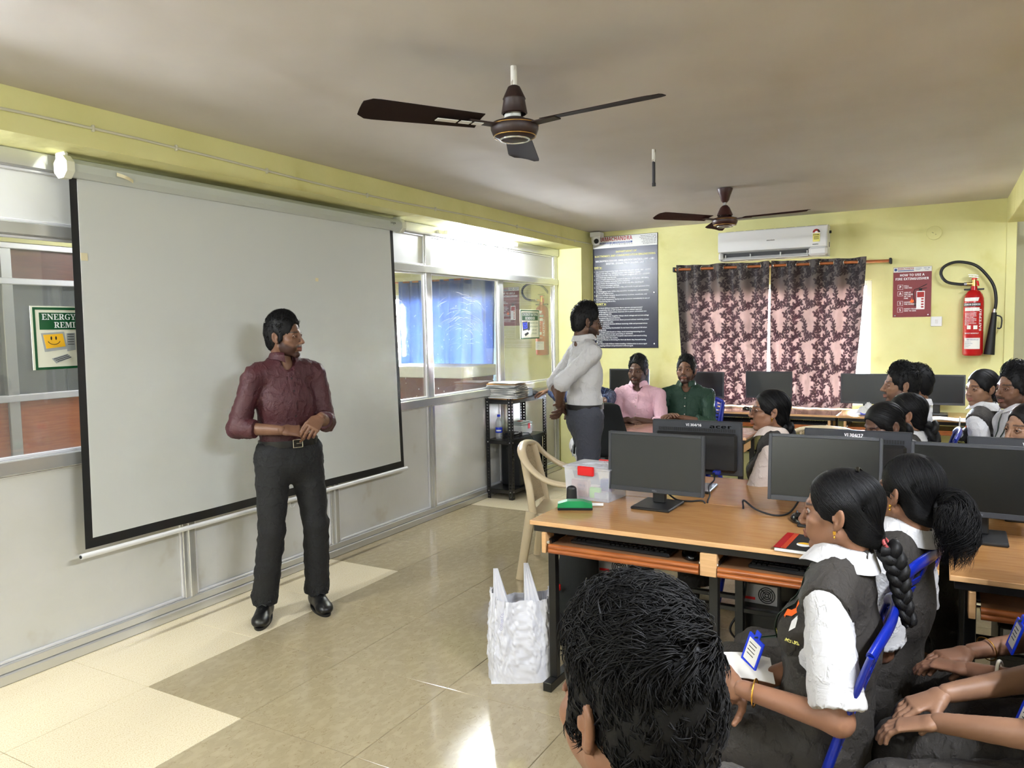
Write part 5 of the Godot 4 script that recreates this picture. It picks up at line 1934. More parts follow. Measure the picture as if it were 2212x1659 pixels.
# ---------------------------------------------------------------- slotted angle rack and what stands on it
func build_rack() -> void:
	var o := thing("slotted_rack", "black slotted-angle steel rack beside the partition", "rack", V(0.145, 0, 1.51))
	var w := 0.135
	var d := 0.35
	for sx in [-1, 1]:
		for sz in [-1, 1]:
			var g := ms()
			for fl in 2:
				var ax := V(-sx, 0, 0) if fl == 0 else V(0, 0, -sz)
				var c := V(sx * w, 0, sz * d)
				for e in [[0.0, 0.013], [0.027, 0.04]]:
					g.slab(c + ax * e[0] - V(0.001, 0, 0.001), c + ax * e[1] + V(0.001, 0.93, 0.001))
				for k in 34:
					var y := 0.93 * k / 33
					g.slab(c + ax * 0.012 - V(0.001, 0 - y + 0.0, 0.001), c + ax * 0.028 + V(0.001, minf(y + 0.017, 0.93), 0.001))
			part("post", g, M.black_paint, o)
	for y in [0.09, 0.545, 0.915]:
		var g := ms()
		g.slab(V(-w + 0.002, y - 0.004, -d + 0.002), V(w - 0.002, y, d - 0.002))
		for sz in [-1, 1]:
			g.slab(V(-w + 0.001, y - 0.035, sz * (d - 0.003) - 0.001), V(w - 0.001, y, sz * (d - 0.003) + 0.001))
		for sx in [-1, 1]:
			g.slab(V(sx * (w - 0.003) - 0.001, y - 0.035, -d + 0.001), V(sx * (w - 0.003) + 0.001, y, d - 0.001))
		part("shelf", g, M.black_paint, o)
		for sx in [-1, 1]:
			g = ms()
			g.T = Transform3D(Basis(Vector3.RIGHT, PI / 2), V(sx * (w - 0.02), y - 0.018, d + 0.001))
			g.lathe([Vector2(0.007, 0), Vector2(0.006, 0.004), Vector2(0, 0.005)], 10)
			part("bolt", g, M.steel, o)
			g = ms()
			g.T = Transform3D(Basis(Vector3(0, 0, 1), -PI / 2), V(w + 0.001, y - 0.018, sx * (d - 0.02)))
			g.lathe([Vector2(0.007, 0), Vector2(0.006, 0.004), Vector2(0, 0.005)], 10)
			part("bolt", g, M.steel, o)
	# bundles of paper
	var rng := RandomNumberGenerator.new()
	rng.seed = 8
	var y := 0.9155
	var names := ["lowest", "second lowest", "third from the bottom", "fourth from the bottom", "fifth from the bottom", "middle", "sixth from the top", "fifth from the top", "fourth from the top", "third from the top", "second from the top", "topmost"]
	for k in 12:
		var t := thing("paper_bundle", "%s bundle in the pile of papers on the black rack" % names[k], "papers", V(0.152 + rng.randf_range(-0.012, 0.012), y, 1.69 + rng.randf_range(-0.01, 0.01)), rng.randf_range(-0.12, 0.12), "papers piled on the rack")
		var th := rng.randf_range(0.009, 0.013)
		var manila: bool = k == 0 or k == 10
		if manila:
			th = 0.006
		var s1 := rng.randf_range(0, 6)
		var g := ms()
		var fold := func(u: float, v: float): return V((u - 0.5) * 0.30 + 0.004 * sin(v * 9.0 + s1), th + 0.0025 * sin(u * 7.0 + s1) * sin(v * 6.0), (0.5 - v) * 0.235 + 0.004 * sin(u * 8.0 + s1))
		g.surf(14, 8, fold, th - 0.003)
		part("sheets", g, M.manila if manila else M.paper, t)
		if not manila:
			g = ms()
			for q in 3:
				var yy := th * (q + 0.5) / 3.5
				g.slab(V(-0.152, yy, -0.114), V(0.1525, yy + 0.0008, 0.1205))
			part("page_edges", g, M.grey_ink, t)
		y += th + 0.0028
	var t := thing("file_box", "dark blue box file with a white 24 label on the black rack", "box file", V(0.175, 0.9155, 1.42), 0.15)
	var g := ms()
	g.slab(V(-0.06, 0, -0.09), V(0.06, 0.075, 0.09), 0.004)
	part("case", g, mat("file_blue", Color(0.10, 0.11, 0.22), 0.5), t)
	g = ms()
	g.slab(V(-0.005, 0.015, 0.09), V(0.04, 0.065, 0.0915))
	part("label_card", g, M.paper, t)
	g = ms()
	var q := ms()
	text(q, "24", Vector3.ZERO, 0.017, "bold", 0, 0.026)
	g.add(q, Transform3D(Basis(Vector3(0, 0, 1), PI / 2), V(0.026, 0.04, 0.0919)))
	part("label_number", g, M.ink_black, t)
	t = thing("folded_bag", "dark folded cloth bag lying on the black rack under the resting hand", "bag", V(0.15, 0.9155, 1.25), 0.0)
	g = ms()
	var f := Fld.new(V(-0.14, -0.02, -0.14), V(0.14, 0.1, 0.14), 0.008)
	f.ell(V(0, 0.012, 0), V(0.1, 0.03, 0.09), 0.01)
	f.ell(V(0.03, 0.025, 0.02), V(0.05, 0.02, 0.06), 0.02)
	f.cut(V(0, 0.001, 0), Vector3.DOWN)
	f.mesh(g)
	part("cloth", g, mat("dark_cloth", Color(0.12, 0.09, 0.08), 0.7), t)
	# bottle
	t = thing("water_bottle", "clear water bottle with blue cap and label on the rack's middle shelf", "bottle", V(0.09, 0.546, 1.76))
	g = ms()
	g.lathe([Vector2(0, 0.002), Vector2(0.027, 0.0), Vector2(0.031, 0.008), Vector2(0.031, 0.05), Vector2(0.029, 0.055), Vector2(0.031, 0.06), Vector2(0.031, 0.105), Vector2(0.026, 0.118), Vector2(0.031, 0.13), Vector2(0.032, 0.15), Vector2(0.025, 0.175), Vector2(0.013, 0.195), Vector2(0.012, 0.21)], 24)
	part("bottle_body", g, M.clear_plastic, t)
	g = ms()
	g.lathe([Vector2(0.0315, 0.058), Vector2(0.0322, 0.06), Vector2(0.0322, 0.104), Vector2(0.0315, 0.106)], 24)
	part("label", g, M.bright_blue, t)
	g = ms()
	g.surf(8, 1, func(u: float, v: float): return V(lerpf(-0.03, 0.02, u), lerpf(0.072, 0.085, v), 0.001))
	bend_round(g, 0.0322)
	part("label_logo", g, M.ink_white, t, Transform3D(Basis(Vector3.UP, 0.6), Vector3.ZERO))
	g = ms()
	g.lathe([Vector2(0.0145, 0.205), Vector2(0.015, 0.207), Vector2(0.0145, 0.225), Vector2(0, 0.226)], 20)
	part("cap", g, M.bright_blue, t)
	# lunch box
	t = thing("lunch_box", "white lunch box with grey lid and red clip on the rack's middle shelf", "lunch box", V(0.145, 0.546, 1.45))
	g = ms()
	g.slab(V(-0.075, 0, -0.105), V(0.075, 0.1, 0.105), 0.012)
	part("tub", g, M.white_plastic, t)
	g = ms()
	g.slab(V(-0.08, 0.1, -0.11), V(0.08, 0.118, 0.11), 0.006)
	g.slab(V(-0.06, 0.118, -0.09), V(0.06, 0.13, 0.09), 0.006)
	part("lid", g, M.grey_ink, t)
	g = ms()
	g.slab(V(0.078, 0.06, -0.05), V(0.084, 0.112, -0.01), 0.002)
	g.slab(V(-0.02, 0.118, -0.03), V(0.02, 0.133, 0.03), 0.003)
	part("clip", g, M.red_plastic, t)
	t = thing("cable_coil", "coil of black cable lying on the rack's middle shelf by the bottle", "cable", V(0.17, 0.546, 1.64))
	g = ms()
	var ps := []
	for k in 130:
		var a := k * 0.32
		ps.append(V(cos(a) * (0.078 + 0.006 * sin(k * 0.17)), 0.006 + 0.00028 * k + 0.004 * sin(k * 0.5), sin(a) * (0.10 + 0.01 * sin(k * 0.11))))
	ps.append(V(0.1, 0.03, -0.13))
	ps.append(V(0.12, -0.02, -0.17))
	ps.append(V(0.125, -0.07, -0.19))
	g.tube(ps, 0.0042, 6)
	part("cord", g, M.rubber, t)
	# tower lying on the bottom shelf
	t = thing("computer_tower", "black computer tower on the rack's bottom shelf", "computer", V(0.15, 0.0905, 1.42))
	g = ms()
	g.slab(V(-0.1, 0, -0.23), V(0.1, 0.43, 0.235), 0.006)
	part("case", g, M.navy_black, t)
	g = ms()
	for k in 9:
		g.slab(V(0.1, 0.2 + 0.018 * k, -0.04), V(0.1015, 0.208 + 0.018 * k, 0.1), 0.0005)
	part("side_vents", g, M.rubber, t)
	g = ms()
	g.slab(V(0.1, 0.02, -0.16), V(0.1012, 0.035, -0.1))
	part("sticker", g, M.paper, t)

func build_floor_things() -> void:
	# white carrier bag
	var o := thing("carrier_bag", "full white plastic carrier bag standing on the floor by the front desk", "carrier bag", V(2.035, 0, 4.885), 0.56)
	var nz := FastNoiseLite.new()
	nz.seed = 3
	nz.frequency = 1.0
	var g := ms()
	var bagf := func(u: float, v: float):
		var a := TAU * u
		var c := cos(a)
		var s := sin(a)
		var w := lerpf(0.152, 0.125, v) * (1.0 + 0.07 * sin(v * 2.6))
		var d := lerpf(0.085, 0.055, v * v)
		var sq := pow(absf(c), 0.6) * signf(c)
		var sz := pow(absf(s), 0.75) * signf(s)
		# peaks of the two handles, one at each side
		var pk := pow(absf(c), 5.0)
		var hh := 0.36 + 0.05 * pk
		var cr := 0.010 * nz.get_noise_3d(c * 5.0, v * 5.0 - c, s * 5.0 + 4.0) + 0.006 * sin(a * 13.0 + v * 3.0) * v + 0.005 * nz.get_noise_3d(c * 16.0, v * 14.0, s * 16.0)
		cr += 0.016 * (0.35 - absf(nz.get_noise_3d(c * 9.0 + 3.0, v * 2.2 + c, s * 9.0))) + 0.007 * (0.3 - absf(nz.get_noise_3d(c * 30.0, v * 7.0, s * 30.0 + 9.0)))
		cr *= 0.3 + 0.7 * minf(1.0, v * 3.0)
		return V(sq * w + c * cr, v * hh + 0.012 * nz.get_noise_2d(a * 2.0, 7.0) * v, sz * d + s * cr)
	g.surf(150, 56, bagf, 0.0008, true)
	g.slab(V(-0.145, 0.0, -0.078), V(0.145, 0.002, 0.078))
	part("bag_body", g, M.bag_film, o)
	for e in [[-0.085, -0.115, 0.015, 0.5], [0.055, 0.02, 0.03, 0.525]]:
		g = ms()
		for q in [-1.0, 1.0]:
			g.surf(10, 14, func(u: float, v: float):
				var w := lerpf(0.055, 0.010, pow(v, 0.7))
				var pl := 0.006 * sin(u * 22.0) * (1.0 - v * 0.5)
				return V(lerpf(e[0], e[1], v) + (u - 0.5) * 2.0 * w * q, lerpf(0.27, e[3], v), q * lerpf(0.052, 0.004, v) + pl + e[2] * v), 0.0008)
		part("handle", g, M.bag_film, o)
	# what is left of the printed lettering
	g = ms()
	var q := ms()
	text(q, "Cotton Co.", Vector3.ZERO, 0.012, "serif", 0, 0.11)
	g.add(q, Transform3D(Basis(Vector3(0, 0, 1), PI / 2 - 0.1), V(-0.088, 0.285, 0.088)))
	part("faint_print", g, mat("violet_ink", Color(0.55, 0.52, 0.72), 0.6), o)
	# rucksack behind the desk leg
	o = thing("rucksack", "black rucksack with white piping leaning under the front desk's left end", "rucksack", V(2.13, 0, 4.52), 0.2)
	var f := Fld.new(V(-0.2, -0.02, -0.16), V(0.2, 0.66, 0.16), 0.012)
	f.cap(V(0, 0.09, 0), V(0.02, 0.5, 0), 0.12, 0.09, 0.085, 0.06, V(1, 0, 0), 0.03)
	f.cap(V(0, 0.1, 0.06), V(0, 0.26, 0.06), 0.08, 0.075, 0.05, 0.045, V(1, 0, 0), 0.03)
	f.cut(V(0, 0.002, 0), Vector3.DOWN)
	g = ms()
	f.mesh(g, 0.006, nz)
	part("bag_body", g, M.felt, o)
	g = ms()
	g.tube(smooth_path([V(-0.1, 0.3, 0.09), V(-0.085, 0.2, 0.115), V(-0.09, 0.12, 0.115), V(-0.1, 0.05, 0.09)], 4), 0.006, 6)
	part("white_piping", g, M.paper, o)
	g = ms()
	g.box(V(-0.06, 0.33, 0.085), V(0.02, 0.03, 0.012), 0.003)
	part("red_tag", g, M.red_plastic, o)

# ---------------------------------------------------------------- chairs
# armless moulded chair; sitter looks along +z
func blue_chair(at: Vector3, turn: float, label: String) -> Node3D:
	var o := thing("plastic_chair", label, "chair", at, turn, "blue plastic chairs")
	var g := ms()
	var seatf := func(u: float, v: float):
		var x := (u - 0.5) * 2.0
		var z := lerpf(-0.2, 0.215, 1.0 - v)
		var w := lerpf(0.185, 0.215, 1.0 - v)
		return V(x * w, 0.435 - 0.018 * (1.0 - x * x) * sin(PI * (1.0 - v)) - 0.03 * pow(maxf(0.0, (1.0 - v) - 0.85) / 0.15, 2.0) - 0.02 * pow(absf(x), 8.0), z)
	g.surf(18, 18, seatf, 0.006)
	part("seat", g, M.blue_plastic, o)
	g = ms()
	g.slab(V(-0.2, 0.395, 0.185), V(0.2, 0.43, 0.2), 0.006)
	for s in [-1, 1]:
		g.bar(V(s * 0.205, 0.412, 0.19), V(s * 0.178, 0.412, -0.19), 0.012, 0.035, 0.004)
	part("seat_skirt", g, M.blue_plastic, o)
	for sx in [-1, 1]:
		for sz in [-1, 1]:
			g = ms()
			var a := V(sx * (0.19 if sz > 0 else 0.172), 0.42, sz * 0.185)
			var b := V(sx * 0.225, 0.0, sz * 0.24)
			g.tube([b, b.lerp(a, 0.5), a], [0.019, 0.022, 0.028], 8)
			part("leg", g, M.blue_plastic, o)
	# back: two uprights, top rail and a slotted middle
	var bk := func(x: float, y: float) -> Vector3:
		var t := (y - 0.42) / 0.46
		return V(x, y, -0.19 - 0.115 * t - 0.02 * t * t + 0.05 * x * x / 0.04 * 0.35)
	for s in [-1, 1]:
		g = ms()
		var ps := []
		for k in 11:
			var y := 0.40 + 0.046 * k
			ps.append(bk.call(s * lerpf(0.175, 0.205, k / 10.0), y))
		g.tube(ps, [0.030, 0.030, 0.029, 0.028, 0.027, 0.026, 0.025, 0.024, 0.022, 0.02, 0.017], 12, true, 0.42, V(0, 0, 1))
		part("back_upright", g, M.blue_plastic, o)
	g = ms()
	var top := []
	for k in 17:
		var x := lerpf(-0.205, 0.205, k / 16.0)
		top.append(bk.call(x, 0.855 + 0.035 * (1.0 - pow(x / 0.205, 4.0))))
	g.tube(top, 0.019, 12, true, 0.55, V(0, 0, 1))
	part("top_rail", g, M.blue_plastic, o)
	for k in 4:
		g = ms()
		var x := lerpf(-0.14, 0.14, k / 3.0)
		g.surf(2, 12, func(u: float, v: float): return bk.call(x * lerpf(0.92, 1.0, v) + (u - 0.5) * 0.028, lerpf(0.42, 0.875, v)), 0.005)
		part("back_rib", g, M.blue_plastic, o)
	for k in 13:
		g = ms()
		var y := 0.45 + 0.031 * k
		g.surf(14, 1, func(u: float, v: float): return bk.call((u - 0.5) * 0.385, y + v * 0.018) + V(0, 0, -0.001), 0.004)
		part("back_slat", g, M.blue_plastic, o)
	return o

func arm_chair(at: Vector3, turn: float, label: String) -> Node3D:
	var o := thing("plastic_armchair", label, "chair", at, turn, "cream plastic armchairs")
	var g := ms()
	g.surf(16, 16, func(u: float, v: float):
		var x := (u - 0.5) * 2.0
		return V(x * lerpf(0.2, 0.235, 1.0 - v), 0.41 - 0.02 * (1.0 - x * x) * sin(PI * v) - 0.02 * pow(1.0 - v, 8.0), lerpf(0.22, -0.2, v)), 0.006)
	part("seat", g, M.beige_plastic, o)
	for sx in [-1, 1]:
		for sz in [-1, 1]:
			g = ms()
			var a := V(sx * 0.225, 0.42 if sz < 0 else 0.60, sz * 0.2)
			var b := V(sx * 0.265, 0.0, sz * 0.27)
			g.tube([b, b.lerp(a, 0.6), a], [0.025, 0.03, 0.034], 10, true, 0.5, V(1, 0, 0))
			part("leg", g, M.beige_plastic, o)
	# one band that sweeps over the back and down into both arms
	var path := []
	for p in [V(-0.27, 0.60, 0.22), V(-0.285, 0.605, 0.08), V(-0.28, 0.63, -0.08), V(-0.255, 0.71, -0.2), V(-0.19, 0.79, -0.26), V(0, 0.82, -0.285), V(0.19, 0.79, -0.26), V(0.255, 0.71, -0.2), V(0.28, 0.63, -0.08), V(0.285, 0.605, 0.08), V(0.27, 0.60, 0.22)]:
		path.append(p)
	g = ms()
	g.tube(smooth_path(path, 6), 0.028, 10, true, 0.62)
	part("arm_band", g, M.beige_plastic, o)
	for s in [-1, 1]:
		g = ms()
		g.tube([V(s * 0.215, 0.40, -0.19), V(s * 0.205, 0.55, -0.21), V(s * 0.165, 0.79, -0.262)], [0.026, 0.024, 0.024], 8, true, 0.5, V(1, 0, 0))
		part("back_upright", g, M.beige_plastic, o)
	# woven-look panel
	g = ms()
	g.surf(14, 20, func(u: float, v: float):
		var y := lerpf(0.43, 0.79, v)
		var w := lerpf(0.2, 0.16, v)
		return V((u - 0.5) * 2.0 * w, y, -0.20 - 0.075 * v - 0.03 * sin(PI * u)), 0.004)
	part("back_panel", g, M.cane_plastic, o)
	return o

func build_chairs() -> void:
	blue_chair(V(3.235, 0, 5.755), -PI / 2 - 0.03, "blue plastic chair of the woman with the gold earring, nearest the camera").scale.y = 0.95
	blue_chair(V(3.325, 0, 5.25), -PI / 2 - 0.25, "blue plastic chair of the woman with the ponytail")
	blue_chair(V(3.90, 0, 5.78), -PI / 2, "blue plastic chair of the person with folded hands at the lower right")
	blue_chair(V(3.94, 0, 5.36), -PI / 2, "blue plastic chair of the person with a white bangle at the right edge")
	blue_chair(V(1.72, 0, 1.12), 0.0, "blue plastic chair of the man in the green shirt")
	blue_chair(V(1.36, 0, 1.22), 0.0, "blue plastic chair of the man in the pink shirt")
	blue_chair(V(3.44, 0, 2.46), -PI / 2, "blue plastic chair of the man in white, in profile")
	blue_chair(V(2.86, 0, 3.48), -PI / 2 - 0.1, "blue plastic chair of the woman in round glasses")
	blue_chair(V(3.40, 0, 7.10), -PI / 2 - 0.3, "blue plastic chair of the dark haired man nearest the camera")
	blue_chair(V(3.88, 0, 2.15), -PI / 2 - 0.6, "blue plastic chair of the woman writing by the back wall")
	arm_chair(V(1.58, 0, 3.42), 1.85, "cream plastic armchair with a woven-look back beside the rack")
	arm_chair(V(2.95, 0, 1.75), PI, "cream plastic armchair pushed up behind the painted monitor")
	var o := thing("office_chair", "black office chair with pinstriped back panel, an arm resting on it", "chair", V(1.37, 0.0, 2.36), 0.5)
	var g := ms()
	var f := Fld.new(V(-0.3, 0.5, -0.15), V(0.3, 1.1, 0.15), 0.012)
	f.cap(V(0, 0.60, 0), V(0, 0.94, -0.03), 0.24, 0.15, 0.045, 0.04, V(1, 0, 0), 0.02)
	f.mesh(g)
	part("backrest", g, M.felt, o)
	for k in 7:
		g = ms()
		var ln := []
		for q in 9:
			ln.append(land(f, V(lerpf(-0.235, -0.15, q / 8.0) + (0.022 - 0.006 * q / 8.0) * k, 0.58 + 0.048 * q, 0.3), V(0, 0, -1)))
		g.tube(ln, 0.0035, 5)
		part("pinstripe", g, M.grey_ink, o)
	g = ms()
	g.slab(V(-0.23, 0.42, -0.02), V(0.23, 0.5, 0.42), 0.03)
	part("seat", g, M.felt, o)
	g = ms()
	g.cyl(V(0, 0.08, 0.2), V(0, 0.43, 0.2), 0.03)
	part("column", g, M.black_plastic, o)
	for k in 5:
		g = ms()
		var a := TAU * k / 5
		g.bar(V(0, 0.09, 0.2), V(cos(a) * 0.28, 0.06, 0.2 + sin(a) * 0.28), 0.04, 0.025, 0.005)
		part("foot_spoke", g, M.black_plastic, o)
		g = ms()
		g.ball(V(cos(a) * 0.28, 0.028, 0.2 + sin(a) * 0.28), V(0.028, 0.028, 0.02), 10, 8)
		part("caster", g, M.rubber, o)
	g = ms()
	g.bar(V(0, 0.45, 0.0), V(0, 0.62, -0.06), 0.06, 0.02, 0.004)
	part("back_strut", g, M.black_plastic, o)
# ---------------------------------------------------------------- people
var fold_noise := FastNoiseLite.new()
var curl_noise := FastNoiseLite.new()
var heads := {}
var hands := {}
var cast := []
var made := []

func sample(f: Fld, p: Vector3) -> float:
	var q := (p - f.o) / f.h
	var x := int(q.x)
	var y := int(q.y)
	var z := int(q.z)
	if x < 0 or y < 0 or z < 0 or x >= f.nx - 1 or y >= f.ny - 1 or z >= f.nz - 1:
		return 9.0
	var i := (z * f.ny + y) * f.nx + x
	var t := q - Vector3(x, y, z)
	var l := f.nx * f.ny
	var a := lerpf(lerpf(f.d[i], f.d[i + 1], t.x), lerpf(f.d[i + f.nx], f.d[i + f.nx + 1], t.x), t.y)
	var b := lerpf(lerpf(f.d[i + l], f.d[i + l + 1], t.x), lerpf(f.d[i + l + f.nx], f.d[i + l + f.nx + 1], t.x), t.y)
	return lerpf(a, b, t.z)
# walk from p along dir to the surface
func land(f: Fld, p: Vector3, dir: Vector3, most := 0.4) -> Vector3:
	var s := 0.0
	while s < most:
		if sample(f, p + dir * s) < 0.0:
			return p + dir * (s - 0.0015)
		s += 0.003
	return p + dir * most * 0.5

# head in its own axes: x to its left, y up, z forward, origin between the ears
func head_field(fem: bool) -> MB:
	var f := Fld.new(V(-0.105, -0.215, -0.125), V(0.105, 0.135, 0.13), 0.0042)
	var w := 0.94 if fem else 1.0
	f.ell(V(0, 0.032, -0.012), V(0.0745 * w, 0.083, 0.094), 0.01)
	f.ell(V(0, -0.03, 0.027), V(0.060 * w, 0.074, 0.063), 0.02)
	for s in [-1.0, 1.0]:
		f.cap(V(s * 0.052 * w, -0.052, 0.0), V(s * 0.012, -0.097, 0.066), 0.018, 0.0145, -1, -1, Vector3.ZERO, 0.02)
		f.ell(V(s * 0.042 * w, -0.022, 0.056), V(0.024, 0.02, 0.022), 0.018)
		f.ell(V(s * 0.032, -0.055, 0.06), V(0.02, 0.024, 0.022), 0.02)
	f.ell(V(0, -0.098, 0.07), V(0.017 if not fem else 0.014, 0.014, 0.014), 0.014)
	f.cap(V(-0.036, 0.022, 0.072), V(0.0, 0.019, 0.080), 0.010, 0.009, -1, -1, Vector3.ZERO, 0.014)
	f.cap(V(0.036, 0.022, 0.072), V(0.0, 0.019, 0.080), 0.010, 0.009, -1, -1, Vector3.ZERO, 0.014)
	for s in [-1.0, 1.0]:
		f.ell(V(s * 0.032, 0.003, 0.091), V(0.019, 0.0125, 0.014), 0.008, Basis(), true)
	# lids
	for s in [-1.0, 1.0]:
		f.cap(V(s * 0.017, 0.001, 0.0835), V(s * 0.031, 0.0095, 0.0865), 0.0035, 0.0038, -1, -1, Vector3.ZERO, 0.004)
		f.cap(V(s * 0.031, 0.0095, 0.0865), V(s * 0.047, 0.001, 0.0775), 0.0038, 0.0035, -1, -1, Vector3.ZERO, 0.004)
		f.cap(V(s * 0.017, -0.001, 0.0825), V(s * 0.032, -0.0075, 0.0835), 0.003, 0.003, -1, -1, Vector3.ZERO, 0.004)
		f.cap(V(s * 0.032, -0.0075, 0.0835), V(s * 0.047, 0.0, 0.077), 0.003, 0.003, -1, -1, Vector3.ZERO, 0.004)
	# nose
	var nl := 0.9 if fem else 1.0
	f.cap(V(0, 0.014, 0.083), V(0, -0.031, 0.083 + 0.027 * nl), 0.0072, 0.0102 * nl, -1, -1, Vector3.ZERO, 0.010)
	for s in [-1.0, 1.0]:
		f.ell(V(s * 0.0125 * nl, -0.036, 0.098), V(0.0085, 0.0075, 0.011), 0.006)
		f.ell(V(s * 0.007, -0.043, 0.103), V(0.0035, 0.003, 0.005), 0.002, Basis(), true)
	# lips
	for s in [-1.0, 1.0]:
		f.cap(V(0, -0.0615, 0.0955), V(s * 0.024, -0.067, 0.079), 0.0062, 0.004, -1, -1, Vector3.ZERO, 0.006)
		f.cap(V(0, -0.0735, 0.0935), V(s * 0.022, -0.069, 0.079), 0.0072, 0.004, -1, -1, Vector3.ZERO, 0.006)
		f.cap(V(0, -0.0672, 0.1035), V(s * 0.024, -0.068, 0.086), 0.0022, 0.0022, -1, -1, Vector3.ZERO, 0.002, false, false, true)
	# ears
	for s in [-1.0, 1.0]:
		var b := Basis(Vector3.UP, s * -0.45) * Basis(Vector3.RIGHT, -0.18)
		f.ell(V(s * 0.078 * w, -0.004, -0.014), V(0.0075, 0.031, 0.0175), 0.004, b)
		f.ell(V(s * 0.073 * w, -0.029, -0.006), V(0.007, 0.010, 0.009), 0.004)
		f.ell(V(s * 0.0855 * w, -0.001, -0.010), V(0.006, 0.019, 0.0095), 0.003, b, true)
		f.cap(V(s * 0.079 * w, -0.008, 0.0), V(s * 0.078 * w, 0.004, 0.002), 0.004, 0.003, -1, -1, Vector3.ZERO, 0.004)
	# neck
	var nr := 0.047 if fem else 0.055
	f.cap(V(0, -0.05, -0.022), V(0, -0.16, -0.034), nr, nr * 0.94, nr * 0.95, nr * 0.9, V(1, 0, 0), 0.022)
	if not fem:
		f.ell(V(0, -0.125, 0.018), V(0.010, 0.014, 0.010), 0.015)
	var g := MB.new()
	f.mesh(g)
	return g

# hand in its own axes: fingers along +y, palm towards +z, thumb at +x (a right hand)
func hand_field(curl: Array, thumb: Vector3) -> MB:
	var f := Fld.new(V(-0.07, -0.035, -0.06), V(0.10, 0.20, 0.12), 0.0034)
	f.cap(V(0, -0.028, 0), V(0, 0.01, 0), 0.022, 0.0265, 0.019, 0.017, V(1, 0, 0), 0.01)
	f.cap(V(0, 0.008, 0), V(0, 0.082, 0), 0.031, 0.041, 0.0165, 0.0125, V(1, 0, 0), 0.012)
	f.ell(V(0.022, 0.03, 0.008), V(0.016, 0.028, 0.014), 0.012)
	var xs := [0.0305, 0.0105, -0.0105, -0.030]
	var ls := [0.076, 0.084, 0.079, 0.062]
	for k in 4:
		var p := V(xs[k], 0.086 - absf(xs[k] - 0.01) * 0.18, 0)
		var a := 0.0
		var r := 0.0092 if k < 3 else 0.0080
		for j in 3:
			a += curl[k] * [0.8, 1.0, 0.7][j]
			var q: Vector3 = p + V(xs[k] * 0.10 / 3.0 * (1.0 - curl[k] * 0.6), cos(a), sin(a)) * ls[k] * [0.46, 0.30, 0.24][j]
			f.cap(p, q, r, r * 0.93, -1, -1, Vector3.ZERO, 0.0035)
			p = q
			r *= 0.92
	var p := V(0.030, 0.022, 0.006)
	var d := thumb.normalized()
	var q := p + d * 0.042
	f.cap(p, q, 0.014, 0.011, -1, -1, Vector3.ZERO, 0.008)
	d = (d + V(-0.25, 0.35, 0.12)).normalized()
	p = q + d * 0.030
	f.cap(q, p, 0.0108, 0.0100, -1, -1, Vector3.ZERO, 0.003)
	d = (d + V(-0.15, 0.2, 0.1)).normalized()
	f.cap(p, p + d * 0.022, 0.0098, 0.0080, -1, -1, Vector3.ZERO, 0.003)
	var g := MB.new()
	f.mesh(g)
	return g

func make_shared(k: int) -> void:
	if k == 0:
		heads[false] = head_field(false)
	elif k == 1:
		heads[true] = head_field(true)
	elif k == 2:
		hands["rest"] = hand_field([0.30, 0.34, 0.38, 0.42], V(0.55, 0.75, 0.35))
	elif k == 3:
		hands["pinch"] = hand_field([0.62, 0.72, 0.80, 0.85], V(0.35, 0.75, 0.75))
	else:
		hands["flat"] = hand_field([0.12, 0.14, 0.16, 0.2], V(0.7, 0.75, 0.1))

# two-bone limb: joint and reached end
func bend(a: Vector3, t: Vector3, l1: float, l2: float, hint: Vector3) -> Array:
	var d := t - a
	var u := d.normalized()
	var L := minf(d.length(), (l1 + l2) * 0.995)
	var x := (l1 * l1 - l2 * l2 + L * L) / (2.0 * L)
	var y := sqrt(maxf(0.0, l1 * l1 - x * x))
	var h := (hint - u * hint.dot(u)).normalized()
	return [a + u * x + h * y, a + u * L]

func skeleton(P: Dictionary) -> Dictionary:
	var s: float = P.get("sc", 1.0)
	var fem: bool = P.get("fem", false)
	var f: Vector3 = P.f.normalized()
	var tf: Vector3 = P.get("tf", f).normalized()
	var up: Vector3 = P.get("up", Vector3.UP).normalized()
	var J := {"s": s, "fem": fem, "hip": P.hip, "up": up, "Lh": Vector3.UP.cross(f).normalized(), "L": up.cross(tf).normalized()}
	J.F = J.L.cross(up)
	J.neck = P.hip + up * 0.50 * s
	var sw := (0.158 if fem else 0.180) * s
	var drop := 0.058 if fem else 0.068
	J.sh = [J.neck + J.L * sw - up * drop * s, J.neck - J.L * sw - up * drop * s]
	J.head = J.neck + up * 0.145 * s + J.F * 0.02 * s + P.get("hoff", Vector3.ZERO)
	var hd: Vector3 = P.get("hd", tf).normalized()
	var hx: Vector3 = up.lerp(Vector3.UP, 0.5).cross(hd).normalized()
	J.hb = Basis(hx, hd.cross(hx), hd) * Basis(Vector3(0, 0, 1), P.get("roll", 0.0))
	J.el = [null, null]
	J.wr = [null, null]
	J.hj = [P.hip + J.Lh * 0.09 * s, P.hip - J.Lh * 0.09 * s]
	J.kn = [null, null]
	J.an = [null, null]
	for k in 2:
		var w = P.get("wl" if k == 0 else "wr")
		if w == null:
			w = J.sh[k] + V(0, -0.5, 0) * s + J.F * 0.1
		var b := bend(J.sh[k], w, 0.285 * s, 0.25 * s, P.get("el" if k == 0 else "er", V(0, -1, 0) - f))
		J.el[k] = b[0]
		J.wr[k] = b[1]
		var a = P.get("al" if k == 0 else "ar")
		if a == null:
			a = P.hip + f * 0.36 * s + J.Lh * (0.11 if k == 0 else -0.11)
			a.y = 0.08
		b = bend(J.hj[k], a, 0.42 * s, 0.42 * s, P.get("kl" if k == 0 else "kr", f + V(0, 0.6, 0)))
		J.kn[k] = b[0]
		J.an[k] = b[1]
	return J

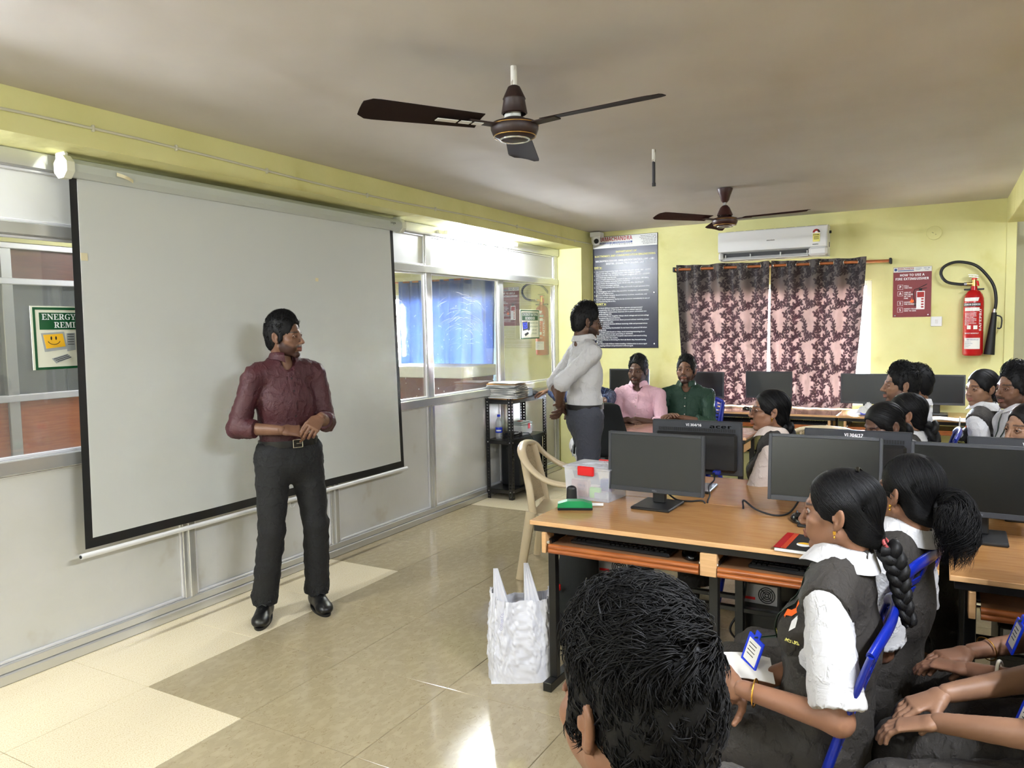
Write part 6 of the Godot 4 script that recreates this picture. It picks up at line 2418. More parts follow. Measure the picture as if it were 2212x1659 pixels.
func put_torso(f: Fld, J: Dictionary, off: float, low := true) -> void:
	var s: float = J.s
	var up: Vector3 = J.up
	var h: Vector3 = J.hip
	var fw: float = 0.92 if J.fem else 1.0
	if low:
		f.cap(h - up * 0.04 * s, h + up * 0.08 * s, 0.152 * s + off, 0.145 * s + off, 0.108 * s + off, 0.10 * s + off, J.Lh, 0.03)
	f.cap(h + up * 0.05 * s, h + up * 0.30 * s, (0.134 * s) * fw + off, 0.142 * s * fw + off, 0.094 * s + off, 0.096 * s + off, J.L, 0.04)
	f.cap(h + up * 0.27 * s, h + up * 0.42 * s, 0.143 * s * fw + off, 0.120 * s * fw + off, 0.099 * s + off, 0.070 * s + off, J.L, 0.04)
	f.cap(J.sh[0] + up * 0.002, J.sh[1] + up * 0.002, 0.041 * s + off, 0.041 * s + off, -1, -1, Vector3.ZERO, 0.045)
	for k in 2:
		f.cap(J.neck - up * 0.002 * s, J.sh[k].lerp(J.neck, 0.25) + up * 0.014 * s, 0.044 * s + off, 0.034 * s + off, -1, -1, Vector3.ZERO, 0.03)
	if off > -0.01:
		f.cap(J.neck - up * 0.07 * s - J.F * 0.012, J.neck + up * 0.03 * s - J.F * 0.008, 0.062 * s, 0.048 * s + off, -1, -1, Vector3.ZERO, 0.03)
	if J.fem:
		for e in [-1.0, 1.0]:
			f.ell(h + up * 0.315 * s + J.F * 0.075 * s + J.L * e * 0.062 * s, Vector3.ONE * (0.045 * s + off), 0.03)

# arm as far as frac: 1 the elbow, 2 the wrist
func put_arm(f: Fld, J: Dictionary, k: int, off: float, frac: float, wide := 0.0) -> void:
	var s: float = J.s
	var t := 0.9 if J.fem else 1.0
	var a: Vector3 = J.sh[k]
	var e: Vector3 = J.el[k]
	var w: Vector3 = J.wr[k]
	if frac < 1.0:
		f.cap(a, a.lerp(e, frac), 0.044 * s * t + off, 0.045 * s * t + off + wide, -1, -1, Vector3.ZERO, 0.02, true)
		return
	f.cap(a, e, 0.044 * s * t + off, 0.040 * s * t + off, -1, -1, Vector3.ZERO, 0.02)
	var q := e.lerp(w, frac - 1.0)
	var r := lerpf(0.039, 0.0265, frac - 1.0) * s * t
	f.cap(e, q, 0.040 * s * t + off, r + off + wide, -1, -1, Vector3.ZERO, 0.015, frac < 2.0)

func put_leg(f: Fld, J: Dictionary, k: int, off: float, hem := 0.0, calf := 0.0) -> void:
	var s: float = J.s
	f.cap(J.hj[k], J.kn[k], 0.088 * s + off, 0.058 * s + off, -1, -1, Vector3.ZERO, 0.03)
	f.cap(J.kn[k], J.an[k], 0.058 * s + off, 0.042 * s + off + hem, -1, -1, Vector3.ZERO, 0.02, hem > 0.0)
	if calf > 0.0:
		f.cap(J.kn[k].lerp(J.an[k], 0.25) - J.Lh.cross(Vector3.UP) * -0.012, J.kn[k].lerp(J.an[k], 0.5), calf, calf * 0.8, -1, -1, Vector3.ZERO, 0.03)

# bounding box of points
func reach(ps: Array, m: float) -> Array:
	var lo: Vector3 = ps[0]
	var hi: Vector3 = ps[0]
	for p in ps:
		lo = lo.min(p)
		hi = hi.max(p)
	return [lo - Vector3.ONE * m, hi + Vector3.ONE * m]

func collar(J: Dictionary, spread: float, drop: float, gap: float, size := 1.0) -> MB:
	var g := MB.new()
	var s: float = J.s
	var up: Vector3 = (J.up - J.F * 0.16).normalized()
	var L: Vector3 = J.L
	var F: Vector3 = L.cross(up)
	var c: Vector3 = J.neck + up * 0.046 * s + J.F * 0.004
	var nr := (0.056 if J.fem else 0.062) * s
	g.surf(48, 9, func(u: float, v: float):
		var a := lerpf(-PI + gap, PI - gap, u)
		var fr := pow(absf(a) / PI, 5.0)
		var r: float
		var y: float
		if v < 0.34:
			r = nr + 0.001
			y = lerpf(-0.03, 0.018 * size, v / 0.34)
		else:
			var q := (v - 0.34) / 0.66
			r = nr + 0.005 + spread * pow(q, 0.9) * (1.0 + 0.25 * fr)
			y = 0.020 * size - drop * q - 0.046 * fr * q
		# a = 0 at the nape
		return c - F * cos(a) * r * (1.0 + 0.10 * fr) - L * sin(a) * r + up * (y - 0.020 * fr), 0.0022)
	return g

func strand(g: MB, ps: Array, r: float) -> void:
	var m := ps.size()
	var i0 := g.v.size()
	for k in m:
		var d: Vector3 = (ps[mini(k + 1, m - 1)] - ps[maxi(k - 1, 0)]).normalized()
		var x := d.cross(V(0.31, 0.83, 0.47)).normalized()
		var y := d.cross(x)
		var q := r * (1.0 - pow(float(k) / (m - 1), 2.0) * 0.93)
		for j in 3:
			var a := TAU * j / 3.0
			var e := x * cos(a) + y * sin(a)
			g.v.append(ps[k] + e * q)
			g.n.append(e)
			g.t.append(Vector2.ZERO)
			g.c.append(Color.WHITE)
	for k in m - 1:
		for j in 3:
			var a := i0 + k * 3 + j
			var b := i0 + k * 3 + (j + 1) % 3
			g.ix.append_array([a, a + 3, b + 3, a, b + 3, b])

# hair in head axes
func short_hair(cell: float, count: int, seed_: int, vol: float, curl: float, length: float, wid: float) -> MB:
	var f := Fld.new(V(-0.125, -0.12, -0.15), V(0.125, 0.17, 0.15), cell)
	f.ell(V(0, 0.040, -0.014), V(0.080, 0.088, 0.099), 0.01)
	f.ell(V(0, 0.080 + vol * 0.4, -0.008), V(0.062, 0.042 + vol, 0.070), 0.02)
	f.ell(V(0, -0.005, -0.05), V(0.071, 0.082, 0.056), 0.02)
	for s in [-1.0, 1.0]:
		f.ell(V(s * 0.070, -0.002, 0.014), V(0.009, 0.036, 0.014), 0.01)
	f.ell(V(0, 0.004, 0.118), V(0.078, 0.090, 0.077), 0.006, Basis(), true)
	f.ell(V(0, -0.165, -0.02), V(0.13, 0.10, 0.14), 0.01, Basis(), true)
	for s in [-1.0, 1.0]:
		f.ell(V(s * 0.088, -0.008, -0.010), V(0.020, 0.034, 0.020), 0.004, Basis(), true)
		f.ell(V(s * 0.075, -0.07, 0.045), V(0.04, 0.06, 0.05), 0.004, Basis(), true)
	var g := MB.new()
	f.mesh(g, 0.004 + curl * 0.003, curl_noise)
	var rng := RandomNumberGenerator.new()
	rng.seed = seed_
	var n0 := g.v.size()
	var state := seed_ * 7919 + 13
	for k in count:
		state = (state * 1103515245 + 12345) & 0x7fffffff
		var i := (state >> 9) % n0
		var p := g.v[i]
		var n := g.n[i]
		state = (state * 1103515245 + 12345) & 0x7fffffff
		var r1 := float(state) / 2147483647.0 - 0.5
		state = (state * 1103515245 + 12345) & 0x7fffffff
		var r2 := float(state) / 2147483647.0 - 0.5
		state = (state * 1103515245 + 12345) & 0x7fffffff
		var r3 := float(state) / 2147483647.0
		var crown := smoothstep(0.05, 0.1, p.y)
		var flow := (V(0, -1, -0.35).lerp(V(0.45, 0.35, 0.1), crown)).normalized()
		if p.z > 0.035 and p.y > 0.03 and absf(p.x) < 0.05:
			flow = V(0.55 if p.x > -0.02 else -0.3, 0.75, -0.25).normalized()
		flow += V(curl_noise.get_noise_3dv(p * 900.0), curl_noise.get_noise_3dv(p * 900.0 + V(50, 0, 0)), curl_noise.get_noise_3dv(p * 900.0 + V(0, 50, 0))) * (0.7 + curl)
		flow -= n * flow.dot(n)
		flow = (flow.normalized() + V(r1, r2, r1 * r2 * 2.0) * 0.35).normalized()
		var ln := length * (0.55 + 0.75 * r3) * (0.55 + 0.6 * crown)
		if p.z > 0.03 and p.y < 0.085 and absf(p.x) >= 0.045:
			ln *= 0.45
		var a := p - n * 0.003
		var b := a + (n * (0.35 + 0.3 * crown) + flow).normalized() * ln * 0.45
		var c := b + (flow * 1.0 + n * (0.10 - 0.35 * r3)).normalized() * ln * 0.35
		var side := n.cross(flow) * curl * (r1 + r2) * 0.6
		var e := c + (flow * 0.7 - n * 0.45 + side).normalized() * ln * 0.28
		strand(g, [a, b, c, e], wid * (0.7 + 0.6 * r3))
	return g

# combed back hair; tie in head axes; returns cap with combed locks
func combed_hair(cell: float, count: int, seed_: int, part_x: float, puff: float) -> MB:
	var f := Fld.new(V(-0.12, -0.13, -0.16), V(0.12, 0.15, 0.14), cell)
	f.ell(V(0, 0.038 + puff * 0.3, -0.014 - puff * 0.4), V(0.0765 + puff * 0.2, 0.0865 + puff, 0.1005 + puff * 0.5), 0.01)
	f.ell(V(0, -0.02, -0.052), V(0.062, 0.068, 0.052), 0.02)
	f.ell(V(0, -0.062, -0.088), V(0.026, 0.028, 0.024), 0.02)
	for s in [-1.0, 1.0]:
		f.ell(V(s * 0.066, 0.014, 0.006), V(0.010, 0.036, 0.032), 0.012)
	f.ell(V(0, -0.008, 0.112), V(0.074, 0.086, 0.073), 0.006, Basis(), true)
	f.ell(V(0, -0.16, 0.03), V(0.11, 0.10, 0.095), 0.01, Basis(), true)
	for s in [-1.0, 1.0]:
		f.ell(V(s * 0.086, -0.012, -0.010), V(0.020, 0.034, 0.020), 0.004, Basis(), true)
		f.ell(V(s * 0.075, -0.075, 0.03), V(0.04, 0.07, 0.05), 0.004, Basis(), true)
	var g := MB.new()
	f.mesh(g)
	var state := seed_ * 7919 + 13
	var n0 := g.v.size()
	var tie := V(0, -0.066, -0.108)
	for k in count:
		state = (state * 1103515245 + 12345) & 0x7fffffff
		var i := (state >> 9) % n0
		var p := g.v[i]
		state = (state * 1103515245 + 12345) & 0x7fffffff
		var r3 := float(state) / 2147483647.0
		if p.z < -0.07 or p.y < -0.03:
			continue
		# walk over the skin of the hair towards the tie
		var ps := [p - g.n[i] * 0.001]
		var q := p
		var st := 0.013
		for j in 15:
			var gr := V(sample(f, q + V(0.003, 0, 0)) - sample(f, q - V(0.003, 0, 0)), sample(f, q + V(0, 0.003, 0)) - sample(f, q - V(0, 0.003, 0)), sample(f, q + V(0, 0, 0.003)) - sample(f, q - V(0, 0, 0.003))).normalized()
			var d := (tie - q).normalized()
			# leave the parting sideways first
			if q.y > 0.085 and q.z > -0.04:
				d += V(0.9 * signf(q.x - part_x), 0, -0.2)
			d = (d - gr * d.dot(gr)).normalized()
			q += d * st
			q -= gr * sample(f, q)
			ps.append(q + gr * (0.0002 + 0.0011 * r3 * sin(PI * j / 14.0)))
			if q.distance_to(tie) < 0.03:
				break
		if ps.size() > 3:
			strand(g, ps, 0.0005 + 0.0006 * r3)
	return g

func braid(ps: Array, r: float) -> MB:
	var g := MB.new()
	var c := smooth_path(ps, 14)
	var m := c.size()
	for s in 3:
		var path := []
		var rr := []
		for k in m:
			var t := float(k) / (m - 1)
			var d: Vector3 = (c[mini(k + 1, m - 1)] - c[maxi(k - 1, 0)]).normalized()
			var x := d.cross(V(0.2, 0.1, 0.97)).normalized()
			var y := d.cross(x)
			var ph := t * m * 0.26 + TAU * s / 3
			var w := r * (1.0 - 0.45 * t)
			path.append(c[k] + x * sin(ph) * w * 0.75 + y * sin(2.0 * ph) * w * 0.38)
			rr.append(w * 0.72 * (1.0 if t < 0.96 else 0.6))
		g.tube(path, rr, 9)
		# loose fine locks along each strand
		for q in 16:
			var p2 := []
			for k in range(0, m, 3):
				var a := q * 0.3927 + k * 0.1
				p2.append(path[k] + V(cos(a), 0.2 * sin(a * 2.0), sin(a)) * rr[k] * 0.985)
			if p2.size() > 3:
				g.tube(p2, r * 0.05, 4)
	return g

func tail(from: Vector3, ps: Array, count: int, spread: float, curl: float, seed_: int, r := 0.0008) -> MB:
	var g := MB.new()
	var c := smooth_path([from] + ps, 6)
	var m := c.size()
	var state := seed_
	var body := []
	var br := []
	for k in m:
		var t := float(k) / (m - 1)
		body.append(c[k])
		br.append(spread * (0.12 + 0.88 * sin(PI * minf(1.0, t * 1.0 + 0.05))) * 0.62 * (1.0 - 0.75 * t * t))
	g.tube(body, br, 12)
	for k in count:
		state = (state * 1103515245 + 12345) & 0x7fffffff
		var a := float(state) / 2147483647.0 * TAU
		state = (state * 1103515245 + 12345) & 0x7fffffff
		var q := float(state) / 2147483647.0
		state = (state * 1103515245 + 12345) & 0x7fffffff
		var q2 := float(state) / 2147483647.0
		var path := []
		var stop := int(m * (0.7 + 0.3 * q2))
		for j in stop:
			var t := float(j) / (m - 1)
			var d: Vector3 = (c[mini(j + 1, m - 1)] - c[maxi(j - 1, 0)]).normalized()
			var x := d.cross(V(0.2, 0.1, 0.97)).normalized()
			var y := d.cross(x)
			var w := spread * (0.12 + 0.88 * sin(PI * minf(1.0, t * 0.95 + 0.05))) * sqrt(q) + spread * 0.5 * t * t * q
			var aa := a + curl * t * 9.0 * (q2 - 0.3)
			path.append(c[j] + (x * cos(aa) + y * sin(aa)) * w + V(sin(t * 19.0 + a * 3.0), cos(t * 23.0 + a), sin(t * 17.0 + a * 2.0)) * 0.007 * curl * t)
		strand(g, path, r * (0.8 + q2))
	return g

func spectacles(hb: Basis, hp: Vector3, s: float) -> MB:
	var g := MB.new()
	g.T = Transform3D(hb.scaled(Vector3.ONE * s), hp)
	for e in [-1.0, 1.0]:
		var ring := []
		for j in 21:
			var a := TAU * j / 20
			ring.append(V(e * 0.034 + cos(a) * 0.024, -0.003 + sin(a) * 0.022, 0.105 - absf(cos(a)) * 0.001 - (0.004 if e * cos(a) > 0.7 else 0.0)))
		g.tube(ring, 0.0013, 6, false)
		g.tube([V(e * 0.058, 0.002, 0.10), V(e * 0.076, 0.006, 0.06), V(e * 0.082, 0.008, 0.0), V(e * 0.078, -0.012, -0.032)], 0.0014, 6)
	g.tube([V(-0.011, 0.0, 0.107), V(0, 0.003, 0.110), V(0.011, 0.0, 0.107)], 0.0013, 6)
	return g

func lenses(hb: Basis, hp: Vector3, s: float) -> MB:
	var g := MB.new()
	g.T = Transform3D(hb.scaled(Vector3.ONE * s), hp)
	for e in [-1.0, 1.0]:
		var keep := g.T
		g.T = g.T * Transform3D(Basis(Vector3.RIGHT, PI / 2), V(e * 0.034, -0.003, 0.1045))
		g.lathe([Vector2(0.0228, 0), Vector2(0.0228, 0.0006), Vector2(0, 0.001)], 20)
		g.T = keep
	return g

# one person: fills made[i] with [part, mesh, material, parent part]
func make_person(i: int) -> void:
	var P: Dictionary = cast[i]
	var out := []
	var J := skeleton(P)
	var s: float = J.s
	var fem: bool = J.fem
	var skin: Color = P.skin
	var cell: float = P.get("cell", 0.013)
	var hb: Basis = J.hb
	var hp: Vector3 = J.head
	# ---- body: one surface of skin
	var g := MB.new()
	var bx := reach([J.hip, J.neck] + J.sh + J.el + J.wr + J.kn + J.an, 0.14)
	var f := Fld.new(bx[0], bx[1], cell * P.get("bodycell", 1.3))
	put_torso(f, J, -0.022)
	f.cap(J.neck - J.up * 0.03 + J.F * 0.01, hp - hb.y * 0.1 * s - hb.z * 0.022 * s, (0.040 if fem else 0.046) * s, (0.044 if fem else 0.052) * s, -1, -1, Vector3.ZERO, 0.02)
	for k in 2:
		put_leg(f, J, k, -0.012)
		if not P.has("shoes"):
			f.cap(J.an[k], J.an[k] + P.f.normalized() * 0.14 - V(0, 0.045, 0), 0.035, 0.028, -1, -1, Vector3.ZERO, 0.02)
	for k in 2:
		put_arm(f, J, k, 0.0, 2.0)
	var base := func(_p: Vector3, _n: Vector3) -> Color: return skin
	f.mesh(g, 0.0, null, base)
	# hands
	var pose: String = P.get("hand", "rest")
	for k in 2:
		var fd: Vector3 = P.get("fl" if k == 0 else "fr", (J.wr[k] - J.el[k])).normalized()
		var pn: Vector3 = P.get("pl" if k == 0 else "pr", Vector3.DOWN)
		pn = (pn - fd * pn.dot(fd)).normalized()
		var x := fd.cross(pn)
		var sc := s * (0.92 if fem else 1.0)
		var hm: MB = hands[P.get("handl", pose) if k == 0 else P.get("handr", pose)]
		g.col = skin
		var i0 := g.c.size()
		g.add(hm, Transform3D(Basis(x * (sc if k == 1 else -sc), fd * sc, pn * sc), J.wr[k] + fd * 0.012))
		for q in range(i0, g.c.size()):
			g.c[q] = skin
	# head with lips, brows and beard as colour of the skin
	var hm: MB = heads[fem]
	var beard: int = P.get("beard", 0)
	var i0 := g.c.size()
	g.add(hm, Transform3D(hb.scaled(Vector3.ONE * s), hp))
	var dark := Color(skin.r * 0.22, skin.g * 0.22, skin.b * 0.25)
	var lip := Color(skin.r * 0.85, skin.g * 0.60, skin.b * 0.68)
	for q in hm.v.size():
		var p := hm.v[q]
		var c := skin
		var ax := absf(p.x)
		if p.z > 0.055:
			if ax < 0.024 - absf(p.y + 0.067) * 0.9 and p.y < -0.0565 and p.y > -0.0805 and p.z > 0.082:
				c = lip
			var by := 0.0245 - 0.09 * (ax - 0.03) * (ax - 0.03) * 10.0
			if ax > 0.013 and ax < 0.052 and absf(p.y - by) < (0.0042 if not fem else 0.0032):
				c = dark
			if beard > 0 and p.y < -0.0455 and p.y > -0.0585 and ax < 0.031 and ax > 0.002:
				c = c.lerp(dark, 0.9)
		if beard > 1 and c == skin:
			var line := lerpf(-0.048, -0.022, clampf((0.075 - p.z) / 0.06, 0.0, 1.0))
			if p.y < line and p.y > -0.118 - p.z * 0.0 and p.z > 0.0 and (ax > 0.024 or p.y < -0.083):
				var edge := clampf((line - p.y) / 0.014, 0.0, 1.0)
				c = skin.lerp(dark, (0.95 if beard > 2 else 0.6) * edge)
		if p.z > 0.07 and ax > 0.015 and ax < 0.05 and absf(p.y) < 0.0125 and c == skin:
			c = Color(skin.r * 0.8, skin.g * 0.74, skin.b * 0.74)
		g.c[i0 + q] = c
	out.append(["body", g, "skin", ""])
	# eyes
	for e in [-1.0, 1.0]:
		g = MB.new()
		var gaze: Vector3 = hb.inverse() * P.get("gaze", J.hb.z)
		gaze = gaze.normalized()
		gaze = (gaze + V(0, 0, 0.6)).normalized()
		var ec := V(e * 0.0315, 0.0012, 0.0742)
		g.T = Transform3D(hb.scaled(Vector3.ONE * s), hp)
		g.ball(ec, Vector3.ONE * 0.0110, 20, 14)
		for q in g.v.size():
			var d := (g.T.affine_inverse() * g.v[q] - ec).normalized().dot(gaze)
			g.c[q] = Color(0.012, 0.007, 0.005) if d > 0.80 else Color(0.38, 0.33, 0.30)
		out.append(["eye", g, "eye_white", ""])
	# ---- clothes
	var low: float = P.get("tuck", 0.06)
	var style: String = P.get("wear", "shirt")
	var top_f: Fld
	bx = reach([J.hip - J.up * 0.1, J.neck] + J.sh + J.el + J.wr, 0.12)
	var amp: float = P.get("fold", 0.005)
	if style == "shirt":
		f = Fld.new(bx[0], bx[1], cell)
		put_torso(f, J, 0.012, false)
		f.cap(J.hip - J.up * 0.0, J.hip + J.up * 0.1, 0.147 * s, 0.15 * s, 0.107 * s, 0.108 * s, J.Lh, 0.03)
		var fr: float = P.get("sleeve", 1.45)
		for k in 2:
			put_arm(f, J, k, 0.013, fr, 0.003)
			if fr > 1.0:
				var a: Vector3 = J.el[k].lerp(J.wr[k], fr - 1.28)
				var b: Vector3 = J.el[k].lerp(J.wr[k], fr - 1.0)
				f.cap(a, b, 0.052 * s, 0.050 * s, -1, -1, Vector3.ZERO, 0.006, true, true)
		if P.has("untuck"):
			f.cap(J.hip - J.up * 0.13, J.hip + J.up * 0.1, 0.172 * s, 0.16 * s, 0.125 * s, 0.115 * s, J.Lh, 0.03, false, true)
		f.cut(J.neck + J.up * 0.044 * s + J.F * 0.032, (J.up + J.F * 0.25).normalized(), 0.080 * s)
		# open neck
		f.cap(J.neck + J.up * 0.03, J.neck + J.up * 0.14, 0.054 * s, 0.060 * s, -1, -1, Vector3.ZERO, 0.006, false, false, true)
		if P.has("vee"):
			f.cap(J.neck + J.F * 0.12 - J.up * 0.055, J.neck + J.F * 0.03 + J.up * 0.03, 0.004, 0.05, -1, -1, Vector3.ZERO, 0.004, false, false, true)
		g = MB.new()
		f.mesh(g, amp, fold_noise)
		out.append(["shirt", g, P.cloth, ""])
		top_f = f
		out.append(["collar", collar(J, 0.020, 0.040, 0.36), P.cloth, ""])
		if P.has("buttons"):
			g = MB.new()
			var line := []
			for k in 12:
				var q: Vector3 = J.neck - J.up * (0.05 + 0.034 * k) * s
				line.append(land(f, q + J.F * 0.3, -J.F))
			g.tube(line, 0.0165, 8, true, 0.16, J.F.cross(J.up).cross(J.up) * -1.0)
			out.append(["placket", g, P.cloth, ""])
			for k in 5:
				g = MB.new()
				var q: Vector3 = line[1 + 2 * k] + J.F * 0.003
				g.T = Transform3D(Basis(J.L, J.F, J.L.cross(J.F)), q)
				g.lathe([Vector2(0.0055, -0.002), Vector2(0.0055, 0.001), Vector2(0.004, 0.002), Vector2(0, 0.0012)], 10)
				out.append(["button", g, P.buttons, ""])
	else:
		# white half-sleeved blouse under a dark waistcoat
		f = Fld.new(bx[0], bx[1], cell)
		put_torso(f, J, -0.003, false)
		f.cut(J.neck + J.up * 0.040 * s + J.F * 0.028, (J.up + J.F * 0.25).normalized(), 0.080 * s)
		for k in 2:
			put_arm(f, J, k, 0.014, P.get("sleeve", 0.88), 0.010)
		g = MB.new()
		f.mesh(g, amp, fold_noise)
		out.append(["blouse", g, P.get("cloth", "white_cloth"), ""])
		var fb := Fld.new(bx[0], bx[1], cell)
		put_torso(fb, J, 0.017)
		for k in 2:
			fb.cap(J.sh[k].lerp(J.neck, 0.5), J.sh[k].lerp(J.el[k], 0.10) + (J.sh[k] - J.neck).normalized() * 0.012, 0.06 * s, 0.062 * s, -1, -1, Vector3.ZERO, 0.02, true)
		for k in 2:
			var od: Vector3 = (J.sh[k] - J.neck).normalized()
			fb.cut(J.sh[k] + od * 0.022 * s, od, 0.2)
		fb.cut(J.neck + J.up * 0.044 * s + J.F * 0.028, (J.up + J.F * 0.25).normalized(), 0.080 * s)
		fb.cap(J.neck + J.up * 0.0, J.neck + J.up * 0.14, 0.060 * s, 0.064 * s, -1, -1, Vector3.ZERO, 0.006, false, false, true)
		fb.cap(J.neck + J.F * 0.13 - J.up * 0.10, J.neck + J.F * 0.03 + J.up * 0.03, 0.004, 0.055, -1, -1, Vector3.ZERO, 0.004, false, false, true)
		g = MB.new()
		fb.mesh(g, amp * 0.8, fold_noise)
		out.append(["waistcoat", g, P.get("vest", "dark_uniform"), ""])
		top_f = fb
		out.append(["collar", collar(J, 0.034, 0.048, 0.42, 1.1), P.get("cloth", "white_cloth"), ""])
	# trousers
	if not P.has("nolegs"):
		bx = reach([J.hip] + J.kn + J.an, 0.19)
		f = Fld.new(bx[0], bx[1], cell * 1.1)
		f.cap(J.hip - J.up * 0.05 * s, J.hip + J.up * 0.055 * s, 0.155 * s, 0.152 * s, 0.118 * s, 0.115 * s, J.Lh, 0.03, true)
		f.cut(J.hip + J.up * 0.056 * s, J.up, 0.3)
		for k in 2:
			put_leg(f, J, k, 0.011, P.get("hem", 0.012))
			if P.has("bunch"):
				for q in 3:
					f.cap(J.an[k] + V(0, 0.012 + 0.03 * q, 0) - J.Lh * 0.02 * (q % 2), J.an[k] + V(0, 0.018 + 0.028 * q, 0) + J.Lh * 0.02 * (q % 2), 0.052, 0.050, -1, -1, Vector3.ZERO, 0.008)
		g = MB.new()
		f.mesh(g, amp * 0.9, fold_noise)
		out.append(["trousers", g, P.get("pants", "dark_uniform"), ""])
	if P.has("belt"):
		g = MB.new()
		var bc: Vector3 = J.hip + J.up * 0.062 * s
		g.surf(48, 3, func(u: float, v: float):
			var a := -TAU * u
			var r := 1.0 + 0.004 * sin(PI * v)
			return bc + J.Lh * cos(a) * 0.1625 * s * r - J.Lh.cross(J.up) * sin(a) * 0.1235 * s * r + J.up * (v - 0.5) * 0.035, 0.004, true)
		out.append(["belt", g, "leather", ""])
		g = MB.new()
		var fr: Vector3 = J.Lh.cross(J.up)
		g.T = Transform3D(Basis(J.Lh, J.up, fr), bc + fr * 0.127 * s)
		for e in [[V(-0.026, 0, 0), V(0.004, 0.044, 0.005)], [V(0.026, 0, 0), V(0.004, 0.044, 0.005)], [V(0, 0.021, 0), V(0.052, 0.004, 0.005)], [V(0, -0.021, 0), V(0.052, 0.004, 0.005)], [V(0.008, 0, 0.001), V(0.036, 0.003, 0.004)]]:
			g.box(e[0], e[1], 0.0012)
		out.append(["buckle", g, "chrome", "belt"])
	if P.has("shoes"):
		for k in 2:
			var d: Vector3 = P.shoes[k].normalized()
			var o: Vector3 = V(J.an[k].x, 0.0, J.an[k].z)
			var fs := Fld.new(V(-0.07, -0.01, -0.12), V(0.07, 0.16, 0.24), 0.005)
			fs.cap(V(0, 0.045, -0.035), V(0, 0.032, 0.125), 0.040, 0.043, 0.045, 0.030, V(1, 0, 0), 0.02)
			fs.cap(V(0, 0.05, -0.02), V(0, 0.11, -0.012), 0.042, 0.043, 0.05, 0.048, V(1, 0, 0), 0.02, true)
			fs.cap(V(0, 0.085, 0.02), V(0, 0.048, 0.12), 0.03, 0.032, 0.03, 0.022, V(1, 0, 0), 0.025)
			fs.ell(V(0, 0.034, 0.15), V(0.045, 0.030, 0.045), 0.02)
			fs.cut(V(0, 0.012, 0), Vector3.DOWN)
			var xf := Transform3D(Basis(Vector3.UP.cross(d), Vector3.UP, d), o)
			g = MB.new()
			fs.mesh(g, 0.0, null, null, xf)
			out.append(["shoe", g, "shoe_leather", "", k])
			g = MB.new()
			g.T = xf * Transform3D(Basis(), V(0, 0, 0.057))
			g.lathe([Vector2(0, 0.0), Vector2(0.045, 0.0), Vector2(0.0455, 0.014), Vector2(0, 0.0145)], 32, 0.0, TAU, 3.08)
			out.append(["sole", g, "rubber", "shoe", k])
			g = MB.new()
			g.T = xf
			for q in 4:
				var zz := 0.045 + 0.022 * q
				var yy := 0.112 - 0.016 * q
				g.tube([V(-0.022, yy - 0.006, zz), V(0.0, yy + 0.003, zz + 0.006), V(0.022, yy - 0.006, zz + 0.012)], 0.0028, 6)
				g.tube([V(0.022, yy - 0.006, zz), V(0.0, yy + 0.004, zz + 0.006), V(-0.022, yy - 0.006, zz + 0.012)], 0.0028, 6)
			for e in [-1.0, 1.0]:
				g.tube(smooth_path([V(0, 0.118, 0.045), V(e * 0.03, 0.125, 0.055), V(e * 0.045, 0.108, 0.07), V(e * 0.02, 0.112, 0.06), V(0, 0.115, 0.05)], 4), 0.0026, 6)
			out.append(["laces", g, "rubber", "shoe", k])
	# ---- hair
	var XH := Transform3D(hb.scaled(Vector3.ONE * s), hp)
	g = MB.new()
	var H: Dictionary = P.hair
	if H.style == "short":
		g.add(short_hair(H.get("cell", 0.006), H.get("count", 1500), i + 3, H.get("vol", 0.012), H.get("curl", 0.4), H.get("len", 0.028), H.get("wid", 0.0017)), XH)
		out.append(["hair", g, "black_hair", ""])
	else:
		g.add(combed_hair(H.get("cell", 0.006), H.get("count", 500), i + 3, H.get("part", 0.0), H.get("puff", 0.0)), XH)
		out.append(["hair", g, "black_hair", ""])
		if H.has("braid"):
			out.append(["braid", braid(H.braid, H.get("r", 0.024)), "black_hair", "hair"])
		if H.has("tail"):
			out.append(["ponytail", tail(XH * V(0, -0.02, -0.112), H.tail, H.get("locks", 260), H.get("spread", 0.05), 1.0, 99), "black_hair", "hair"])
		if H.has("bun"):
			g = MB.new()
			g.T = XH
			g.ball(V(0, -0.07, -0.118), V(0.034, 0.038, 0.026), 18, 12)
			out.append(["bun", g, "black_hair", "hair"])
	if P.has("specs"):
		out.append(["spectacles", spectacles(hb, hp, s), P.specs, ""])
		out.append(["lenses", lenses(hb, hp, s), "glass", "spectacles"])
	if P.has("earring"):
		for e in [-1.0, 1.0]:
			g = MB.new()
			g.T = XH
			if P.earring == "drop":
				g.box(V(e * 0.081, -0.040, -0.004), V(0.003, 0.010, 0.008), 0.001)
				g.ball(V(e * 0.081, -0.052, -0.004), V(0.003, 0.004, 0.003), 8, 6)
				g.cyl(V(e * 0.081, -0.048, -0.004), V(e * 0.081, -0.043, -0.004), 0.0012, 6)
			else:
				g.ball(V(e * 0.080, -0.036, -0.003), V(0.004, 0.006, 0.005), 10, 8)
				g.ball(V(e * 0.080, -0.047, -0.003), V(0.004, 0.004, 0.004), 10, 8)
			out.append(["earring", g, "gold", ""])
	if P.has("bangle"):
		for e in P.bangle:
			var k: int = e[0]
			var c: Vector3 = J.wr[k].lerp(J.el[k], e[1])
			var d: Vector3 = (J.wr[k] - J.el[k]).normalized()
			var x := d.cross(V(0.3, 0.9, 0.1)).normalized()
			var y := d.cross(x)
			g = MB.new()
			var ring := []
			for j in 29:
				var a := TAU * j / 28
				ring.append(c + (x * cos(a) + y * sin(a)) * e[2] + d * 0.006 * cos(a))
			g.tube(ring, e[3], 7, false)
			out.append([e[5], g, e[4], ""])
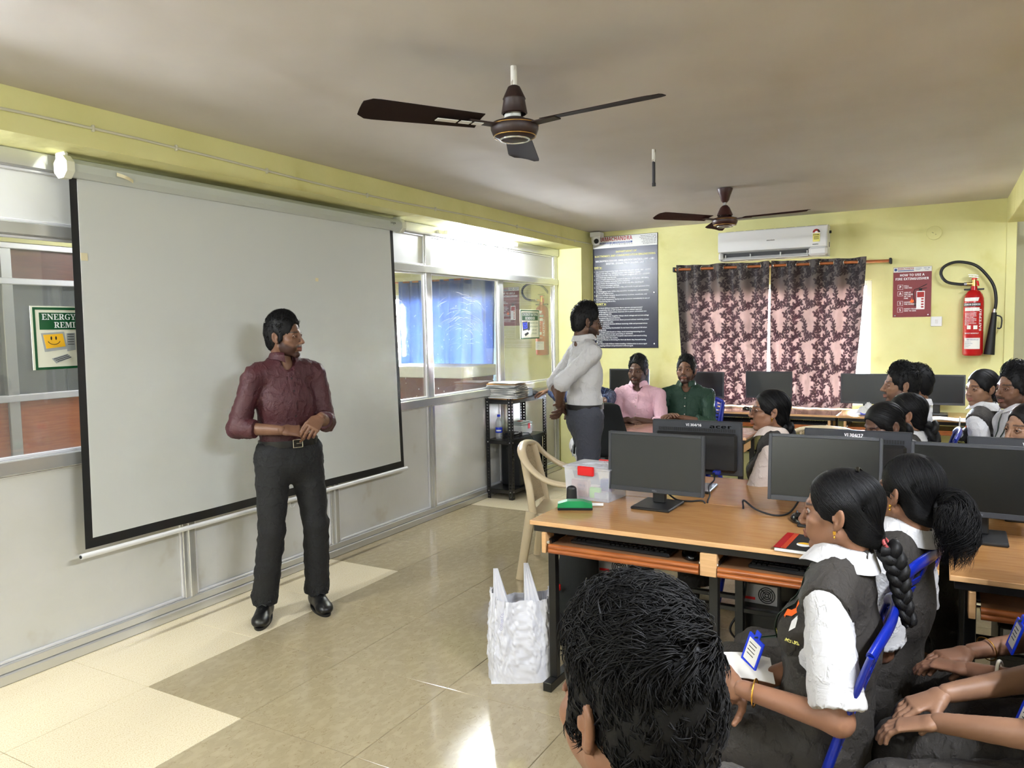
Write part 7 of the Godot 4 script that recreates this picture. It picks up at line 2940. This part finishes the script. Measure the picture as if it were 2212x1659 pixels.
	if P.has("lanyard"):
		# strap from both sides of the neck down to a card
		var at: Vector3 = P.lanyard
		for e in [-1.0, 1.0]:
			var path := []
			var a: Vector3 = J.neck + J.up * 0.012 + J.L * e * 0.066 * s
			for k in 13:
				var t := k / 12.0
				var q := a.lerp(at, t)
				q = land(top_f, q + J.F * 0.3, -J.F, 0.45) if t > 0.08 and t < 0.93 else q + J.F * 0.02
				path.append(q + J.F * 0.004)
			g = MB.new()
			g.tube(path, 0.0075, 6, true, 0.2, J.F)
			out.append(["lanyard", g, "green_strap", ""])
		g = MB.new()
		var cb := Basis(J.L, Vector3.UP, J.L.cross(Vector3.UP))
		cb = cb * Basis(Vector3(0, 0, 1), P.get("cardroll", 0.0)) * Basis(Vector3.RIGHT, P.get("cardlean", -0.3)) * Basis(Vector3.UP, P.get("cardturn", 0.0))
		g.T = Transform3D(cb, at + V(0, -0.04, 0) + J.F * P.get("cardout", 0.03))
		for e in [[V(0, 0.036, 0), V(0.062, 0.012, 0.006)], [V(0, -0.04, 0), V(0.062, 0.012, 0.006)], [V(-0.028, 0, 0), V(0.007, 0.075, 0.006)], [V(0.028, 0, 0), V(0.007, 0.075, 0.006)], [V(0, 0, -0.002), V(0.06, 0.08, 0.002)], [V(0, 0.05, 0), V(0.02, 0.02, 0.005)]]:
			g.box(e[0], e[1], 0.0015)
		out.append(["card_holder", g, "bright_blue", ""])
		g = MB.new()
		g.T = Transform3D(cb, at + V(0, -0.04, 0) + J.F * P.get("cardout", 0.03))
		g.box(V(0, 0, 0.0005), V(0.05, 0.066, 0.002))
		out.append(["card", g, "paper", "card_holder"])
		g = MB.new()
		g.T = Transform3D(cb, at + V(0, -0.04, 0) + J.F * P.get("cardout", 0.03))
		for k in 4:
			g.box(V(-0.004, 0.018 - 0.01 * k, 0.0018), V(0.03 - 0.004 * (k % 2), 0.002, 0.0006))
		out.append(["card_print", g, "ink_black", "card_holder"])
	made[i] = [out, J, top_f]
func build_people() -> void:
	fold_noise.seed = 5
	fold_noise.frequency = 0.16
	fold_noise.fractal_octaves = 2
	fold_noise.noise_type = FastNoiseLite.TYPE_SIMPLEX_SMOOTH
	curl_noise.seed = 9
	curl_noise.frequency = 0.35
	curl_noise.fractal_octaves = 2
	var m := mat("skin", Color.WHITE, 0.48)
	m.vertex_color_use_as_albedo = true
	m.metallic_specular = 0.42
	m = mat("eye_white", Color.WHITE, 0.15)
	m.vertex_color_use_as_albedo = true
	m = mat("black_hair", Color(0.05, 0.047, 0.05), 0.55)
	m.metallic_specular = 0.3
	var folds := noise_tex(0.008, [[0.0, Color.BLACK], [0.36, Color(0.35, 0.35, 0.35)], [0.5, Color.WHITE], [0.64, Color(0.4, 0.4, 0.4)], [1.0, Color(0.1, 0.1, 0.1)]], 77, 512, FastNoiseLite.TYPE_SIMPLEX_SMOOTH, 3, false, 4.0, 40.0)
	for e in [["maroon_cloth", Color(0.235, 0.065, 0.095), 0.6], ["white_cloth", Color(0.76, 0.755, 0.755), 0.8], ["pink_cloth", Color(0.87, 0.70, 0.74), 0.7], ["green_cloth", Color(0.05, 0.20, 0.135), 0.7], ["blue_stripe_cloth", Color(0.05, 0.10, 0.24), 0.7], ["dark_uniform", Color(0.155, 0.138, 0.12), 0.8], ["black_trousers", Color(0.045, 0.045, 0.055), 0.8], ["grey_trousers", Color(0.22, 0.23, 0.27), 0.75], ["cream_blouse", Color(0.80, 0.74, 0.70), 0.7]]:
		m = mat(e[0], e[1], e[2])
		m.heightmap_enabled = true
		m.heightmap_texture = folds
		m.heightmap_scale = 0.55
		tri_uv(m, Vector3(2.4, 1.7, 2.4), false)
	var stripes := GradientTexture2D.new()
	var gr := Gradient.new()
	gr.offsets = PackedFloat32Array([0.0, 0.80, 0.84, 0.92, 0.96, 1.0])
	gr.colors = PackedColorArray([Color(0.06, 0.12, 0.28), Color(0.05, 0.10, 0.25), Color(0.45, 0.55, 0.70), Color(0.45, 0.55, 0.70), Color(0.05, 0.10, 0.25), Color(0.06, 0.12, 0.28)])
	stripes.gradient = gr
	stripes.width = 64
	stripes.height = 8
	m = M.blue_stripe_cloth
	m.albedo_color = Color.WHITE
	m.albedo_texture = stripes
	tri_uv(m, Vector3(28, 28, 28))
	m.heightmap_enabled = false
	mat("leather", Color(0.05, 0.05, 0.055), 0.3)
	mat("shoe_leather", Color(0.04, 0.04, 0.045), 0.38)
	mat("green_strap", Color(0.03, 0.14, 0.06), 0.6)
	mat("dark_button", Color(0.10, 0.04, 0.05), 0.35)
	mat("pale_button", Color(0.75, 0.68, 0.65), 0.35)
	mat("wire_frame", Color(0.12, 0.10, 0.09), 0.3, 0.6)
	var A := lin(0.155, 0.075, 0.045).srgb_to_linear()
	var B := lin(0.105, 0.052, 0.034).srgb_to_linear()
	var C := lin(0.23, 0.112, 0.066).srgb_to_linear()
	var X := lin(0.235, 0.122, 0.074).srgb_to_linear()
	cast = [
		{"label": "man in a maroon shirt and black trousers standing before the projection screen, turning his head", "sc": 0.985, "hip": V(0.54, 0.906, 4.80), "f": V(0.93, 0, 0.36), "hd": V(0.93, 0.0, -0.30), "gaze": V(0.9, 0, -0.5), "up": V(-0.02, 1, 0), "wr": V(0.661, 1.056, 4.965), "wl": V(0.788, 1.112, 4.805), "er": V(-0.25, -1, 0.35), "el": V(-0.2, -0.6, -0.4), "fr": V(0.55, -0.12, -0.85), "fl": V(0.15, -0.45, 0.8), "pr": V(-0.5, -0.6, -0.2), "pl": V(-0.6, -0.55, -0.3), "hand": "pinch", "al": V(0.578, 0.08, 4.665), "ar": V(0.436, 0.08, 4.925), "kl": V(1, 0.1, 0.1), "kr": V(1, 0.1, 0.4), "skin": A, "beard": 3, "wear": "shirt", "cloth": "maroon_cloth", "sleeve": 1.42, "buttons": "dark_button", "vee": 1, "pants": "black_trousers", "belt": 1, "bunch": 1, "hem": 0.015, "shoes": [V(0.75, 0, 0.45), V(0.62, 0, 0.78)], "cell": 0.0085, "hair": {"style": "short", "count": 9000, "vol": 0.016, "len": 0.028, "curl": 0.35, "cell": 0.0045, "wid": 0.0009}, "fold": 0.009},
		{"label": "man in a white shirt and grey trousers standing with hands clasped behind his back", "hip": V(1.495, 0.955, 2.96), "f": V(0.73, 0, -0.69), "hd": V(0.75, -0.12, -0.66), "wr": V(1.335, 1.02, 3.04), "wl": V(1.34, 1.0, 2.98), "er": V(-0.7, -0.6, 0.75), "el": V(-0.9, -0.6, -0.2), "fr": V(0.1, -0.5, -0.9), "fl": V(0.1, -0.3, 0.9), "pr": V(-0.7, 0, 0.7), "pl": V(-0.7, 0, 0.7), "al": V(1.50, 0.08, 2.84), "ar": V(1.44, 0.08, 3.03), "kl": V(0.7, 0, -0.6), "kr": V(0.7, 0, -0.6), "skin": B, "beard": 3, "cloth": "white_cloth", "sleeve": 1.16, "pants": "grey_trousers", "belt": 1, "specs": "wire_frame", "cell": 0.012, "hair": {"style": "short", "count": 1700, "vol": 0.016, "len": 0.03}, "fold": 0.009},
		{"label": "seated man in a dark blue striped shirt, mostly hidden, one hand on the black rack", "hip": V(0.97, 0.52, 1.66), "f": V(0.5, 0, 0.87), "wr": V(0.33, 0.985, 1.27), "wl": V(1.27, 0.97, 2.12), "er": V(-0.3, -1, 0.3), "el": V(0.6, -0.6, 0), "fr": V(-0.8, -0.2, 0.0), "pr": V(0, -1, 0), "skin": A, "beard": 1, "cloth": "blue_stripe_cloth", "sleeve": 1.72, "pants": "white_cloth", "cell": 0.014, "hair": {"style": "short", "count": 500}},
		{"label": "seated man in a pale pink shirt with folded hands, looking up", "hip": V(1.36, 0.53, 1.50), "f": V(0.12, 0, 1), "hd": V(-0.02, 0.02, 1), "gaze": V(-0.35, 0.3, 1), "wr": V(1.375, 0.785, 1.80), "wl": V(1.43, 0.785, 1.78), "er": V(-0.8, -1, -0.2), "el": V(0.9, -1, -0.1), "fr": V(0.8, -0.2, 0.3), "fl": V(-0.9, -0.2, 0.2), "skin": B, "beard": 2, "cloth": "pink_cloth", "sleeve": 1.35, "buttons": "pale_button", "vee": 1, "pants": "black_trousers", "cell": 0.011, "hair": {"style": "short", "count": 1500, "vol": 0.018, "len": 0.034, "curl": 0.6}, "fold": 0.009},
		{"label": "seated man in a dark green shirt with moustache and beard, looking up", "hip": V(1.745, 0.53, 1.36), "f": V(0.15, 0, 1), "hd": V(0.06, 0.16, 1), "gaze": V(-0.35, 0.35, 1), "wr": V(1.66, 0.80, 1.66), "wl": V(1.80, 0.80, 1.66), "er": V(-0.8, -1, -0.2), "el": V(0.9, -1, -0.1), "skin": A, "beard": 3, "cloth": "green_cloth", "sleeve": 1.5, "buttons": "pale_button", "vee": 1, "pants": "black_trousers", "cell": 0.011, "hair": {"style": "short", "count": 1500, "vol": 0.014, "curl": 0.9}, "fold": 0.009},
		{"label": "woman in round glasses and a cream uniform blouse, in profile beyond the front desks", "hip": V(2.90, 0.51, 3.70), "f": V(-0.93, 0, 0.1), "hd": V(-0.95, 0.05, 0.30), "gaze": V(-1, 0.1, 0.2), "sc": 0.93, "fem": true, "wr": V(2.62, 0.62, 3.55), "wl": V(2.62, 0.62, 3.82), "el": V(0.4, -1, 0.3), "er": V(0.4, -1, -0.3), "al": V(2.48, 0.08, 3.85), "ar": V(2.48, 0.08, 3.5), "skin": C, "wear": "uniform", "cloth": "cream_blouse", "specs": "wire_frame", "earring": "stud", "cell": 0.011, "lanyard": V(2.74, 0.72, 3.76), "hair": {"style": "combed", "count": 700, "cell": 0.0055, "braid": [V(2.965, 1.035, 3.70), V(2.985, 0.96, 3.69), V(2.99, 0.8, 3.68)], "r": 0.026}},
		{"label": "man in a white shirt with a moustache, seated in profile before the back desk", "hip": V(3.46, 0.52, 2.45), "f": V(-1, 0, -0.1), "hd": V(-0.96, 0, 0.22), "skin": X, "beard": 2, "cloth": "white_cloth", "sleeve": 0.9, "cell": 0.013, "hair": {"style": "short", "count": 2000, "vol": 0.018, "len": 0.034, "curl": 0.7}},
		{"label": "man in white whose head is almost hidden by the man in profile", "hip": V(3.53, 0.50, 2.10), "f": V(-1, 0, -0.1), "hd": V(-0.98, 0, 0.05), "skin": C, "beard": 1, "cloth": "white_cloth", "sleeve": 0.9, "cell": 0.016, "hair": {"style": "short", "count": 800, "vol": 0.014}},
		{"label": "woman bowing her head behind the painted monitor, hair parted, red dot on her brow", "hip": V(3.50, 0.48, 3.76), "f": V(-0.9, 0, 0.2), "hd": V(-0.75, -0.35, 0.6), "hoff": V(-0.06, -0.015, 0.0), "sc": 0.93, "fem": true, "skin": B, "wear": "uniform", "cell": 0.015, "hair": {"style": "combed", "count": 600, "cell": 0.0055, "bun": 1}},
		{"label": "woman with a long black braid, her face hidden behind the bowed woman", "hip": V(3.52, 0.48, 3.36), "f": V(-1, 0, 0), "hd": V(-1, 0, 0.05), "sc": 0.93, "fem": true, "skin": C, "wear": "uniform", "cell": 0.015, "hair": {"style": "combed", "count": 500, "cell": 0.006, "braid": [V(3.615, 1.04, 3.37), V(3.635, 0.93, 3.39), V(3.65, 0.78, 3.42), V(3.66, 0.66, 3.42)], "r": 0.026}},
		{"label": "woman in a dark waistcoat over a white blouse, writing at the back desk", "hip": V(3.90, 0.52, 2.20), "f": V(-0.9, 0, -0.3), "hd": V(-0.75, -0.02, 0.62), "sc": 0.95, "fem": true, "wr": V(3.86, 0.80, 1.80), "wl": V(3.67, 0.66, 2.42), "er": V(0.2, -0.5, -0.3), "el": V(0.5, -1, 0.6), "fr": V(-0.75, 0.05, -0.5), "hand": "pinch", "handl": "rest", "skin": X, "wear": "uniform", "cell": 0.012, "lanyard": V(3.69, 0.73, 2.12), "bangle": [[0, 0.10, 0.029, 0.004, "gold", "wristwatch"]], "hair": {"style": "combed", "count": 500, "puff": 0.006, "bun": 1}},
		{"label": "man with swept up hair, white shirt and green strap at the right edge", "hip": V(4.05, 0.52, 2.55), "f": V(-0.9, 0, 0.3), "hd": V(-0.78, 0, 0.55), "skin": A, "beard": 2, "cloth": "white_cloth", "sleeve": 0.9, "lanyard": V(3.86, 0.75, 2.62), "cell": 0.013, "hair": {"style": "short", "count": 1800, "vol": 0.026, "len": 0.036, "curl": 0.4}},
		{"label": "woman at the right edge whose eyes show over the marked monitor", "hip": V(4.0, 0.50, 3.95), "f": V(-0.9, 0, 0.3), "hd": V(-0.78, -0.02, 0.55), "sc": 0.93, "fem": true, "skin": X, "wear": "uniform", "cell": 0.015, "hair": {"style": "combed", "count": 600, "bun": 1}},
		{"label": "woman in a dark waistcoat with a gold earring and braid, seated at the front desk", "hip": V(3.395, 0.48, 5.72), "f": V(-1, 0, -0.1), "hd": V(-0.97, -0.03, -0.15), "gaze": V(-1, 0, -0.1), "up": V(0.10, 1, 0), "sc": 0.93, "fem": true, "wl": V(3.235, 0.655, 5.92), "wr": V(3.22, 0.62, 5.83), "fr": V(-0.5, -0.2, 0.8), "el": V(0.7, -1, 0.5), "er": V(0.4, -1, -0.4), "fl": V(-0.8, -0.25, -0.35), "pl": V(0, -0.45, -1), "al": V(3.08, 0.08, 5.88), "ar": V(3.06, 0.08, 5.56), "kl": V(-1, 0.8, 0.1), "kr": V(-1, 0.8, 0), "skin": C, "wear": "uniform", "earring": "drop", "cell": 0.0095, "bodycell": 1.0, "lanyard": V(3.262, 0.735, 5.79), "cardturn": 0.95, "bangle": [[0, 0.14, 0.033, 0.0022, "gold", "bangle"]], "hair": {"style": "combed", "count": 6500, "cell": 0.005, "part": 0.012, "braid": [V(3.545, 1.005, 5.735), V(3.565, 0.965, 5.735), V(3.575, 0.915, 5.735), V(3.585, 0.865, 5.735), V(3.60, 0.815, 5.735)], "r": 0.023}, "fold": 0.009, "sleeve": 0.90},
		{"label": "woman in a dark waistcoat with a curly ponytail and glasses, her face turned away", "hip": V(3.49, 0.465, 5.27), "f": V(-0.97, 0, -0.25), "hd": V(-0.75, 0.0, -0.65), "up": V(0.18, 1, 0.06), "sc": 0.93, "fem": true, "wl": V(3.37, 0.61, 5.22), "wr": V(3.37, 0.62, 5.10), "fl": V(-0.5, -0.3, -0.8), "fr": V(-0.6, -0.3, 0.7), "el": V(0.4, -1, 0.4), "er": V(0.4, -1, -0.4), "al": V(3.08, 0.08, 5.42), "ar": V(3.06, 0.08, 5.26), "kl": V(-1, 0.8, 0), "kr": V(-1, 0.8, 0), "skin": C, "wear": "uniform", "earring": "stud", "specs": "wire_frame", "cell": 0.011, "hair": {"style": "combed", "count": 5000, "cell": 0.005, "puff": 0.004, "tail": [V(3.69, 1.06, 5.385), V(3.70, 1.0, 5.40), V(3.70, 0.94, 5.405), V(3.695, 0.875, 5.41)], "locks": 1100, "spread": 0.052}},
		{"label": "dark haired man seen from behind, nearest the camera, only his head in the picture", "hip": V(3.365, 0.480, 6.985), "f": V(-0.9, 0, -0.3), "hd": V(-0.86, -0.05, -0.5), "skin": C, "beard": 1, "cloth": "dark_uniform", "sleeve": 0.9, "cell": 0.012, "al": V(2.98, 0.08, 7.1), "ar": V(2.95, 0.08, 6.8), "hair": {"style": "short", "count": 21000, "vol": 0.010, "len": 0.036, "curl": 0.75, "wid": 0.00085, "cell": 0.005}},
		{"label": "person with a white bangle, hands in the lap, cut by the right edge", "hip": V(4.02, 0.50, 5.38), "f": V(-1, 0, -0.05), "wl": V(3.735, 0.635, 5.50), "wr": V(3.74, 0.64, 5.38), "el": V(0.4, -1, 0.5), "er": V(0.4, -1, -0.5), "al": V(3.5, 0.08, 5.55), "ar": V(3.5, 0.08, 5.26), "kl": V(-1, 0.8, 0), "kr": V(-1, 0.8, 0), "sc": 0.95, "fem": true, "skin": C, "wear": "uniform", "sleeve": 0.8, "cell": 0.011, "lanyard": V(3.87, 0.76, 5.42), "cardturn": 0.2, "bangle": [[0, 0.30, 0.038, 0.0045, "ivory", "bangle"], [1, 0.20, 0.032, 0.0016, "gold", "bracelet"]], "hair": {"style": "combed", "count": 100, "bun": 1}},
		{"label": "person in dark trousers with crossed hands in the lap at the lower right corner", "hip": V(3.98, 0.53, 5.77), "f": V(-1, 0, -0.05), "wl": V(3.665, 0.635, 5.84), "wr": V(3.68, 0.665, 5.74), "el": V(0.4, -1, 0.5), "er": V(0.4, -1, -0.5), "fl": V(-0.85, -0.3, -0.1), "fr": V(-0.8, -0.35, 0.35), "al": V(3.45, 0.08, 5.92), "ar": V(3.45, 0.08, 5.64), "kl": V(-1, 0.9, 0), "kr": V(-1, 0.9, 0), "sc": 0.97, "fem": true, "skin": X, "wear": "uniform", "sleeve": 0.75, "cell": 0.010, "bodycell": 1.0, "lanyard": V(3.86, 0.72, 5.86), "cardturn": 0.6, "hair": {"style": "combed", "count": 100, "bun": 1}},
	]
	mat("ivory", Color(0.88, 0.85, 0.78), 0.3)
	made.resize(cast.size())
	var id := WorkerThreadPool.add_group_task(make_shared, 5)
	WorkerThreadPool.wait_for_group_task_completion(id)
	id = WorkerThreadPool.add_group_task(make_person, cast.size())
	WorkerThreadPool.wait_for_group_task_completion(id)
	for i in cast.size():
		var P: Dictionary = cast[i]
		var base := V(P.hip.x, 0, P.hip.z)
		var o := thing("person", P.label, "person", base)
		var last := {}
		for e in made[i][0]:
			var parent: Node = o
			if e[3] != "":
				parent = last[e[3]]
			var shift := Transform3D(Basis(), -base) if parent == o else Transform3D()
			last[e[0]] = part(e[0], e[1], M[e[2]], parent, shift)
		cast[i].node = o
	people_extras()

# project a flat MB lying in the xy plane of xf onto a garment
func press(src: MB, xf: Transform3D, f: Fld, lift := 0.0015) -> MB:
	var g := MB.new()
	for k in src.v.size():
		var p := xf * src.v[k]
		var d := -xf.basis.z.normalized()
		var q := land(f, p, d, 0.3)
		g.v.append(q - d * lift)
		g.n.append(-d)
		g.t.append(Vector2.ZERO)
		g.c.append(Color.WHITE)
	g.ix = src.ix
	return g

func worn(i: int, called: String, g: MB, m: Material) -> void:
	var o: Node3D = cast[i].node
	part(called, g, m, o, Transform3D(Basis(), -o.position))

func people_extras() -> void:
	# chalk between the presenter's fingertips
	var o := thing("chalk", "short stick of white chalk between the maroon shirted man's fingertips", "chalk", V(0.735, 1.035, 4.845))
	var g := ms()
	g.cyl(V(-0.012, 0, 0.02), V(0.012, 0.004, -0.02), 0.005, 10)
	part("stick", g, M.paper, o)
	# badge worked on the waistcoats: an orange figure with a yellow word under it
	for e in [[13, 0.085, 0.295, 1.0], [10, 0.07, 0.30, 1.0]]:
		var J: Dictionary = made[e[0]][1]
		var f: Fld = made[e[0]][2]
		var xf := Transform3D(Basis(J.L, J.up, J.F) * Basis(Vector3.UP, 0.9), J.hip + J.up * e[2] + J.L * (e[1] + 0.11) + J.F * 0.17)
		var src := ms()
		src.prism(PackedVector2Array([Vector2(-0.02, 0.0), Vector2(-0.008, 0.0), Vector2(-0.006, 0.035), Vector2(0.012, 0.04), Vector2(0.02, 0.055), Vector2(0.015, 0.075), Vector2(0.0, 0.085), Vector2(-0.022, 0.08), Vector2(-0.022, 0.07), Vector2(-0.004, 0.07), Vector2(0.006, 0.058), Vector2(-0.002, 0.05), Vector2(-0.018, 0.046)]), 0.0, 0.0001)
		worn(e[0], "badge_figure", press(src, xf, f), M.orange_ink)
		src = ms()
		src.prism(PackedVector2Array([Vector2(0.022, 0.005), Vector2(0.034, 0.02), Vector2(0.026, 0.05), Vector2(0.018, 0.03)]), 0.0, 0.0001)
		worn(e[0], "badge_flash", press(src, xf, f), M.ink_white)
		src = ms()
		text(src, "AUTONOMOUS", V(0, -0.025, 0), 0.010, "bold", 0, 0.085)
		worn(e[0], "badge_word", press(src, xf, f), M.ink_yellow)
	# striped hair tie and clip of the woman with the braid
	var J: Dictionary = made[13][1]
	var XH := Transform3D(J.hb.scaled(Vector3.ONE * J.s), J.head)
	g = ms()
	g.T = XH
	g.tube([V(-0.012, 0.118, -0.052), V(0.004, 0.127, -0.046), V(0.02, 0.119, -0.050)], [0.004, 0.006, 0.004], 8, true, 0.5)
	worn(13, "hair_clip", g, M.gloss_black)
	g = ms()
	g.T = XH
	var ring := []
	for k in 17:
		var a := TAU * k / 16
		ring.append(V(cos(a) * 0.017, -0.072 + sin(a) * 0.013, -0.114 + sin(a) * 0.008))
	g.tube(ring, 0.005, 6, false)
	worn(13, "hair_tie", g, mat("rose_band", Color(0.55, 0.22, 0.22), 0.6))
	J = made[14][1]
	XH = Transform3D(J.hb.scaled(Vector3.ONE * J.s), J.head)
	g = ms()
	g.T = XH
	ring = []
	for k in 17:
		var a := TAU * k / 16
		ring.append(V(cos(a) * 0.022, -0.02 + sin(a) * 0.022, -0.118))
	g.tube(ring, 0.007, 8, false)
	worn(14, "hair_tie", g, M.black_hair)
	# red dot
	J = made[8][1]
	g = ms()
	g.T = Transform3D(J.hb.scaled(Vector3.ONE * J.s), J.head)
	g.ball(V(0, 0.036, 0.0815), V(0.0035, 0.0035, 0.002), 8, 6)
	worn(8, "brow_dot", g, M.red_paint)
	# folded paper in the seated woman's hands
	o = thing("folded_paper", "folded white paper held in the lap of the woman with the gold earring", "paper", V(3.20, 0.64, 5.80), 0.3)
	g = ms()
	g.surf(10, 6, func(u: float, v: float): return V((u - 0.5) * 0.17, 0.012 * sin(u * 3.0) + 0.02 * v, (0.5 - v) * 0.11), 0.002)
	part("sheet", g, M.paper, o)
	o = thing("pen", "white pen held upright by the woman writing at the back desk", "pen", V(3.775, 0.80, 1.745))
	g = ms()
	g.cyl(V(0.0, -0.045, 0), V(0.004, 0.10, 0.01), 0.0045, 10)
	part("barrel", g, M.white_plastic, o)
